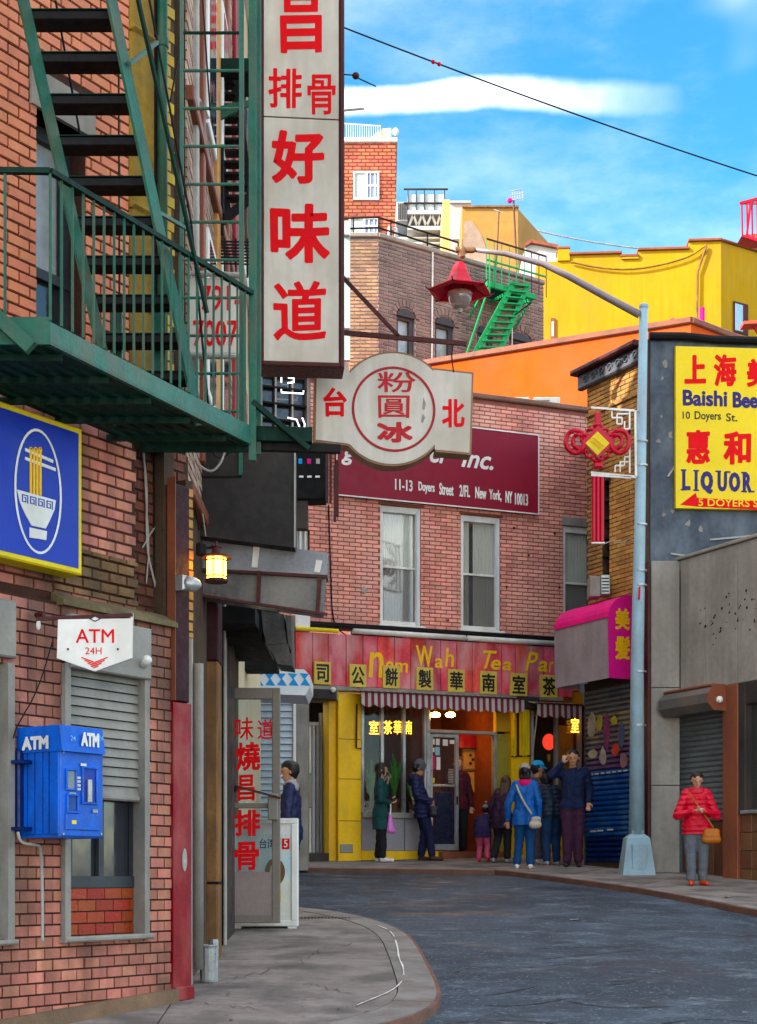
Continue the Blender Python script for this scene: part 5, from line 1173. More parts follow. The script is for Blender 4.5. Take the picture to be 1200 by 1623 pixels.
# entrance
blk(677, 786, 1158, 1163, m_conduit, 'transom_bar', -.1, .02)
for x0, x1, yt, yb in ((676, 682, 1120, 1349), (783, 788, 1160, 1349)): blk(x0, x1, yt, yb, m_steel, 'door_post', -.1, .01)
dl = thing('parlour_door', 'glass door with silver frame and taped notices, left leaf of the entrance', 'door', NW.pt(nu(704), vg(704), -.05))
for a in ((682, 687, 1163, 1348), (722, 728, 1163, 1348)): blk(*a, m_steel, 'stile', -.06, -.01, dl)
for a in ((687, 722, 1163, 1169), (687, 722, 1338, 1348), (687, 722, 1243, 1247)): blk(*a, m_steel, 'rail', -.06, -.01, dl)
u0, u1, v0, v1 = NW.rect(687, 722, 1169, 1338); MB().box(NW, u0, u1, v0, v1, -.04, -.034).to(dl, 'glass', m_pglass)
for x0, x1, yt, yb, m_ in ((683, 689, 1171, 1180, m_white), (691, 697, 1171, 1181, m_white), (702, 710, 1172, 1182, m_white), (713, 720, 1173, 1179, m_white), (683, 689, 1185, 1192, m_white), (690, 697, 1184, 1197, mat('pale_blue_label', (.30, .52, .60), .5, .05, 3, 0)), (683, 690, 1198, 1212, mat('pink_label', (.62, .06, .14), .5, .05, 3, 0)), (683, 690, 1212, 1219, MATS['pink_label']), (692, 698, 1200, 1220, m_white), (683, 689, 1233, 1241, m_signy)):
    u0, u1, v0, v1 = NW.off(-.03).rect(x0, x1, yt, yb); MB().box(NW, u0, u1, v0, v1, -.033, -.029).to(dl, 'notice', m_)
blk(690, 718, 1255, 1338, mat('navy_backing', (.01, .012, .05), .3, .2, 3, 0), 'lower_backing', -.09, -.07, dl)
for i in range(9): blk(712, 720, 1219 + i * 2.6, 1220.2 + i * 2.6, m_conduit, 'list_line', -.033, -.029, dl, .0)
cyl([NW.pt(nu(724), nv(724, 1262), .03), NW.pt(nu(724), nv(724, 1275), .03)], .012).to(dl, 'handle', m_iron)
# interior room
IN = structure('parlour_interior'); IN['kind'] = 'structure'
ib = NW.pt(0, 0)
MB().box(NW, nu(560), nu(940), 1.6, vtop, -2.6, -2.5).to(IN, 'interior_wall', m_interior)
MB().box(NW, nu(575), nu(925), vtop - .02, vtop + .2, -2.5, -.02).to(IN, 'interior_ceiling', mat('orange_ceiling', (.50, .22, .04), .8, .1, 2, .1))
MB().box(NW, nu(560), nu(940), vg(740) - .2, vg(740) + .02, -2.5, -.12).to(IN, 'interior_floor', m_brownp)
for x in (572, 679, 790, 930): MB().box(NW, nu(x), nu(x) + .02, 1.6, vtop, -2.5, -.12).to(IN, 'interior_wall', m_interior)
yel = thing('notice_board', 'cream menu board on the wall inside the open doorway', 'board', NW.pt(nu(755), 3.5, -.8))
nn = NW.off(-1.0)
def inb(x0, x1, yt, yb, m, w, nm, par=None):
    f_ = NW.off(w); u0, u1, v0, v1 = f_.rect(x0, x1, yt, yb); return MB().box(NW, u0, u1, v0, v1, w - .02, w).to(par, nm, m)
inb(732, 768, 1184, 1222, m_wood, -1.0, 'board_frame', yel)
inb(735, 765, 1187, 1219, m_tan, -.985, 'menu_sheet', yel)
for x, y in ((744, 1195), (753, 1195), (744, 1208), (753, 1208), (748, 1202)): inb(x, x + 4, y, y + 4, m_maroonp, -.975, 'picture', yel)
inb(741, 776, 1224, 1256, m_ochrein, -1.0, 'lower_sheet', yel)
inb(728, 785, 1163, 1186, m_dkred, -.9, 'red_banner', yel)
for x in (690, 714):
    t = thing('ceiling_lamp', ('left' if x == 690 else 'right') + ' glowing oval lamp in the fanlight above the parlour door', 'lamp', NW.pt(nu(x), nv(x, 1133), -.35))
    f_ = NW.off(-.3); MB().ball(NW.pt(f_.u(x), f_.v(x, 1133), -.3), .085, .06, .045).to(t, 'lamp_glass', m_lampglow2, smooth=True); MB().box(NW, f_.u(x) - .01, f_.u(x) + .01, f_.v(x, 1131), vtop, -.31, -.29).to(t, 'lamp_rod', m_iron)
bkp = thing('neon_characters', 'amber neon characters hanging behind the left shop window', 'neon sign', NW.pt(nu(620), nv(620, 1160), -.3))
for ch, x0, x1 in (('室', 585, 600), ('茶', 608, 622), ('華', 624, 636), ('南', 643, 653)): textpx(bkp, ch, NW, x0, x1, 1142, 1164, -.2, m_neon, .02, name='character')
bk2 = thing('neon_characters', 'small amber neon character beside the man on the phone', 'neon sign', NW.pt(nu(912), nv(912, 1150), .02))
textpx(bk2, '室', NW, 905, 918, 1138, 1161, .03, m_neon, .03, name='character')
# plants in the window
def plant(x, y, hgt, n, lab, name='potted_plant', w=-.45, spread=.25, grp=None):
    f_ = NW.off(w); u, v = f_.hit(x, y); t = thing(name, lab, 'plant', NW.pt(u, v, w), grp)
    MB().lathe(NW.pt(u, v, w), [(.06, 0), (.09, .14)], 10).to(t, 'pot', m_brownp)
    MB().box(NW, u - .12, u + .12, vg(x), v, w - .12, w + .12).to(t, 'stand', m_wood)
    rnd = random.Random(x)
    for i in range(n):
        a = rnd.uniform(0, 6.28); L_ = hgt * rnd.uniform(.6, 1); sp = spread * rnd.uniform(.1, .75); b0 = NW.pt(u, v + .12, w)
        mb = MB(); pts = []
        for k in range(5):
            s_ = k / 4; r_ = sp * s_ ** 1.6; p = b0 + Vector((math.cos(a) * r_, math.sin(a) * r_ * .5, L_ * s_ * (1 - .15 * s_))); ww = .022 * math.sin(math.pi * min(1, s_ * .85 + .12)) + .002
            pts.append((p - Vector((ww, 0, 0)), p + Vector((ww, 0, 0)), p + Vector((0, -ww * .4, 0))))
        for k in range(4):
            A0, B0, C0 = pts[k]; A1, B1, C1 = pts[k + 1]; mb.add([A0, C0, B0, B1, C1, A1], [(0, 1, 4, 5), (1, 2, 3, 4)])
        mb.to(t, 'leaf', m_leaf)
plant(625, 1280, 1.0, 16, 'tall spiky green plant behind the middle pane of the left window')
plant(588, 1284, .9, 10, 'sparse dim plant behind the first pane of the left window', spread=.2)
plant(655, 1284, .45, 8, 'low plant behind the last pane of the left window')
# right window
for x in (842, 881, 918): MB().bev(NW, nu(x), nu(x + 5), nv(x, 1326), nv(x, 1120), -.1, -.01, .006).to(nw, 'window_mullion', m_conduit)
for x0, x1 in ((847, 881), (886, 918)): MB().box(NW, nu(x0), nu(x1), nv(880, 1326), nv(880, 1120), -.06, -.052).to(nw, 'shop_pane', m_pglass)
rl = thing('paper_lantern', 'round red lantern hanging behind the right shop window', 'lantern', NW.pt(nu(870), nv(870, 1176), -.25))
f_ = NW.off(-.25); MB().ball(NW.pt(*f_.hit(870, 1176), -.25), .115, .115, .145, n=16).to(rl, 'paper_body', mat('lantern_red', (.75, .04, .02), .6, .1, 3, .1, emit=.25, ecol=(.9, .05, .02)), smooth=True)
MB().lathe(NW.pt(*f_.hit(870, 1193), -.25) - Vector((0, 0, .16)), [(.01, 0), (.03, .04), (.03, .13)], 8).to(rl, 'tassel', m_gold)
inb(886, 916, 1150, 1320, m_ochrein, -.5, 'interior_wall', IN)
plant(858, 1290, .7, 14, 'bushy green plant behind the right shop window', w=-.4)
plant(895, 1300, .6, 10, 'second bushy plant, under the amber neon character', w=-.4)
# neighbouring grey doors
ng = thing('grey_shopfront', 'narrow grey metal shopfront with ribbed shutters between the awning and yellow pier', 'shopfront', NW.pt(nu(500), vg(500), 0))
blk(468, 536, 1109, 1366, m_black, 'dark_back', -.9, -.62, ng)
for x0, x1, m_ in ((469, 476, m_greyp), (477, 490, mat('dim_panel', (.16, .15, .13), .5, .2, 3, .1)), (490, 494, m_white), (495, 500, m_ltgrey), (501, 507, m_greyp), (508, 513, m_ltgrey), (514, 519, m_greyp)):
    blk(x0, x1, 1150 if x0 < 507 else 1130, 1352, m_, 'ribbed_panel', -.55, -.45 + .03 * (x0 % 2), ng)
blk(469, 507, 1144, 1150, m_ltgrey, 'head_rail', -.5, -.4, ng)
blk(470, 495, 1225, 1280, m_greyp, 'door_panel', -.46, -.40, ng)
blk(468, 522, 1352, 1367, m_char, 'threshold', -.6, .1, ng)
blk(487, 534, 1092, 1108, m_char, 'timber_head', .16, .30, ng)
MB().ball(NW.pt(NW.off(.35).u(528), nv(528, 1098), .35), .05, .05, .045).to(ng, 'round_lamp', m_white, smooth=True)
blk(468, 492, 975, 1000, m_white, 'white_duct', 0, .2, nw)
# air conditioners on the roof
for x, w_, lab in ((822, 17, 'left white air conditioner on the pink building roof'), (867, 21, 'right louvred white air conditioner on the pink building roof')):
    f_ = at_depth(27.2); t = thing('rooftop_air_conditioner', lab, 'air conditioner', P(x, 650, 27.2))
    u0, u1 = f_.u(x - w_), f_.u(x + w_); MB().bev(f_, u0, u1, f_.v(x, 656), f_.v(x, 629), -.4, 0, .02).to(t, 'casing', m_white)
    for i in range(4): MB().box(f_, u0 + .05, u0 + (u1 - u0) * .6, f_.v(x, 651 - i * 5), f_.v(x, 649 - i * 5), 0, .01).to(t, 'louvre', m_greyp)
    MB().box(f_, u0 + (u1 - u0) * .65, u1 - .04, f_.v(x, 650), f_.v(x, 640), 0, .01).to(t, 'fan_grille', m_brownp)

# ------------------------------------------------------------ right side: brown building, shutter shop
BR = Fr(3.82, 22.1, .55, -1)
ru, rv = BR.u, BR.v
bb = thing('tan_brick_building', 'tan brick corner building with a dark scrolled cornice behind the lamp post', 'building', BR.pt(ru(980), gz(22.4), 0))
# recompute the frame so u runs towards the camera on the right
r0, r1 = ru(930), ru(1022)
ctop = rv(970, 600); cb0 = rv(970, 588)
win_r = BR.rect(954, 966, 765, 912)
wall_with_holes(MB(), BR, r0, r1, gz(22), ctop + .1, -.3, -.014, [win_r]).to(bb, 'wall', m_mortDk)
bricks(bb, BR, r0, r1, rv(970, 1000), ctop + .08, m_brickY, holes=[win_r], parts=300, bl=.205)
for k in (.0,): MB().box(BR, r0 - .01, r1, rv(970, 640) - .05, rv(970, 640), 0, .03).to(bb, 'string_course', m_brickY)
# dark scrolled cornice
cv = rv(970, 598)
MB().bev(BR, r0 - .12, r1, cv, cv + .22, 0, .10, .02).to(bb, 'cornice_frieze', mat('slate_cornice', (.085, .09, .11), .6, .2, 4, .3))
MB().bev(BR, r0 - .16, r1, cv + .222, cv + .30, 0, .22, .02).to(bb, 'cornice_cap', m_rust)
for i in range(7):
    u = r0 + .1 + i * (r1 - r0) / 7; mb = MB(); pts = [BR.pt(u + .07 * math.cos(a) * (1 - a / 9), cv + .11 + .07 * math.sin(a) * (1 - a / 9), .11) for a in [k * .5 for k in range(14)]]
    mb.tube(pts, .012, n=5); mb.to(bb, 'scroll', MATS['slate_cornice'])
u0, u1, v0, v1 = win_r
wr = MB().box(BR, u0, u1, v0, v1, -.2, -.15).to(bb, 'window', m_dglass)
for k in range(5): MB().box(BR, u0, u1, v0 + (v1 - v0) * k / 5, v0 + (v1 - v0) * k / 5 + .04, -.15, -.02).to(wr, 'bar', m_iron)
MB().bev(BR, u0 - .09, u1 + .03, v1, v1 + .1, -.1, .06, .01).to(bb, 'window_head', m_char)
# body behind
pL, pR = BR.pt(r0, 0, -.3), BR.pt(r1, 0, -.3)
MB().poly_z([(pL.x, pL.y), (pR.x, pR.y), (9, 22.6), (10, 30), (3.9, 30)], lambda y: cv + .1, 9).to(bb, 'rear_body', m_blueblk)
# black rendered flank above the grey building
BW = Fr(P(1031, 0, 21.75).x, 21.75, 1, .08)
bw_ = BW.rect(1031, 1290, 541, 890, 1033)
MB().box(BW, bw_[0], bw_[1], bw_[2] - .3, rv(1015, 545) + .0, -.35, 0).to(bb, 'rendered_flank', m_blueblk)
MB().tube([BW.pt(bw_[0] - .03, rv(1015, 545) + .02, .05), BW.pt(bw_[0] + .5, rv(1015, 545) + .03, .06), BW.pt(bw_[0] + .9, rv(1015, 545) + .0, .05), BW.pt(bw_[1], rv(1015, 545) - .0, .05)], .06, n=8).to(bb, 'tarred_edge', m_iron)
MB().box(BW, bw_[0] - .09, bw_[0] - .002, gz(21), rv(1015, 545), -.3, -.02).to(bb, 'brick_quoin_core', m_mortDk)
for x, y, s_ in ((1055, 577, .05), (1050, 600, .03), (1044, 700, .03), (1062, 690, .05), (1070, 673, .03), (1090, 830, .05), (1052, 815, .03), (1110, 838, .04), (1048, 660, .02), (1066, 810, .03)):
    u, v = BW.hit(x, y); rr = random.Random(x); MB().prism(BW, [(u + s_ * rr.uniform(.4, 1.3) * math.cos(k * .9), v + s_ * 1.4 * rr.uniform(.3, 1.2) * math.sin(k * .9)) for k in range(7)], 0, .006).to(bb, 'torn_paper_scrap', m_stone)
for a, b in (((1058, 756), (1072, 735)), ((1125, 856), (1190, 850)), ((1063, 878), (1105, 884))): MB().bar(BW.pt(*BW.hit(*a), .02), BW.pt(*BW.hit(*b), .02), .02, .025).to(bb, 'loose_batten', m_conduit)
# yellow liquor sign
ys_ = thing('yellow_sign', 'yellow shop sign with red characters and a red arrow on the black flank', 'sign', BW.pt(BW.u(1140), BW.v(1140, 810), .1))
f9 = BW.off(.1); y0_, y1_ = f9.u(1071), f9.u(1262); z0_, z1_ = f9.v(1100, 806), f9.v(1100, 549)
MB().bev(BW, y0_, y1_, z0_, z1_, .02, .10, .006).to(ys_, 'sign_panel', m_signy)
def yt_(s, x0, x1, yt, yb, m, b=.03, nm='lettering', sh=0, wp_=0): return textpx(ys_, s, BW, x0, x1, yt, yb, .103, m, b, name=nm, shear=sh, warp=wp_)
yt_('上', 1084, 1120, 562, 609, m_red, .07, 'character', 0, .08); yt_('海', 1131, 1168, 561, 613, m_red, .06, 'character', 0, .08); yt_('美', 1183, 1221, 568, 614, m_red, .06, 'character', 0, .08)
yt_('Baishi', 1082, 1153, 618, 644, m_navyink, .12); yt_('Bee', 1161, 1202, 621, 647, m_navyink, .12)
yt_('10', 1082, 1094, 652, 664, m_ink, .05); yt_('Doyers', 1101, 1143, 652, 669, m_ink, .05); yt_('St.', 1151, 1169, 655, 668, m_ink, .05)
yt_('惠', 1087, 1126, 681, 736, m_red, .06, 'character', 0, .08); yt_('和', 1146, 1191, 683, 737, m_red, .06, 'character', 0, .08)
for ch, x0, x1 in (('L', 1081, 1095), ('I', 1101, 1106), ('Q', 1110, 1131), ('U', 1137, 1153), ('O', 1155, 1174), ('R', 1177, 1192)):
    yt_(ch, x0, x1, 745 + (x0 - 1080) * .04, (782 if ch == 'Q' else 777) + (x0 - 1080) * .04, m_navyink, .12, 'letter')
for x, y in ((1079, 745), (1079, 776), (1099, 746), (1099, 777), (1134, 747), (1149, 748), (1175, 749), (1175, 779), (1187, 779)): # serifs
    u, v = f9.hit(x, y); MB().box(BW, u, u + .085, v - .012, v + .012, .1034, .1040).to(ys_, 'serif', m_navyink)
q = [f9.hit(*p) for p in ((1078, 800), (1103, 781), (1105, 789), (1260, 797), (1260, 811), (1105, 803))]
MB().prism(BW, q, .1, .1035).to(ys_, 'red_arrow', m_red)
textpx(ys_, '5 DOYERS ST', BW, 1107, 1213, 791, 803, .1055, m_signy, .03)
# pink awning (quarter round top) on the brown building
pw = thing('pink_awning', 'faded pink awning with a magenta end panel and orange characters', 'awning', BR.pt(ru(960), rv(960, 1090), 0))
eo = .46
uE = BR.off(0).u(1006); uE = ru(1004)
fO = BR.off(eo); uA = fO.u(880)
vb_, vt_ = rv(980, 1082), rv(980, 950)
vm_ = vt_ - .36
prof = [(eo, vb_), (eo + .02, vm_)] + [(.02 + eo * math.cos(a), vm_ + (vt_ - vm_) * math.sin(a)) for a in [k * math.pi / 2 / 7 for k in range(1, 8)]] + [(0, vt_)]
n = 16
for i in range(n):
    a = uA + (uE - uA) * i / n; b = uA + (uE - uA) * (i + 1) / n
    mb = MB()
    for p, q_ in zip(prof[1:], prof[2:]):
        mb.hexa([BR.pt(a, p[1], p[0]), BR.pt(b, p[1], p[0]), BR.pt(b, p[1] - .004, p[0] - .012), BR.pt(a, p[1] - .004, p[0] - .012), BR.pt(a, q_[1], q_[0]), BR.pt(b, q_[1], q_[0]), BR.pt(b, q_[1] - .004, q_[0] - .012), BR.pt(a, q_[1] - .004, q_[0] - .012)])
    mb.to(pw, 'pink_gore', m_pinkc)
MB().box(BR, uA, uE, vb_, vm_, eo - .012, eo + .0).to(pw, 'grey_valance', m_greyc)
mb = MB(); pts = [(0, vb_)] + prof
mb.add([BR.pt(uE, v, w_) for w_, v in pts] + [BR.pt(uE + .015, v, w_) for w_, v in pts], [tuple(range(len(pts))), tuple(range(2 * len(pts) - 1, len(pts) - 1, -1))] + [(i, (i + 1) % len(pts), (i + 1) % len(pts) + len(pts), i + len(pts)) for i in range(len(pts))])
mb.to(pw, 'end_panel', m_magenta)
mb = MB(); mb.add([BR.pt(uA, v, w_) for w_, v in pts] + [BR.pt(uA + .015, v, w_) for w_, v in pts], [tuple(range(len(pts))), tuple(range(2 * len(pts) - 1, len(pts) - 1, -1))]); mb.to(pw, 'far_end_panel', m_greyc)
EP = Fr(BR.pt(uE + .017, 0, eo + .02).x, BR.pt(uE + .017, 0, eo + .02).y, -BR.N.x, -BR.N.y)
text(pw, '美', EP, .12, .40, vb_ + .72, vb_ + 1.05, .002, m_gold, .014, name='character', warp=.07); text(pw, '髮', EP, .12, .41, vb_ + .28, vb_ + .64, .002, m_gold, .014, name='character', warp=.07)
# roller shutter with paintings
vs0, vs1 = gz(22.4) + .10, rv(965, 1088)
sh2 = thing('painted_shutter', 'blue roller shutter with dim painted figures under the pink awning', 'shutter', BR.pt(ru(965), gz(22.4), 0))
b0, b1 = ru(931), ru(1003); n = 34
cols = [mat('shutter_grey', (.10, .105, .115), .5, .3, 5, .1), mat('shutter_mixed', (.10, .085, .10), .5, .5, 3.5, .1, dirt=((.34, .27, .10), .6, 3.0)), mat('shutter_purple', (.07, .03, .08), .5, .5, 3.5, .1, dirt=((.14, .13, .22), .5, 2.5)), mat('shutter_blue', (.012, .055, .20), .45, .35, 3, .1, dirt=((.05, .16, .33), .5, 3)), mat('shutter_navy', (.008, .02, .09), .45, .3, 3, .1)]
for i in range(n):
    a = vs0 + (vs1 - vs0) * i / n; b = vs0 + (vs1 - vs0) * (i + 1) / n; t = i / n; h_ = b - a
    m_ = cols[4] if t < .12 else cols[3] if t < .52 else cols[2] if t < .66 else cols[1] if t < .84 else cols[0]
    mb = MB(); ps = [(0, -.0), (.25, .028), (.6, .028), (.85, .0), (1, -.012)]
    for (y0, w0), (y1, w1_) in zip(ps, ps[1:]): mb.quad(BR.pt(b0, a + h_ * y0, w0 + .01), BR.pt(b1, a + h_ * y0, w0 + .01), BR.pt(b1, a + h_ * y1, w1_ + .01), BR.pt(b0, a + h_ * y1, w1_ + .01))
    mb.to(sh2, 'shutter_slat', m_)
for x, y, w_, h_, c_ in ((938, 1150, 7, 22, (.30, .26, .2)), (950, 1146, 6, 18, (.28, .24, .05)), (962, 1160, 6, 30, (.16, .03, .10)), (973, 1142, 6, 8, (.45, .38, .06)), (985, 1165, 6, 26, (.05, .07, .14)), (975, 1188, 7, 10, (.5, .08, .06)), (940, 1195, 8, 8, (.35, .30, .18)), (955, 1200, 6, 16, (.30, .26, .22)), (988, 1205, 6, 14, (.22, .12, .14))):
    u, v = BR.off(.045).hit(x, y); rr = random.Random(x); k_x = w_ / 60; k_y = h_ / 105
    MB().prism(BR, [(u + k_x * rr.uniform(.7, 1.1) * math.cos(k * .785), v + k_y * rr.uniform(.7, 1.1) * math.sin(k * .785)) for k in range(8)], .039, .0415).to(sh2, 'painted_figure', mat('art_%d' % x, c_, .6, .35, 6, 0))
for x in range(934, 1000, 9):
    u, v = BR.off(.045).hit(x, 1228 - (x - 934) * .12); MB().box(BR, u, u + .09, v - .012, v + .012, .0395, .0425).to(sh2, 'white_script', m_ltgrey)
for x in (935, 946, 962): u, v = BR.off(.045).hit(x, 1318 - (x - 934) * .1); MB().box(BR, u, u + .15, v - .014, v + .014, .0395, .0425).to(sh2, 'white_script', m_ltgrey)
for a, b in ((r0, b0), (b1, r1)): MB().bev(BR, a, b, gz(22), vs1 + .1, -.05, .05, .01).to(sh2, 'side_channel', m_char)
# window air conditioner
ac = thing('window_air_conditioner', 'boxy window air conditioner on the tan brick above the pink awning', 'air conditioner', BR.pt(ru(950), rv(950, 945), .2))
f_ = at_depth(22.4); MB().bev(f_, f_.u(935), f_.u(952), f_.v(945, 945), f_.v(945, 913), -.3, 0, .01).to(ac, 'side_casing', m_greyp)
MB().bev(f_, f_.u(952.5), f_.u(967), f_.v(945, 942), f_.v(945, 911), -.28, .01, .01).to(ac, 'front_casing', m_steel)
for i in range(5): MB().box(f_, f_.u(954), f_.u(965), f_.v(945, 938 - i * 5), f_.v(945, 936 - i * 5), .01, .02).to(ac, 'louvre', m_char)
wire('string_lights', 'thin pale wire outline hooked between the red tassel and the lamp post', [P(958, 862, 22.0), P(975, 855, 22.0), P(985, 862, 22.0), P(998, 853, 22.0), P(1010, 858, 21.6)], .008, m_conduit)

# grey stone building
GR = Fr(P(1078, 0, 21.4).x, 21.4, .52, -1); gu, gv_ = GR.u, GR.v
gbld = thing('grey_stone_building', 'grey stone panelled building with a shuttered entrance on the right', 'building', GR.pt(gu(1130), gz(20.6), 0))
gtop = gv_(1078, 888)
PF = Fr(P(1030, 0, 21.42).x, 21.42, 1, 0)
def gp2(F, x0, x1, v0, v1, m=m_stone, w0=-.25, w1=0, nm='stone_panel'): return MB().bev(F, F.u(x0) + .004, F.u(x1) - .004, v0 + .005, v1 - .005, w0, w1, .008).to(gbld, nm, m)
va, vb2, vc2 = PF.v(1055, 1090), PF.v(1055, 1245), gz(21.4)
for a, b in ((va, gtop), (vb2, va), (vc2, vb2)): gp2(PF, 1032, 1078, a, b, w0=-.6)
MB().box(PF, PF.u(1028), PF.u(1032), vc2, gtop, -.6, -.05).to(gbld, 'dark_joint', m_rust)
e0, e1 = gu(1082), gu(1165)                 # recessed entrance
vh = gv_(1120, 1092)
xs = [1078, 1117, 1168, 1235, 1320, 1430]
for a, b in zip(xs, xs[1:]): gp2(GR, a, b, vh, gtop)
MB().box(GR, gu(1078), gu(1500), vh, gtop, -.4, -.24).to(gbld, 'wall_core', m_mortDk)
MB().bev(GR, gu(1078) - .05, gu(1500), gtop, gtop + .05, -.4, .03, .01).to(gbld, 'coping', m_stone)
o_ = PF.pt(PF.u(1030), 0, -.6); p_ = GR.pt(gu(1500), 0, -.4)
MB().poly_z([(o_.x, o_.y), (PF.pt(PF.u(1078), 0, -.3).x, 21.75), (p_.x, p_.y), (p_.x + 3, p_.y), (p_.x + 3, 21.7)], lambda y: gtop - .1, .3).to(gbld, 'roof', m_char)
rnd = random.Random(3)
for i in range(46):
    x, y = rnd.choice([(1112, 985), (1150, 965), (1170, 975), (1188, 960), (1135, 1000), (1195, 985)]); x += rnd.uniform(-8, 8); y += rnd.uniform(-25, 22); u, v = GR.hit(x, y); s_ = rnd.uniform(.006, .02)
    MB().prism(GR, [(u + s_ * math.cos(k * 1.2), v + s_ * rnd.uniform(.5, 1.4) * math.sin(k * 1.2)) for k in range(5)], 0, .003).to(gbld, 'dark_chip', m_iron)
# entrance shutter
sv0_, sv1_ = GR.off(-.15).v(1120, 1302), vh
GE = GR.off(-.15); n = 24
en = MB().bev(GR, GE.u(1160) + .0, gu(1171), gz(20.4) - .05, vh, -.2, .02, .01).to(gbld, 'brown_post', m_brownp)
for i in range(n):
    a = sv0_ + (sv1_ - sv0_) * i / n; b = sv0_ + (sv1_ - sv0_) * (i + 1) / n; h_ = b - a; mb = MB()
    for (y0, w0), (y1, w1_) in zip([(0, 0), (.3, .022), (.7, .022), (1, -.006)], [(.3, .022), (.7, .022), (1, -.006)]): mb.quad(GE.pt(GE.u(1078), a + h_ * y0, w0), GE.pt(GE.u(1160), a + h_ * y0, w0), GE.pt(GE.u(1160), a + h_ * y1, w1_), GE.pt(GE.u(1078), a + h_ * y1, w1_))
    mb.to(gbld, 'shutter_slat', mat('steel_shutter', (.17, .185, .19), .42, .15, 3, .1, metal=.3))
MB().box(GR, gu(1078) - .0, gu(1165), gz(20), vh, -.3, -.2).to(gbld, 'entrance_back', m_black)
for i, (x0, x1) in enumerate(((1080, 1100), (1100, 1130), (1130, 1160))): gp2(GE, x0, x1, gz(21) - .05, sv0_, m_brownt, -.1, -.01, 'brown_panel')
# brown tiled wall and window on the right
tb0, tb1 = gz(20) - .1, gv_(1190, 1290)
cols_ = [gu(1171) + k * .235 for k in range(9)]
for a, b in zip(cols_, cols_[1:]):
    for r_ in range(4):
        c, d = tb0 + (tb1 - tb0) * r_ / 4, tb0 + (tb1 - tb0) * (r_ + 1) / 4
        MB().bev(GR, a + .003, b - .003, c + .003, d - .003, -.1, -.02, .006).to(gbld, 'brown_tile', m_brownt)
MB().box(GR, gu(1171), gu(1500), tb0 - .3, tb1, -.3, -.095).to(gbld, 'tile_bed', m_mortDk)
wv1 = gv_(1190, 1115)
MB().bev(GR, gu(1171), gu(1182), tb1, vh, -.2, .01, .01).to(gbld, 'window_jamb', m_char)
MB().bev(GR, gu(1182), gu(1500), wv1, vh, -.2, .0, .01).to(gbld, 'window_head', m_char)
MB().box(GR, gu(1171), gu(1500), tb1, wv1, -.3, -.25).to(gbld, 'window_back', mat('blue_reflection', (.12, .20, .25), .5, .4, 3, 0, dirt=((.35, .08, .14), .5, 3)))  # back sheet coloured to paint in the bluish reflection of the window
for k in range(12): MB().box(GR, gu(1182), gu(1500), tb1 + .1 + k * .11, tb1 + .13 + k * .11, -.24, -.2).to(gbld, 'window_slat', m_greyp)
MB().box(GR, gu(1182), gu(1500), tb1 + .02, wv1, -.12, -.11).to(gbld, 'window_glass', m_pglass)
MB().bev(GR, gu(1176), gu(1500), tb1, tb1 + .05, -.2, .04, .01).to(gbld, 'window_sill', m_steel)
# shutter housing
hb = thing('shutter_housing', 'brown roller shutter housing with an octagonal end and white lamp', 'shutter box', GR.pt(gu(1130), vh, .2))
ho = .34; fh = GR.off(ho); c1 = fh.u(1120); hv1_, hv0_ = fh.v(1120, 1087), fh.v(1120, 1125)
h0 = fh.u(1044); hh = hv1_ - hv0_
octp = [(0, hv1_), (ho - .10, hv1_), (ho, hv1_ - .10), (ho, hv0_ + .10), (ho - .10, hv0_), (0, hv0_)]
mb = MB(); mb.add([GR.pt(h0, v, w_) for w_, v in octp] + [GR.pt(c1, v, w_) for w_, v in octp], [(0, 1, 7, 6), (1, 2, 8, 7), (2, 3, 9, 8), (3, 4, 10, 9), (4, 5, 11, 10), (0, 5, 4, 3, 2, 1)]); mb.to(hb, 'housing', mat('dark_grey_metal', (.10, .10, .095), .5, .2, 3, .2, dirt=((.2, .09, .05), .4, 4)))
mb = MB(); mb.add([GR.pt(c1, v, w_) for w_, v in octp] + [GR.pt(c1 + .03, v, w_) for w_, v in octp], [tuple(range(6)), tuple(range(11, 5, -1))] + [(i, (i + 1) % 6, (i + 1) % 6 + 6, i + 6) for i in range(6)]); mb.to(hb, 'end_plate', m_brownp)
MB().bev(GR, h0, c1, hv1_ + .002, hv1_ + .04, 0, ho - .08, .01).to(hb, 'top_flashing', m_brownp)
MB().ball(GR.pt(c1 + .05, (hv0_ + hv1_) / 2 - .02, ho * .45), .05, .05, .05).to(hb, 'round_lamp', m_white, smooth=True)

# ------------------------------------------------------------ lamp post, lantern shade, knot
DP = 21.25; pm = DP / FPX
lp = thing('lamp_post', 'tall pale blue lamp post with a long arm reaching over the street', 'street lamp', P(1010, 1384, DP))
b0_ = P(1009, 1386, DP); zb = b0_.z
def fr_(z0, z1, a0, a1, m, nm):
    mb = MB(); c = b0_
    mb.hexa([(c.x - a0, c.y - a0, z0), (c.x + a0, c.y - a0, z0), (c.x + a0, c.y + a0, z0), (c.x - a0, c.y + a0, z0), (c.x - a1, c.y - a1, z1), (c.x + a1, c.y - a1, z1), (c.x + a1, c.y + a1, z1), (c.x - a1, c.y + a1, z1)]); return mb.to(lp, nm, m)
fr_(zb - .02, zb + .52, .235, .165, m_pole, 'base_box'); fr_(zb + .52, zb + .58, .165, .10, m_pole, 'base_collar')
MB().bev(at_depth(DP - .215), b0_.x - .10, b0_.x + .11, zb + .07, zb + .43, -.03, .012, .006).to(lp, 'access_panel', m_pole)
for k in (-1, 1): cyl([(b0_.x + .07 * k, b0_.y - .1, zb + .58), (b0_.x + .07 * k, b0_.y - .1, zb + .63)], .02).to(lp, 'base_bolt', m_steel)
tp = P(1020.5, 487, DP)
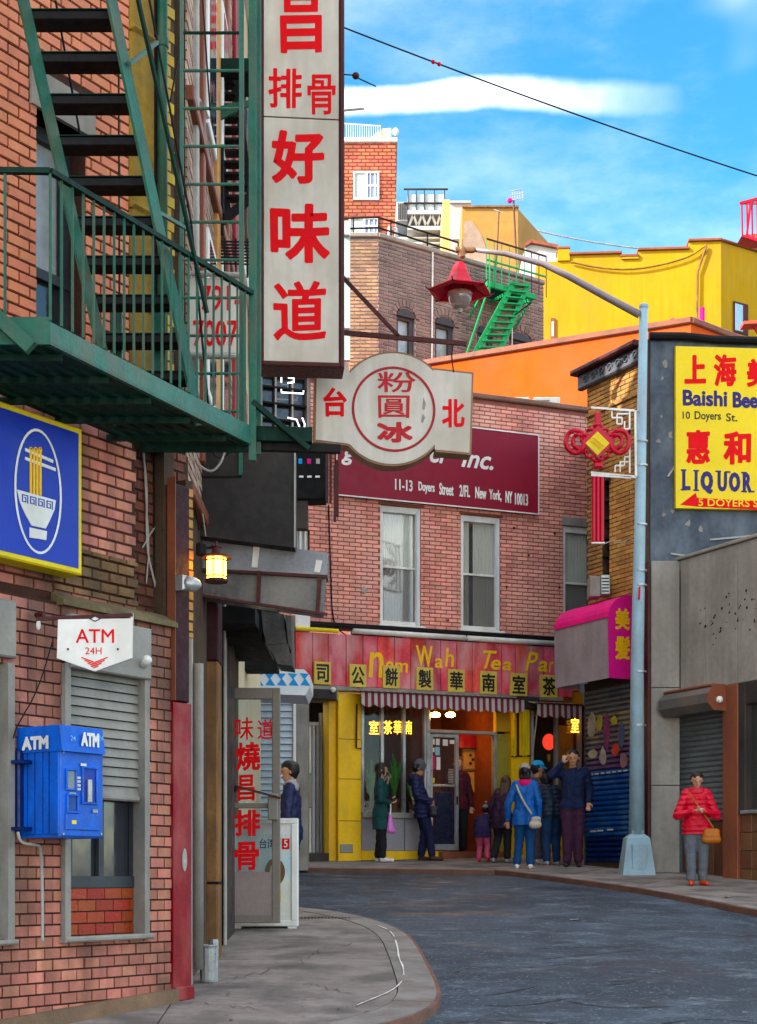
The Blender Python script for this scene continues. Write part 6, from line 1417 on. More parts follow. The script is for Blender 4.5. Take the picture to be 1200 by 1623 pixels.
MB().tube([(b0_.x, b0_.y, zb + .55), (b0_.x + .01, b0_.y, zb + 3), tp], [.115, .095, .06], n=20).to(lp, 'shaft', m_pole, smooth=True)
MB().lathe(tp, [(.062, -.02), (.07, .0), (.07, .03), (.04, .05)], 16).to(lp, 'shaft_cap', m_pole)
arm = [P(1014, 499, DP), P(960, 470, DP), P(900, 437, DP), P(860, 418, DP), P(800, 402, DP), P(752, 396, DP)]
MB().tube(arm, [.055, .052, .048, .043, .036, .03], n=12).to(lp, 'arm', mat('mauve_pole', (.26, .22, .24), .45, .1, 3, .1, metal=.2), smooth=True)
for y in (700, 738, 832, 905, 928, 1065, 1150): MB().lathe(Vector((b0_.x + (tp.x - b0_.x) * (1386 - y) / 900, DP, P(0, y, DP).z)), [(.085 + (y - 700) * .00006, -.012), (.085 + (y - 700) * .00006, .012)], 16).to(lp, 'strap', m_steel)
st = MB().bar(P(1014, 930, DP - .12), P(1013, 950, DP - .12), .06, .02).to(lp, 'red_sticker', m_red)
ll = thing('pagoda_lantern', 'red pagoda shaped street lantern with a clear globe at the arm end', 'lantern', P(729, 470, DP))
cx = P(729, 466, DP)
MB().lathe(P(733, 396, DP) - Vector((0, 0, .0)), [(.02, -.12), (.05, -.10), (.03, -.07), (.06, -.05), (.045, -.02), (.065, .0), (.03, .05), (.012, .07), (.008, .16)], 12).to(ll, 'finial', mat('brass_brown', (.26, .15, .08), .4, .2, 4, .1, metal=.5), smooth=True)
cyl([P(722, 396, DP), P(752, 396, DP)], .045, n=10).to(ll, 'arm_joint', MATS['brass_brown'])
mb = MB(); ns = 6; prf = [(.05, .44), (.09, .38), (.13, .28), (.19, .17), (.26, .08), (.36, .01), (.43, -.005)]
vs = []; 
for r_, z in prf:
    for k in range(ns): q_ = k * 2 * math.pi / ns + .25; rr_ = r_ * (1.0 + (.10 if r_ > .3 else 0)); vs.append(cx + Vector((rr_ * math.cos(q_), rr_ * math.sin(q_), z + (.03 if r_ > .4 else 0))))
mb.add(vs, [(i * ns + k, i * ns + (k + 1) % ns, (i + 1) * ns + (k + 1) % ns, (i + 1) * ns + k) for i in range(len(prf) - 1) for k in range(ns)] + [tuple(range(ns))]); shd = mb.to(ll, 'shade', m_shade)
md = shd.modifiers.new('s', 'SOLIDIFY'); md.thickness = .012
for k in range(ns): 
    q_ = k * 2 * math.pi / ns + .25; cyl([cx + Vector((math.cos(q_) * r_ * (1.1 if r_ > .3 else 1), math.sin(q_) * r_ * (1.1 if r_ > .3 else 1), z + (.03 if r_ > .4 else 0))) for r_, z in prf] + [cx + Vector((math.cos(q_) * .52, math.sin(q_) * .52, .06))], .009, n=5).to(ll, 'ridge', m_rust)
MB().lathe(cx + Vector((0, 0, -.25)), [(.03, .03), (.08, .04), (.13, .09), (.165, .17), (.185, .26)], 20).to(ll, 'globe', m_globe, smooth=True)
MB().lathe(cx + Vector((0, 0, -.27)), [(.03, 0), (.04, .05), (.1, .08)], 12).to(ll, 'globe_base', m_conduit)
# knot ornament
DK = 21.15; kf_ = at_depth(DK); kx = lambda x, y, d=0: P(x, y, DK - d)
kn = thing('knot_ornament', 'red endless knot street ornament with a gold diamond and long tassel', 'ornament', kx(947, 757))
for (a, b) in (((937, 646), (1006, 651)), ((937, 749), (1008, 756)), ((1007, 651), (1008, 756)), ((998, 652), (998, 750)), ((937, 753), (1000, 757)), ((998, 681), (998, 690))):
    MB().bar(kx(*a), kx(*b), .022, .03).to(kn, 'bracket_bar', m_white)
for pts in ([(970, 652), (970, 662), (986, 662), (986, 672), (978, 672), (978, 656), (996, 656)], [(998, 680), (990, 680), (990, 668)], [(975, 748), (975, 738), (990, 738), (990, 724), (998, 724)], [(983, 748), (983, 732), (996, 732)]):
    for a, b in zip(pts, pts[1:]): MB().bar(kx(*a, .0), kx(*b, .0), .018, .022).to(kn, 'fret_bar', m_white)
cyl([kx(1008, 652), P(1016, 651, DP)], .015).to(kn, 'clamp', m_steel); cyl([kx(1008, 755), P(1016, 755, DP)], .015).to(kn, 'clamp', m_steel)
kc = kx(947, 703, .06)
def loop(cx_, cy_, rx, ry, r_, nm='loop'):
    pts = [kx(cx_ + rx * math.cos(a), cy_ + ry * math.sin(a), .05 + .02 * math.sin(3 * a)) for a in [k * 2 * math.pi / 22 for k in range(23)]]; MB().tube(pts, r_, n=7, cap=False).to(kn, nm, m_knot, smooth=True)
for s_ in (-1, 1):
    loop(947 + s_ * 35, 700, 15, 18, .036); loop(947 + s_ * 30, 700, 9, 11, .03)
    for dy in (-1, 1):
        loop(947 + s_ * 12, 703 + dy * 16, 6, 7, .022, 'small_loop'); loop(947 + s_ * 20, 703 + dy * 8, 6, 6, .022, 'small_loop')
for dy in (-24, 22): loop(947, 703 + dy, 8, 6, .024, 'small_loop')
MB().prism(kf_, [kf_.hit(947 + a, 703 + b) for a, b in ((-26, 0), (0, -26), (26, 0), (0, 26))], .0, .09).to(kn, 'knot_body', m_knot)
MB().prism(kf_.off(.09), [kf_.off(.09).hit(947 + a, 703 + b) for a, b in ((-19, 0), (0, -19), (19, 0), (0, 19))], 0, .015).to(kn, 'gold_diamond', m_yborder)
for i in range(5):
    c_ = kf_.off(.11).hit(947 + (i - 2) * 3.4, 703 + (i - 2) * 3.0); MB().ring(kf_.off(.105), c_[0], c_[1], .05, .03, .008, 0, .006, 14).to(kn, 'diamond_relief', m_gold)
MB().bev(kf_, kf_.u(942), kf_.u(952), kf_.v(947, 680), kf_.v(947, 655), 0, .06, .01).to(kn, 'top_stem', m_knot)
MB().bev(kf_, kf_.u(940), kf_.u(955), kf_.v(947, 744), kf_.v(947, 735), 0, .10, .02).to(kn, 'tassel_knot', m_knot)
for i in range(3): MB().bev(kf_, kf_.u(938 + i * 6.4), kf_.u(938 + i * 6.4 + 6), kf_.v(947, 860), kf_.v(947, 757), -.02, .06, .015).to(kn, 'tassel_strand', m_knot)
MB().bev(kf_, kf_.u(937), kf_.u(958), kf_.v(947, 863), kf_.v(947, 860.5), -.02, .06, .004).to(kn, 'tassel_end', m_white)

# ------------------------------------------------------------ buildings beyond
def wallbox(T, F, x0, x1, yt, yb, m, nm='wall', d=3, b=.0, w1=0, xr=None):
    r_ = F.rect(x0, x1, yt, yb, xr); return MB().box(F, r_[0], r_[1], r_[2], r_[3], w1 - d, w1).to(T, nm, m)
# orange building
OR = Fr(P(870, 0, 28).x, 28, 2.14, -1)
ob = thing('orange_building', 'bright orange rendered building with a sloping red coping', 'building', OR.pt(0, gz(28), 0))
oz = OR.v(870, 549)
MB().box(OR, OR.u(560), OR.u(1095), 5, oz, -3, 0).to(ob, 'wall', m_orange)
MB().bev(OR, OR.u(560), OR.u(1095) + .02, oz, oz + .12, -.4, .06, .02).to(ob, 'coping', m_brownp)
oc = OR.pt(OR.u(1095), 0, 0); O2 = Fr(oc.x, oc.y, 1.2, 1)
MB().box(O2, 0, 4, 5, oz, -.3, 0).to(ob, 'side_wall', m_orange); MB().bev(O2, 0, 4, oz, oz + .12, -.3, .06, .02).to(ob, 'side_coping', m_brownp)
for x in (1066, 1113): cyl([P(x, 520, 28), P(x, 506 if x < 1100 else 488, 28)], .05).to(ob, 'vent_pipe', m_pinkc)
# grey brown brick building with fire escape
DB = Fr(0, 31, 1.52, 1); du, dv_ = DB.u, DB.v
db = thing('dark_brick_building', 'grey brown brick building with arched windows and a sunlit left corner', 'building', DB.pt(0, 5, 0))
dz = dv_(600, 377)
uE_ = du(862)
aw_ = [DB.rect(629, 658, 492, 562), DB.rect(690, 720, 505, 585), DB.rect(757, 783, 520, 600), DB.rect(808, 842, 530, 600)]
wall_with_holes(MB(), DB, 0, uE_, 5, dz, -.5, -.02, aw_).to(db, 'wall', m_mortD)
bricks(db, DB, .0, uE_, 9.5, dz - .05, m_brickD, holes=aw_, bl=.24, bh=.076, j=.022, dep=.02)
LFc = Fr(P(553, 0, 31).x, 31.0, 1, 0)
ul = -LFc.o.x; 
MB().box(LFc, 0, ul - .001, 5, dz, -3, -.02).to(db, 'left_wall', m_mortD)
bricks(db, LFc, 0, ul, 9.5, dz - .05, mat('sunlit_brick', (.32, .19, .12), .85, .2, 1.5, .3, 60, isl=.25), bl=.24, bh=.076, j=.022, dep=.02)  # same grey brown brick, with sunlight put into a warmer colour
MB().bev(DB, -.02, uE_, dz, dz + .10, -.5, .06, .02).to(db, 'coping', m_stone); MB().bev(LFc, -.05, ul, dz, dz + .10, -.5, .06, .02).to(db, 'coping', m_stone)
m_dkwood = mat('dark_window_frame', (.05, .045, .05), .5, .2, 4, .1)
for h in aw_:
    u0, u1, v0, v1 = h; uc = (u0 + u1) / 2
    arch = [(u0, v1 - .14)] + [(uc - (u1 - u0) / 2 * math.cos(a), v1 - .14 + .17 * math.sin(a)) for a in [k * math.pi / 8 for k in range(1, 8)]] + [(u1, v1 - .14)]
    MB().prism(DB, arch, -.1, .012).to(db, 'arch_infill', m_dkwood)
    mb = MB()
    for k in range(11):
        a = math.pi * k / 10; a2 = math.pi * (k + .8) / 10
        p = [(uc - (R_ * (u1 - u0)) * math.cos(t), v1 - .14 + Q_ * math.sin(t)) for R_, Q_, t in ((.54, .21, a), (.54, .21, min(a2, math.pi)), (.74, .36, min(a2, math.pi)), (.74, .36, a))]; mb.prism(DB, p, .0, .02)
    mb.to(db, 'arch_bricks', m_brickD, kind='stuff')
    wf = wall_with_holes(MB(), DB, u0, u1, v0, v1 - .14, -.16, -.06, [(u0 + .07, u1 - .12, v0, v1 - .2)]).to(db, 'window_frame', m_dkwood)
    MB().box(DB, u0, u1, v0, v1 - .14, -.15, -.13).to(wf, 'pane', mat('reflecting_pane', (.30, .36, .36), .12, .25, 3, 0, spec=.9))
    MB().box(DB, u0 + .06, u1 - .1, v0 + .9, v0 + .96, -.13, -.07).to(wf, 'meeting_rail', m_white)
cyl([DB.pt(DB.off(.04).u(686), dz, .04), DB.pt(DB.off(.04).u(682), 9, .04)], .02, n=6).to(db, 'white_conduit', m_white)
cyl([DB.pt(DB.off(.04).u(812), dz - 1, .04), DB.pt(DB.off(.04).u(810), 9, .04)], .015, n=6).to(db, 'white_conduit', m_white)
rr_ = MB(); 
for dzz in (.28, .5):
    rr_.bar(LFc.pt(-.1, dz + dzz, -.2), LFc.pt(ul, dz + dzz + .02, -.2), .03, .03); rr_.bar(LFc.pt(ul, dz + dzz + .02, -.2), DB.pt(du(735), dz + dzz, -.2), .03, .03)
rr_.to(db, 'roof_rail', m_iron)
for x in (560, 600, 628, 686, 735): MB().bar(DB.pt(max(0, du(x)) if x > 600 else 0, dz, -.2) if x > 600 else LFc.pt(LFc.u(x), dz, -.2), (DB.pt(du(x), dz + .5, -.2) if x > 600 else LFc.pt(LFc.u(x), dz + .52, -.2)), .03, .03).to(db, 'rail_post', m_iron)
cyl([DB.pt(du(628), dz + .1, -.3), DB.pt(du(630), dz + .45, -.3), DB.pt(du(640), dz + .45, -.3), DB.pt(du(641), dz + .2, -.3)], .04, n=6).to(db, 'bent_pipe', m_white)
# rooftop antennas
an = thing('antenna', 'tall roof aerial with a flat box head beside the green escape', 'antenna', P(815, 420, 33))
MB().tube([P(819, 420, 33), P(814, 318, 33)], .022, n=6).to(an, 'mast', m_rust)
for i in range(5): MB().bar(P(812 + i * 4, 303 + (i % 2), 33), P(812 + i * 4, 318, 33), .015, .012).to(an, 'element', m_conduit)
for y in (301, 308, 316): MB().bar(P(809, y + 2, 33), P(829, y - 2, 33), .02, .012).to(an, 'boom', m_conduit)
MB().ball(P(808, 318, 33), .06).to(an, 'head_box', m_pinkc)
an2 = thing('antenna', 'thin roof aerial with a small cross piece left of the box headed one', 'antenna', P(790, 400, 33))
MB().tube([P(787, 420, 33), P(791, 335, 33)], .016, n=6).to(an2, 'mast', m_rust); MB().bar(P(783, 332, 33), P(797, 337, 33), .02, .02).to(an2, 'boom', m_conduit)
# green escape on the dark brick wall
ge = thing('fire_escape', 'light green fire escape with ladder on the grey brown brick wall', 'fire escape', DB.pt(du(810), dv_(810, 455), .6))
m_lg = mat('bright_green_paint', (.03, .30, .10), .5, .15, 4, .2)
f8 = DB.off(.75)
pq = lambda x, y, w_=.75: DB.pt(*DB.off(w_).hit(x, y), w_)
zpl_ = f8.v(800, 452)
g0, g1 = f8.u(772), f8.u(850)
MB().bev(DB, g0, g1, zpl_ - .12, zpl_, .70, .75, .01).to(ge, 'outer_beam', m_lg)
for i in range(9): MB().box(DB, g0, g1, zpl_ - .03, zpl_, .03 + i * .08, .07 + i * .08).to(ge, 'floor_slat', m_dkgreen)
for u_ in (g0, (g0 + g1) / 2, g1 - .04): MB().box(DB, u_, u_ + .04, zpl_ - .1, zpl_ - .03, .0, .7).to(ge, 'bearer', m_lg)
for dz_ in (.45, .9): MB().bar(DB.pt(g0, zpl_ + dz_, .73), DB.pt(g1 + .3, zpl_ + dz_, .73), .03, .03).to(ge, 'handrail', m_lg if dz_ < .6 else m_rust)
for i in range(9): u_ = g0 + (g1 + .3 - g0) * i / 8; MB().bar(DB.pt(u_, zpl_, .73), DB.pt(u_, zpl_ + .9, .73), .02, .02).to(ge, 'baluster', m_lg if i < 6 else m_rust)
a1_, a2_ = pq(838, 450), pq(787, 566); b1_, b2_ = pq(815, 447), pq(750, 566)
for a, b in ((a1_, a2_), (b1_, b2_)): MB().bar(a, b, .03, .13).to(ge, 'stringer', m_lg)
for i in range(12): t = (i + .5) / 12; MB().bar(a1_.lerp(a2_, t), b1_.lerp(b2_, t), .14, .03).to(ge, 'tread', m_lg)
for (p, q_) in (((787, 400), (784, 455)), ((776, 452), (740, 560)), ((800, 455), (822, 447)), ((776, 400), (776, 470)), ((842, 480), (808, 505))): MB().bar(pq(*p), pq(*q_), .03, .03).to(ge, 'strut', m_lg if p[0] < 830 else m_iron)
for x in (774, 812, 846): MB().bar(DB.pt(f8.u(x), zpl_ - .05, .7), DB.pt(f8.u(x) + .05, zpl_ - .55, .02), .03, .04).to(ge, 'support_bracket', m_lg)
# yellow building
YL = Fr(0, 41, 9, -.6)
yl = thing('yellow_building', 'sunlit yellow stucco building with a stepped parapet', 'building', P(1000, 700, 41))
MB().box(YL, YL.u(850), YL.u(1143), 4, YL.v(862, 415), -4, 0).to(yl, 'wall', m_sunyel)
for x0, x1, y in ((884, 903, 396), (903, 985, 404), (985, 1012, 408), (1012, 1092, 397), (1092, 1143, 383)):
    MB().box(YL, YL.u(x0), YL.u(x1) - .003, YL.v(862, 415), YL.v((x0 + x1) / 2, y), -.5, .001 + (.06 if x0 in (884, 985) else 0)).to(yl, 'parapet_section', m_sunyel)
    MB().bev(YL, YL.u(x0) - .02, YL.u(x1) + .01, YL.v((x0 + x1) / 2, y), YL.v((x0 + x1) / 2, y) + .07, -.5, .08, .01).to(yl, 'parapet_cap', m_brownp)
yc = YL.pt(YL.u(1143), 0, 0); Y3 = Fr(yc.x, yc.y, 1.67, 1)
MB().box(Y3, .002, 6, 4, YL.v(1140, 383), -.5, 0).to(yl, 'side_wall', m_sunyel); MB().bev(Y3, 0, 6, YL.v(1140, 383), YL.v(1140, 383) + .07, -.5, .08, .02).to(yl, 'side_cap', m_brownp)
r_ = Y3.rect(1164, 1182, 484, 526); wf = MB().box(Y3, r_[0] - .06, r_[1] + .06, r_[2] - .06, r_[3] + .06, 0, .04).to(yl, 'window_frame', m_rust); MB().box(Y3, r_[0], r_[1] - .15, r_[2], r_[3], .04, .05).to(wf, 'pane', mat('sky_pane', (.35, .5, .6), .1, .1, 2, 0))
r_ = YL.rect(873, 880, 505, 540); wf = MB().box(YL, r_[0], r_[1], r_[2], r_[3], 0, .05).to(yl, 'window_frame', m_brownp); MB().box(YL, r_[0] + .02, r_[1] - .04, r_[2] + .1, r_[3] - .1, .05, .06).to(wf, 'pane', m_ltgrey)
for pts in ([(905, 415), (950, 425), (1010, 428), (1090, 410), (1120, 388)],): wire('facade_cable', 'thin cable sagging across the yellow stucco below its parapet', [YL.pt(*YL.off(.08).hit(*p), .08) for p in pts], .025, m_stoney)
cyl([YL.pt(*YL.off(.08).hit(1120, 390), .08), YL.pt(*YL.off(.08).hit(1106, 430), .08), YL.pt(*YL.off(.08).hit(1105, 512), .08)], .03).to(yl, 'drain_cable', m_wood)
# white roof block
W3 = at_depth(47); wbk = thing('white_roof_block', 'small white stair bulkhead behind the yellow building', 'bulkhead', P(850, 420, 47))
MB().prism(W3, [(W3.u(x), W3.v(x, y)) for x, y in ((832, 440), (832, 392), (842, 386), (882, 394), (900, 402), (900, 440))], -3, 0).to(wbk, 'wall', m_ltgrey); MB().bar(W3.pt(W3.u(831), W3.v(0, 391), .05), W3.pt(W3.u(842), W3.v(0, 384), .05), .2, .1).to(wbk, 'coping', m_brownp)
MB().bar(W3.pt(W3.u(842), W3.v(0, 385), .05), W3.pt(W3.u(884), W3.v(0, 393), .05), .2, .1).to(wbk, 'coping', m_brownp)
# red tower
T1 = at_depth(62); rt = thing('red_brick_tower', 'tall red brick apartment block with a white balustrade on its roof', 'building', P(585, 700, 62))
tw = [T1.rect(560, 601, 272, 317), T1.rect(553, 601, 345, 372)]
wall_with_holes(MB(), T1, T1.u(440), T1.u(628), 5, T1.v(600, 226), -6, -.05, tw[:0]).to(rt, 'wall', m_mortN)
bricks(rt, T1, T1.u(540), T1.u(628), T1.v(600, 400), T1.v(600, 226), m_brickT, bl=.36, bh=.15, j=.035, dep=.05, holes=tw)
MB().bev(T1, T1.u(440), T1.u(630), T1.v(600, 226), T1.v(600, 219), -6, .1, .05).to(rt, 'coping', m_white)
for h in tw:
    u0, u1, v0, v1 = h; wf = wall_with_holes(MB(), T1, u0, u1, v0, v1, -.05, .06, [(u0 + .07, (u0 + u1) / 2 - .02, v0 + .08, v1 - .08), ((u0 + u1) / 2 + .05, u1 - .07, v0 + .08, v1 - .08)]).to(rt, 'window_frame', m_white)
    MB().box(T1, u0 + .05, (u0 + u1) / 2, v0 + .05, v1 - .05, -.04, 0).to(wf, 'pane', mat('pale_pane', (.42, .46, .44), .2, .1, 2, 0)); MB().box(T1, (u0 + u1) / 2, u1 - .05, v0 + .05, v1 - .05, -.04, 0).to(wf, 'pane', mat('blue_pane', (.22, .26, .38), .2, .1, 2, 0))
    for k in (1, 2): x = (u0 + u1) / 2 + (u1 - u0) / 6 * k; MB().box(T1, x - .02, x + .02, v0 + .05, v1 - .05, 0, .03).to(wf, 'glazing_bar', m_white)
    MB().box(T1, (u0 + u1) / 2, u1, (v0 + v1) / 2 - .03, (v0 + v1) / 2 + .03, 0, .035).to(wf, 'glazing_bar', m_white)
MB().prism(T1, [(T1.u(x), T1.v(x, y)) for x, y in ((578, 219), (596, 205), (606, 198), (620, 197), (620, 219))], -2, -.3).to(rt, 'roof_stair_wall', mat('cream_wall', (.60, .56, .46), .8, .1, 1, .1))
for i in range(24): x = 520 + i * 3.6; MB().bar(T1.pt(T1.u(x), T1.v(0, 219), -.2), T1.pt(T1.u(x), T1.v(0, 190 + (x - 520) * .06), -.2), .03, .03).to(rt, 'baluster', m_ltgrey)
MB().bar(T1.pt(T1.u(500), T1.v(0, 189), -.2), T1.pt(T1.u(604), T1.v(0, 196), -.2), .05, .05).to(rt, 'balustrade_rail', m_ltgrey)
MB().ball(T1.pt(T1.u(627), T1.v(0, 205), -.2), .15).to(rt, 'dome_camera', m_white)
# pale teal downspout edge between sign and dark building
te = thing('teal_downspout', 'pale teal downspout strip between the tall sign and the brick corner', 'drainpipe', P(549, 560, 30))
MB().bar(P(549, 572, 29.5), P(549, 352, 29.5), .15, .1).to(te, 'pipe', mat('pale_teal', (.42, .56, .54), .6, .1, 2, .1))
for y in (372, 440, 520): MB().bar(P(544, y, 29.4), P(554, y, 29.4), .12, .04).to(te, 'strap', m_ltgrey)
# steel balcony building
S1 = at_depth(54); sb = thing('balcony_building', 'pale modern building with steel balconies and trusses', 'building', P(670, 380, 54))
def s1(x0, x1, yt, yb, m, nm, w0=-2, w1=0): return MB().box(S1, S1.u(x0), S1.u(x1), S1.v(x1, yb), S1.v(x1, yt), w0, w1).to(sb, nm, m)
s1(628, 702, 306, 420, mat('blue_grey_wall', (.28, .33, .38), .7, .1, .5, .1), 'wall', -4, -1.2)
s1(646, 706, 308, 335, mat('light_steel_panel', (.45, .52, .56), .5, .1, .5, .1), 'balcony_panel', -1.2, 0); s1(646, 706, 335, 341, m_ltgrey, 'balcony_slab', -1.2, .1)
s1(646, 706, 360, 366, m_ltgrey, 'balcony_slab', -1.2, .1); s1(628, 646, 320, 350, m_ltgrey, 'side_screen', -1.2, 0)
for x in (646, 659, 672, 688, 704): s1(x, x + 1.5, 300, 336, m_char, 'rail_post', 0, .08)
for y in (300, 322): s1(640, 710, y, y + 1.5, m_char, 'rail', 0, .09)
zz = [(648, 360), (655, 342), (662, 360), (669, 342), (676, 360), (684, 342), (692, 360), (698, 342), (703, 360)]
for a, b in zip(zz, zz[1:]): MB().bar(S1.pt(S1.u(a[0]), S1.v(0, a[1]), .05), S1.pt(S1.u(b[0]), S1.v(0, b[1]), .05), .08, .08).to(sb, 'truss_member', m_greyp)
for i in range(5): s1(631 + i * 3.4, 632.5 + i * 3.4, 322, 348, m_char, 'screen_slat', 0, .05)
for y in (372, 380): s1(632, 706, y, y + 2, m_white, 'lower_rail', -.5, -.2)
# tan block and stucco block
tb = thing('tan_block', 'narrow tan rendered block between the balconies and ochre bulkhead', 'building', P(710, 380, 52)); S2 = at_depth(52)
def s2(T, F, x0, x1, yt, yb, m, nm, d=3, w1=0): return MB().box(F, F.u(x0), F.u(x1), F.v(0, yb), F.v(0, yt), -d, w1).to(T, nm, m)
s2(tb, S2, 702, 713, 316, 430, mat('sand_render', (.55, .36, .16), .85, .1, .5, .1), 'wall'); s2(tb, S2, 713.1, 745, 323, 430, mat('mauve_render', (.42, .36, .34), .85, .1, .5, .1), 'side_wall')
s2(tb, S2, 713, 746, 320, 323, m_ltgrey, 'coping', 3, .1); s2(tb, S2, 718, 730, 350, 380, m_ltgrey, 'metal_door', 0, .05)
S3 = at_depth(50); st_ = thing('ochre_bulkhead', 'weathered ochre stucco bulkhead with patched plaster', 'building', P(775, 400, 50))
s2(st_, S3, 733, 821, 330, 440, m_tan, 'wall'); s2(st_, S3, 733, 822, 327, 330, m_wood, 'coping', 3, .08)
MB().box(Fr(S3.u(821.2), 50, 1, 2), 0, 3, 5, S3.v(0, 331), -.1, 0).to(st_, 'return_wall', m_tan)
MB().prism(S3, [(S3.u(x), S3.v(0, y)) for x, y in ((735, 352), (748, 350), (763, 372), (770, 392), (770, 440), (735, 440))], 0, .02).to(st_, 'plaster_patch', mat('grey_plaster', (.30, .22, .17), .9, .2, .6, .1))
# red fire escape corner at the frame edge
S5 = at_depth(24); re = thing('fire_escape', 'pink painted fire escape balcony corner high at the right edge', 'fire escape', P(1190, 378, 24))
pr = lambda x, y, d=0: P(x, y, 24 + d)
for a, b in ((pr(1174, 322), pr(1260, 300)), (pr(1174, 322), pr(1215, 322, 1)), (pr(1177, 374), pr(1215, 386))): MB().bar(a, b, .04, .04).to(re, 'rail', m_knot)
for i in range(8): MB().bar(pr(1176 + i * 8, 322 - i * 2), pr(1177 + i * 8, 374 + i * 2), .025, .025).to(re, 'baluster', m_knot)
MB().prism(S5, [(S5.u(x), S5.v(0, y)) for x, y in ((1176, 373), (1200, 370), (1300, 372), (1300, 384), (1200, 379))], -.35, 0).to(re, 'platform', mat('salmon_iron', (.58, .13, .10), .6, .1, 3, .1))
MB().bar(pr(1190, 320), pr(1184, 372), .05, .03).to(re, 'post', m_knot)
re2 = thing('red_canopy', 'small orange red metal ledge at the right edge above the black flank', 'canopy', P(1190, 517, 26)); MB().bar(P(1176, 516, 26), P(1260, 512, 26), .3, .05).to(re2, 'ledge', MATS['salmon_iron']); MB().bar(P(1196, 516, 26), P(1210, 540, 26), .06, .06).to(re2, 'bracket', m_knot)

# overhead wires
def span(name, lab, a, b, sag, r_, m):
    a, b = Vector(a), Vector(b); pts = [a.lerp(b, t / 20) - Vector((0, 0, sag * 4 * (t / 20) * (1 - t / 20))) for t in range(21)]; o = MB().tube(pts, r_, n=6).to(None, name, m); tag(o, lab, 'wire'); return o
span('overhead_wire', 'dark overhead wire crossing the sky from the tall sign to the right edge', P(440, 2, 17), P(1500, 370, 20), .12, .009, m_iron)
span('overhead_wire', 'faint thin wire in the sky above the yellow building', P(822, 358, 60), P(1400, 372, 60), .9, .03, m_greyp)
wa, wb_ = P(440, 2, 17), P(1500, 370, 20)
for t_, nm_ in ((.205, 'first'), (.213, 'second')):
    p_ = wa.lerp(wb_, t_) - Vector((0, 0, .48 * t_ * (1 - t_))); o = MB().ball(p_, .025).to(None, 'wire_joint', m_red); tag(o, nm_ + ' tiny red joint on the overhead wire', 'joint')
# litter
for x, y, lab in ((1155, 1423, 'white scrap of paper on the right pavement near the kerb'), (1163, 1390, 'small white scrap at the foot of the brown tiles'), (378, 1617, 'pale scrap of litter on the road under the near kerb'), (910, 1448, 'pale leaf sized scrap on the road')):
    x2 = {378: 645}.get(x, x); y2 = {378: 1619}.get(x, y)
    g = G(x2, y2); mb = MB(); z0 = (zr(g.y) if x in (378, 910) else gz(g.y)) + .008; rr2 = random.Random(x); mb.prism(Fr(0, 0, 1, 0), [(0, 0), (1, 0), (0, 1)], 0, 0) if False else None
    pts = [(g.x + .07 * math.cos(k) * rr2.uniform(.5, 1), g.y + .12 * math.sin(k) * rr2.uniform(.5, 1), z0 + rr2.uniform(0, .012)) for k in (0, 1.3, 2.5, 3.7, 5)]
    mb.add(pts, [(0, 1, 2, 3, 4)]); o = mb.to(None, 'litter', m_white); tag(o, lab, 'litter')
# ------------------------------------------------------------ people
def cap_mesh(caps, n=10):
    mb = MB()
    for a, b, ra, rb in caps:
        a, b = Vector(a), Vector(b); d = b - a; L_ = max(d.length, 1e-4); t = d / L_ if d.length > 1e-4 else Vector((0, 0, 1))
        pts, rs = [], []
        for k in range(5): q = math.pi / 2 * (1 - k / 4); pts.append(a - t * ra * math.sin(q)); rs.append(max(ra * math.cos(q), .0008))
        for k in range(5): q = math.pi / 2 * k / 4; pts.append(b + t * rb * math.sin(q)); rs.append(max(rb * math.cos(q), .0008))
        x = t.cross(Vector((.3, .2, 1) if abs(t.z) < .9 else (1, .2, 0))).normalized(); y = t.cross(x); vs = []
        for p, r in zip(pts, rs):
            for k in range(n): q = 2 * math.pi * k / n; vs.append(p + (x * math.cos(q) + y * math.sin(q)) * r)
        m = len(pts); mb.add(vs, [(i * n + k, i * n + (k + 1) % n, (i + 1) * n + (k + 1) % n, (i + 1) * n + k) for i in range(m - 1) for k in range(n)] + [tuple(range(n))[::-1], tuple(range((m - 1) * n, m * n))])
    return mb
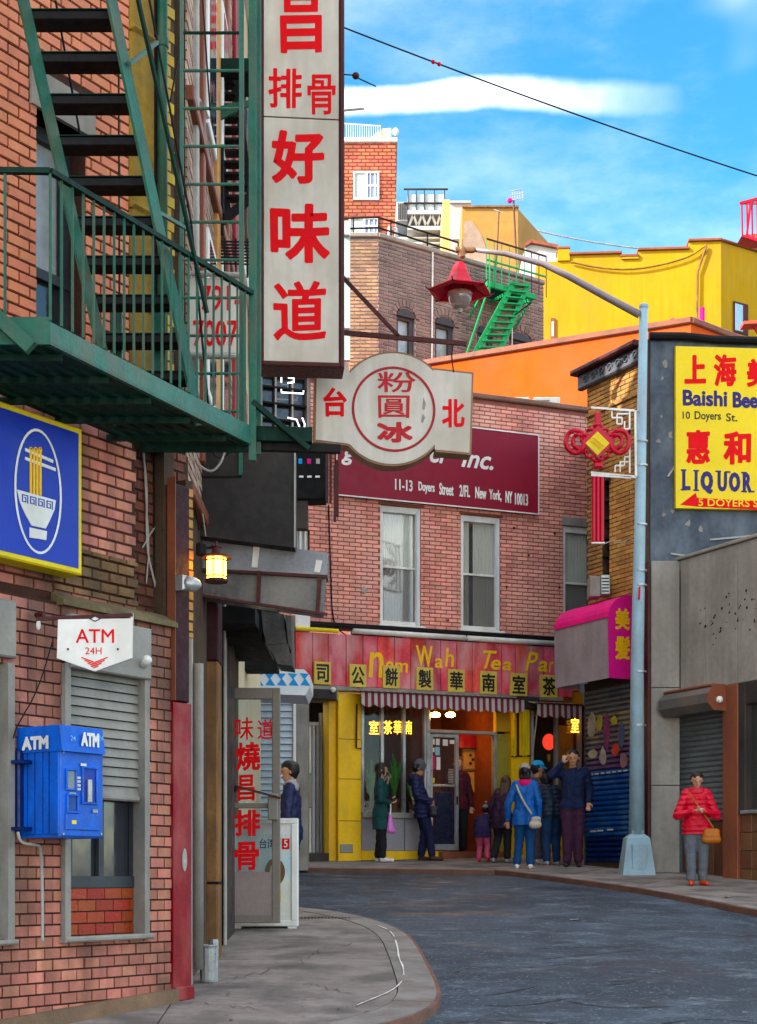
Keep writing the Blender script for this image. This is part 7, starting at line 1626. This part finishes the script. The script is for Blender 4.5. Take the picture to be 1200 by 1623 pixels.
def blob(root, name, caps, mats, voxel, sm=4, matof=None, wrinkle=0):
    """capsules fused by a voxel remesh into one continuous skin"""
    mb = cap_mesh([c[:4] for c in caps]); me = bpy.data.meshes.new('tmp'); me.from_pydata(mb.V, [], mb.F)
    bm = bmesh.new(); bm.from_mesh(me); bmesh.ops.recalc_face_normals(bm, faces=bm.faces); bm.to_mesh(me); bm.free()
    o = bpy.data.objects.new('tmp', me); COL.objects.link(o)
    r = o.modifiers.new('r', 'REMESH'); r.mode = 'VOXEL'; r.voxel_size = voxel; r.use_smooth_shade = True
    if sm: s_ = o.modifiers.new('s', 'SMOOTH'); s_.iterations = sm; s_.factor = .5
    if wrinkle:
        tx = bpy.data.textures.new('cloth_folds', 'CLOUDS'); tx.noise_scale = .075; dm = o.modifiers.new('d', 'DISPLACE'); dm.texture = tx; dm.strength = wrinkle; dm.mid_level = .36
    bpy.context.view_layer.update()
    m2 = bpy.data.meshes.new_from_object(o.evaluated_get(bpy.context.evaluated_depsgraph_get())); bpy.data.objects.remove(o); bpy.data.meshes.remove(me)
    m2.name = name; m2.materials.clear()
    for m in mats: m2.materials.append(m)
    if len(mats) > 1:
        nf = len(m2.polygons); ce = np.empty(nf * 3); m2.polygons.foreach_get('center', ce); ce = ce.reshape(-1, 3); best = np.full(nf, 1e9); idx = np.zeros(nf, dtype=np.int32)
        for c in caps:
            a = np.array(c[0]); b = np.array(c[1]); d = b - a; L2 = max((d ** 2).sum(), 1e-9); t = np.clip(((ce - a) @ d) / L2, 0, 1)
            dist = np.linalg.norm(ce - (a + t[:, None] * d), axis=1) - (c[2] + (c[3] - c[2]) * t); w_ = dist < best; best[w_] = dist[w_]; idx[w_] = c[4]
        m2.polygons.foreach_set('material_index', idx)
    m2.polygons.foreach_set('use_smooth', [True] * len(m2.polygons))
    q = bpy.data.objects.new(name, m2); COL.objects.link(q); q.parent = root; return q
m_skin = mat('skin', (.52, .30, .20), .5, .06, 8, .05); m_skin2 = mat('warm_skin', (.50, .26, .16), .5, .06, 8, .05)
m_lip = mat('lips', (.40, .12, .10), .5, .05, 8, 0); m_hair = mat('black_hair', (.012, .009, .008), .45, .3, 12, .4, 70); m_hairb = mat('brown_hair', (.07, .035, .02), .5, .3, 12, .4, 70)
m_eye = mat('dark_eye', (.02, .015, .012), .2, .05, 8, 0)
def cloth(n, c, r=.8, q=0): return mat(n, c, r, .16, 6, .35, 60, quilt=q)
def person(label, x, y, yaw, H, P_, zoff=0):
    """P_: pose and clothes. local axes: +x the person's front, +y the person's left, z up; lengths as fractions of height"""
    root = thing('person', label, 'person', (x, y, gz(y) + zoff), P_.get('group')); root.rotation_euler = (0, 0, R(yaw))
    g = lambda k, d: P_.get(k, d)
    hip = Vector(g('hip', (0, 0, .52))); chest = Vector(g('chest', (0, 0, .74))); neck = Vector(g('neck', (.0, 0, .835))); head = Vector(g('head', (.012, 0, .925)))
    S_ = lambda s: Vector((0, s, 0))
    tdir = (neck - hip).normalized()
    sh = [neck + Vector((-.005, s * g('shw', .092), -.025)) for s in (1, -1)]
    hp = [hip + Vector((0, s * .05, -.01)) for s in (1, -1)]
    kn = [Vector(g('lk', (.01, .055, .285))), Vector(g('rk', (.01, -.055, .285)))]
    an_ = [Vector(g('la', (-.005, .058, .045))), Vector(g('ra', (-.005, -.058, .045)))]
    el_ = [Vector(g('le', (-.02, .135, .635))), Vector(g('re', (-.02, -.135, .635)))]
    wr_ = [Vector(g('lw', (.02, .135, .49))), Vector(g('rw', (.02, -.135, .49)))]
    hd = [Vector(g('lh', (.1, 0, -1))).normalized(), Vector(g('rh', (.1, 0, -1))).normalized()]
    W = g('wide', 1.0); caps = []
    def C(a, b, ra, rb, m=0): caps.append((tuple(Vector(a) * H), tuple(Vector(b) * H), ra * H, rb * H, m))
    # torso
    for s in (1, -1):
        C(hip + S_(s * .035), chest + S_(s * .04), .055 * W, .055 * W); C(chest + S_(s * .04), sh[0 if s > 0 else 1] + Vector((0, -s * .02, 0)), .052, .036)
        C(hip + S_(s * .04) + Vector((-.015, 0, -.01)), hip + S_(s * .04) + Vector((-.015, 0, -.02)), .052, .05)
    C(chest, neck - Vector((0, 0, .02)), .05, .035); C(neck - Vector((0, 0, .02)), head - Vector((.012, 0, .03)), .031, .029)
    # head: skull, jaw, nose, ears, brow
    f_ = Vector(g('face', (1, 0, 0))).normalized(); l_ = Vector((0, 0, 1)).cross(f_).normalized(); u_ = f_.cross(l_)
    HS = 1.12
    hx = lambda a, b, c: head + (f_ * a + l_ * b + u_ * c) * HS
    C(hx(-.014, 0, .018), hx(.008, 0, .022), .052, .050); C(hx(.004, 0, -.005), hx(.016, 0, -.032), .045, .029); C(hx(.02, 0, -.04), hx(.024, 0, -.045), .014, .012)
    C(hx(.044, 0, .008), hx(.056, 0, -.010), .006, .0075); C(hx(.04, .012, .018), hx(.04, .022, .016), .006, .005); C(hx(.04, -.012, .018), hx(.04, -.022, .016), .006, .005)
    for s in (1, -1): C(hx(-.002, s * .043, .008), hx(-.004, s * .046, -.010), .009, .006)
    C(hx(.043, .008, -.027), hx(.043, -.008, -.027), .0045, .0045, 1)
    for s in (1, -1): C(hx(.0425, s * .016, .007), hx(.0425, s * .0165, .007), .0062, .0062, 2)
    # limbs
    for i in (0, 1):
        C(hp[i], kn[i], .052 * W, .034); C(kn[i], an_[i], .033, .022)
        ft = Vector(g('lf' if i == 0 else 'rf', (1, .12 if i == 0 else -.12, 0))).normalized()
        C(an_[i] + Vector((0, 0, -.01)), an_[i] - ft * .018 + Vector((0, 0, -.027)), .022, .018); C(an_[i] + Vector((0, 0, -.025)), an_[i] + ft * .095 + Vector((0, 0, -.030)), .022, .015)
        C(sh[i], el_[i], .027, .021); C(el_[i], wr_[i], .021, .014)
        h_ = hd[i]; pn_ = (h_.cross(Vector((0, 1, 0)) if abs(h_.y) < .8 else Vector((1, 0, 0)))).normalized(); sd = h_.cross(pn_)
        pa = wr_[i] + h_ * .012; pe = wr_[i] + h_ * .048
        for q in (-.009, 0, .009): C(pa + sd * q * .8, pe + sd * q, .0085, .0085)
        for k, (q, L_) in enumerate(((-.0165, .036), (-.0055, .043), (.0055, .040), (.0165, .030))):
            a = pe + sd * q; b = a + (h_ * .75 + pn_ * .35).normalized() * L_ * .5; c = b + (h_ * .35 + pn_ * .75).normalized() * L_ * .5; C(a, b, .0058, .0053); C(b, c, .0053, .0045)
        a = pa + sd * -.014; b = a + (h_ * .6 - sd * .8).normalized() * .024; C(a, b, .0075, .0062); C(b, b + (h_ * .9 + pn_ * .3).normalized() * .02, .0062, .005)
    body = blob(root, 'body', caps, [g('skin', m_skin), m_lip, m_eye], .0095, 2)
    def cl(nm, cs, m, vox=.012, wr=.026, sm=4): return blob(root, nm, [(tuple(Vector(a) * H), tuple(Vector(b) * H), ra * H, rb * H, 0) for a, b, ra, rb in cs], [m], vox, sm, wrinkle=wr)
    # trousers
    e = .010
    cs = []
    for i in (0, 1): cs += [(hp[i], kn[i], .056 * W + e * g('loose', 1), .036 + e * g('loose', 1)), (kn[i], an_[i] + (kn[i] - an_[i]) * .08, .036 + e * g('loose', 1), .027 + e * g('loose', 1))]
    cs += [(hip + S_(.03), hip + S_(-.03), .066 * W, .066 * W), (hip + Vector((0, 0, .05)), hip, .062 * W, .066 * W)]
    cl('trousers', cs, g('trousers', cloth('black_trousers', (.012, .012, .016))))
    # shoes
    for i in (0, 1):
        ft = Vector(g('lf' if i == 0 else 'rf', (1, .12 if i == 0 else -.12, 0))).normalized(); a = an_[i]
        cs = [(a + Vector((0, 0, -.005)), a - ft * .016 + Vector((0, 0, -.024)), .027, .021), (a + Vector((0, 0, -.022)), a + ft * .100 + Vector((0, 0, -.029)), .025, .018), (a - ft * .02 + Vector((0, 0, -.036)), a + ft * .105 + Vector((0, 0, -.036)), .013, .012)]
        if g('boot', 0): cs.append((a, a + (kn[i] - a) * g('boot', 0), .031, .034))
        cl('shoe' if not g('boot', 0) else 'boot', cs, g('shoes', cloth('black_shoe', (.02, .017, .015), .5)), .010, 0, 2)
    # jacket
    J = g('jacket', cloth('navy_jacket', (.012, .016, .05))); pf = g('puff', .016) * .55
    cs = []
    hem = g('hem', .50)
    hb_ = Vector(P_['hemv']) if 'hemv' in P_ else Vector((hip.x, hip.y, hem))
    for s in (1, -1):
        i = 0 if s > 0 else 1
        cs += [(hip + S_(s * .032) + Vector((0, 0, .06)), chest + S_(s * .036), .056 * W + pf, .056 * W + pf), (chest + S_(s * .036), sh[i] + Vector((0, -s * .02, 0)), .052 + pf, .036 + pf * .6),
               (sh[i] + Vector((0, -s * .012, 0)), sh[i] + (el_[i] - sh[i]) * .25, .035 + pf * .7, .030 + pf * .7)]
        cs += [(hip + S_(s * .035) + Vector((0, 0, .05)), hip + S_(s * .04), .058 * W + pf, .070 * W + pf), (hip + S_(s * .04), hb_ + S_(s * .042) + Vector((0, 0, -.05)), .070 * W + pf, .066 * W + pf + g('flare', .0))]
        sl = [(sh[i] + Vector((0, -s * .006, 0)), el_[i], .031 + pf * .9, .026 + pf * .8), (el_[i], wr_[i] + (el_[i] - wr_[i]) * .10, .0255 + pf * .8, .019 + pf * .5)]
        cl('sleeve', sl, J, .011, g('wr', .03), 3)
    cs += [(chest, neck - Vector((0, 0, .012)), .053 + pf, .033 + pf * .5)]
    jk = cl('jacket', cs, J, .012, g('wr', .03), 4)
    bm = bmesh.new(); bm.from_mesh(jk.data); bmesh.ops.bisect_plane(bm, geom=bm.verts[:] + bm.edges[:] + bm.faces[:], plane_co=(0, 0, hb_.z * H), plane_no=(0, 0, 1), clear_inner=True); bm.to_mesh(jk.data); bm.free()
    if g('collar', 0): cl('collar', [(neck + S_(.02) - Vector((0, 0, .01)), neck + S_(-.02) - Vector((0, 0, .01)), .036 + g('collar', 0), .036 + g('collar', 0)), (neck + Vector((.006, 0, .008)), neck + Vector((-.006, 0, .010)), .032, .034)], g('collarm', J), .011, .006)
    # hair / hats
    hm = g('hair', m_hair); hs_ = []
    hs_ += [(hx(-.020, 0, .028), hx(.002, 0, .034), .0535, .051), (hx(-.028, 0, .01), hx(-.022, 0, -.015), .046, .036)]
    for s in (1, -1): hs_.append((hx(-.012, s * .022, .030), hx(-.012, s * .026, .0), .035, .028))
    hs_.append((hx(.024, .016, .046), hx(.024, -.016, .046), .021, .021))
    hs_.append((hx(.036, .020, .036), hx(.036, -.020, .036), .014, .014))
    ln = g('hairlen', 0)
    if ln:
        for s in (-1, 0, 1): hs_.append((hx(-.025, s * .025, .0), hx(-.035, s * .03, -ln), .032, .022))
    if g('hairfront', 0):
        for s in (1, -1): hs_.append((hx(.012, s * .036, .02), hx(.018, s * .042, -g('hairfront', 0)), .018, .012))
    if g('bun', 0): hs_.append((hx(-.05, 0, .05), hx(-.055, 0, .055), .024, .022))
    if not g('nohair', 0): cl('hair', hs_, hm, .010, .004, 2)
    if 'hat' in P_:
        kind, hmm = P_['hat']
        cs = [(hx(-.014, 0, .034), hx(.004, 0, .036), .058, .056)]
        if kind == 'beanie': cs += [(hx(-.012, 0, .02), hx(.004, 0, .022), .058, .056), (hx(-.016, 0, .06), hx(-.012, 0, .062), .038, .038)]
        if kind == 'cap': cs += [(hx(.03, .02, .03), hx(.072, .016, .018), .012, .007), (hx(.03, -.02, .03), hx(.072, -.016, .018), .012, .007), (hx(.03, 0, .032), hx(.080, 0, .018), .012, .006)]
        cl('hat', cs, hmm, .010, .0, 2)
        if kind == 'pom': cl('pompom', [(hx(0, 0, .11), hx(0, 0, .112), .022, .022)], hmm, .010, .01, 1)
    return root, (lambda v: Vector(v) * H), cl, dict(hx=hx, wr=wr_, sh=sh, hip=hip)
def strap_(root, pts, H, nm, m, r=.006): 
    o = MB().tube([Vector(p) * H for p in smooth3(pts)], r * H, n=6); me = bpy.data.meshes.new(nm); me.from_pydata([tuple(v) for v in o.V], [], o.F); me.materials.append(m); q = bpy.data.objects.new(nm, me); COL.objects.link(q); q.parent = root; return q
def smooth3(p):
    p = [Vector(a) for a in p]
    for _ in range(2):
        q = [p[0]]
        for a, b in zip(p, p[1:]): q += [a.lerp(b, .25), a.lerp(b, .75)]
        p = q + [p[-1]]
    return p
def ppos(px, py, d=None):
    g = G(px, py); return (g.x, g.y)
# woman in green coat facing right
x, y = ppos(603, 1366)
r_, s_, cl, d_ = person('woman in a dark green coat and white shoes with a pink bag', x, y, 5, 1.60, dict(lh=(.3, 0, 1), lw=(.075, .05, .80), le=(.06, .13, .68), rw=(.10, -.03, .60), re=(-.01, -.14, .62), rh=(.9, .4, .1), jacket=cloth('dark_green_coat', (.010, .055, .055)), hem=.33, flare=.008, puff=.010, shoes=cloth('white_shoe', (.72, .68, .64), .5), hairlen=.09, bun=0, hairfront=.03, trousers=cloth('black_trousers', (.012, .012, .016)), la=(-.02, .04, .045), ra=(.02, -.05, .045)))
cl('pink_bag', [((.09, -.10, .46), (.09, -.10, .32), .018, .036), ((.10, -.09, .33), (.12, -.09, .31), .035, .03)], cloth('pink_plastic', (.68, .22, .62), .4), .011, .01); strap_(r_, [(.10, -.04, .60), (.10, -.07, .54), (.09, -.10, .47)], 1.6, 'bag_handle', m_white)
cl('phone', [((.115, -.10, .645), (.135, -.13, .655), .008, .008)], m_white, .008, 0, 1)
# parka and beanie
x, y = ppos(672, 1364)
r_, s_, cl, d_ = person('person in a navy hooded parka and grey beanie leaning with a black shoulder bag', x, y, -4, 1.66, dict(hip=(-.02, 0, .52), chest=(-.06, 0, .73), neck=(-.075, 0, .83), head=(-.045, 0, .91), face=(1, -.1, -.25), lk=(.01, .04, .29), la=(-.03, .05, .045), rk=(.06, -.03, .28), ra=(.08, -.04, .045), lw=(.09, .08, .60), le=(-.03, .14, .62), rw=(.08, -.09, .56), re=(-.06, -.15, .64), jacket=cloth('navy_parka', (.014, .016, .06), .6, 1), puff=.020, hem=.42, hat=('beanie', cloth('grey_beanie', (.09, .09, .11))), shoes=cloth('brown_boot', (.05, .022, .018), .5), boot=.25, trousers=cloth('dark_navy_trousers', (.012, .014, .05)), skin=m_skin2, collar=.012, collarm=cloth('dark_hood', (.03, .025, .035))))
cl('hood', [((-.115, .05, .815), (-.115, -.05, .815), .035, .035), ((-.12, 0, .80), (-.13, 0, .77), .04, .03)], cloth('navy_parka', (.014, .016, .06), .6, 1), .012, .01)
cl('shoulder_bag', [((.09, -.12, .50), (.12, -.12, .50), .04, .035), ((.09, -.12, .46), (.12, -.12, .46), .04, .035)], cloth('black_leather', (.014, .016, .03), .4), .012, .006); strap_(r_, [(-.06, .06, .84), (.02, -.02, .70), (.07, -.11, .55)], 1.66, 'strap', m_iron)
# woman just inside the doorway
q = NW.pt(nu(739), 0, -.35)
person('woman in dark clothes and a maroon scarf standing inside the doorway', q.x, q.y, -80, 1.66, dict(jacket=cloth('maroon_wrap', (.07, .012, .022)), hem=.45, hairlen=.08, hair=m_hairb, collar=.014, collarm=cloth('plum_scarf', (.12, .02, .035)), skin=m_skin, face=(1, .1, 0)), .05)
# crouching child with pink boots
x, y = ppos(766, 1366)
person('small child bending over in a navy coat, grey hat and pink boots', x, y, 70, 1.08, dict(hip=(-.06, 0, .44), chest=(.06, 0, .62), neck=(.10, 0, .70), head=(.15, 0, .78), lk=(.03, .06, .25), la=(-.03, .06, .045), rk=(.0, -.07, .25), ra=(-.10, -.09, .06), lw=(.20, .12, .45), le=(.10, .15, .55), rw=(.10, -.24, .58), re=(.06, -.17, .60), wide=1.15, hemv=(-.07, 0, .36), jacket=cloth('navy_child_coat', (.022, .014, .055)), puff=.025, hat=('pom', cloth('grey_knit', (.20, .19, .18))), trousers=cloth('pink_leggings', (.55, .12, .20)), shoes=cloth('red_boot', (.65, .03, .07), .45), boot=.55))
# long haired person
x, y = ppos(797, 1367)
person('person with long brown hair in a dark coat between the child and blue jacket', x, y, 60, 1.45, dict(hip=(-.02, 0, .52), chest=(.02, 0, .73), neck=(.05, 0, .82), head=(.08, 0, .89), face=(1, .3, -.4), hair=m_hairb, hairlen=.17, hairfront=.10, jacket=cloth('dark_plum_coat', (.03, .012, .03)), hem=.38, flare=.008, lk=(.01, .06, .285), la=(-.09, .07, .05), trousers=cloth('black_trousers', (.012, .012, .016)), rw=(.15, -.20, .62), re=(.05, -.17, .66), shoes=cloth('grey_shoe', (.3, .28, .27), .5)))
# woman in blue jacket, back to us
x, y = ppos(832, 1377)
r_, s_, cl, d_ = person('woman in a bright blue jacket with a beige crossbody bag, seen from behind', x, y, 78, 1.57, dict(jacket=cloth('bright_blue_jacket', (.012, .10, .36), .6), puff=.018, hem=.42, flare=.008, collar=.016, collarm=cloth('cerise_collar', (.62, .02, .13)), hat=('cap', cloth('beige_cap', (.33, .29, .27))), trousers=cloth('blue_jeans', (.015, .06, .17)), shoes=cloth('white_shoe', (.72, .68, .64), .5), lk=(.03, .055, .285), la=(.0, .075, .045), rk=(.0, -.05, .285), ra=(-.05, -.06, .045), hairlen=.04, lw=(.03, .17, .46), le=(-.03, .16, .62)))
cl('crossbody_bag', [((-.115, -.10, .47), (-.115, -.14, .47), .03, .03), ((-.12, -.09, .42), (-.12, -.14, .42), .04, .035)], cloth('beige_canvas', (.42, .38, .32)), .011, .006)
strap_(r_, [(-.02, .085, .835), (-.075, .06, .76), (-.115, .0, .64), (-.125, -.08, .52)], 1.57, 'bag_strap', cloth('beige_canvas', (.42, .38, .32)), .011)
# blue cap behind
x, y = ppos(851, 1368)
person('person with a sky blue cap mostly hidden behind the blue jacket', x, y, 20, 1.62, dict(hat=('cap', cloth('sky_blue_cap', (.02, .32, .62))), jacket=cloth('grey_coat', (.06, .055, .07)), trousers=cloth('grey_trousers', (.12, .10, .12)), shoes=cloth('white_shoe', (.72, .68, .64), .5), face=(1, -.2, -.1), skin=m_skin2, lk=(.02, .055, .285)))
# dark padded jacket and jeans
x, y = ppos(874, 1371)
person('person in a dark padded jacket and blue jeans with head bent beside the phone caller', x, y, 110, 1.55, dict(hip=(-.02, 0, .53), chest=(.03, 0, .73), neck=(.08, 0, .80), head=(.14, 0, .85), face=(1, 0, -.6), jacket=cloth('dark_padded_jacket', (.010, .018, .04), .6, 1), puff=.030, hem=.48, trousers=cloth('dark_jeans', (.012, .035, .09)), loose=1.4, shoes=cloth('striped_shoe', (.35, .34, .34), .5), lk=(.0, .06, .285), la=(-.04, .075, .045), wide=1.1))
# man on the phone
x, y = ppos(908, 1374)
r_, s_, cl, d_ = person('tall man in a navy sweater and plum trousers holding a phone to his ear', x, y, -97, 1.80, dict(wide=.92, rw=(.055, -.085, .885), re=(.06, -.19, .78), rh=(-.1, .25, 1), lw=(.07, .13, .55), le=(-.03, .145, .66), jacket=cloth('navy_sweater', (.008, .014, .050)), puff=.020, hem=.50, trousers=cloth('plum_trousers', (.05, .016, .04)), loose=1.2, shoes=cloth('dark_plum_shoe', (.03, .018, .025), .4), lk=(.01, .045, .285), rk=(.01, -.045, .285), la=(-.005, .045, .045), ra=(-.005, -.048, .045), shw=.11, face=(1, -.05, .02), skin=m_skin2, collar=0))
cl('phone', [((.062, -.075, .90), (.055, -.072, .94), .009, .009)], m_ltgrey, .009, 0, 1)
# woman in red
x, y = ppos(1104, 1403)
r_, s_, cl, d_ = person('woman in a red padded jacket looking at her phone with a tan shoulder bag', x, y, -92, 1.47, dict(lw=(.15, .035, .655), le=(.02, .175, .61), rw=(.15, -.045, .65), re=(.02, -.175, .61), lh=(.5, -.8, .1), rh=(.5, .8, .1), jacket=cloth('red_padded_jacket', (.60, .008, .03), .42, 1), puff=.026, hem=.45, wide=1.1, collar=.016, face=(1, 0, -.18), head=(.02, 0, .92), trousers=cloth('grey_trousers2', (.11, .12, .14)), loose=1.3, shoes=cloth('coral_shoe', (.62, .10, .06), .5), lf=(1, .25, 0), rf=(1, -.2, 0), la=(.0, .05, .045), ra=(.03, -.05, .045), wr=.022))
cl('tan_bag', [((.09, .07, .47), (.09, .16, .47), .03, .03), ((.09, .06, .40), (.09, .165, .40), .035, .035), ((.09, .07, .435), (.09, .155, .435), .036, .036)], cloth('tan_leather', (.40, .13, .03), .4), .011, .004); strap_(r_, [(.02, -.09, .84), (.10, -.02, .72), (.105, .08, .58), (.10, .13, .50)], 1.47, 'bag_strap', cloth('tan_leather', (.40, .13, .03), .4), .006)
cl('phone', [((.185, -.02, .665), (.185, .02, .665), .008, .008)], m_ltgrey, .009, 0, 1)
# man behind the door
r_ = person('man in a dark navy jacket with a grey hood beside the white display case', P(461, 0, 17).x, 17.0, 172, 1.66, dict(jacket=cloth('deep_navy_jacket', (.012, .014, .055), .5), puff=.018, hem=.46, collar=.018, collarm=cloth('grey_hood', (.30, .28, .28)), lw=(.14, .08, .58), le=(.0, .15, .62), rw=(.14, -.08, .58), re=(.0, -.15, .62), face=(1, .35, -.05), skin=m_skin2, trousers=cloth('black_trousers', (.012, .012, .016))), -RD)

GRP = dict(person='people standing in and along the street', fire_escape='fire escapes on the buildings', grey_cable='loose grey cables on the left walls', potted_plant='plants in the parlour windows', ceiling_lamp='glowing lamps above the parlour door',
           rooftop_air_conditioner='air conditioners on the parlour roof', striped_awning='striped awnings of the parlour', litter='scraps of litter on the ground', neon_characters='amber neon characters in the parlour windows', antenna='roof aerials', wire_joint='red joints on the overhead wire', overhead_wire='wires crossing the sky')
for o in bpy.data.objects:
    if o.parent is None and o.get('category'):
        k = o.name.split('.')[0]
        if k in GRP: o['group'] = GRP[k]
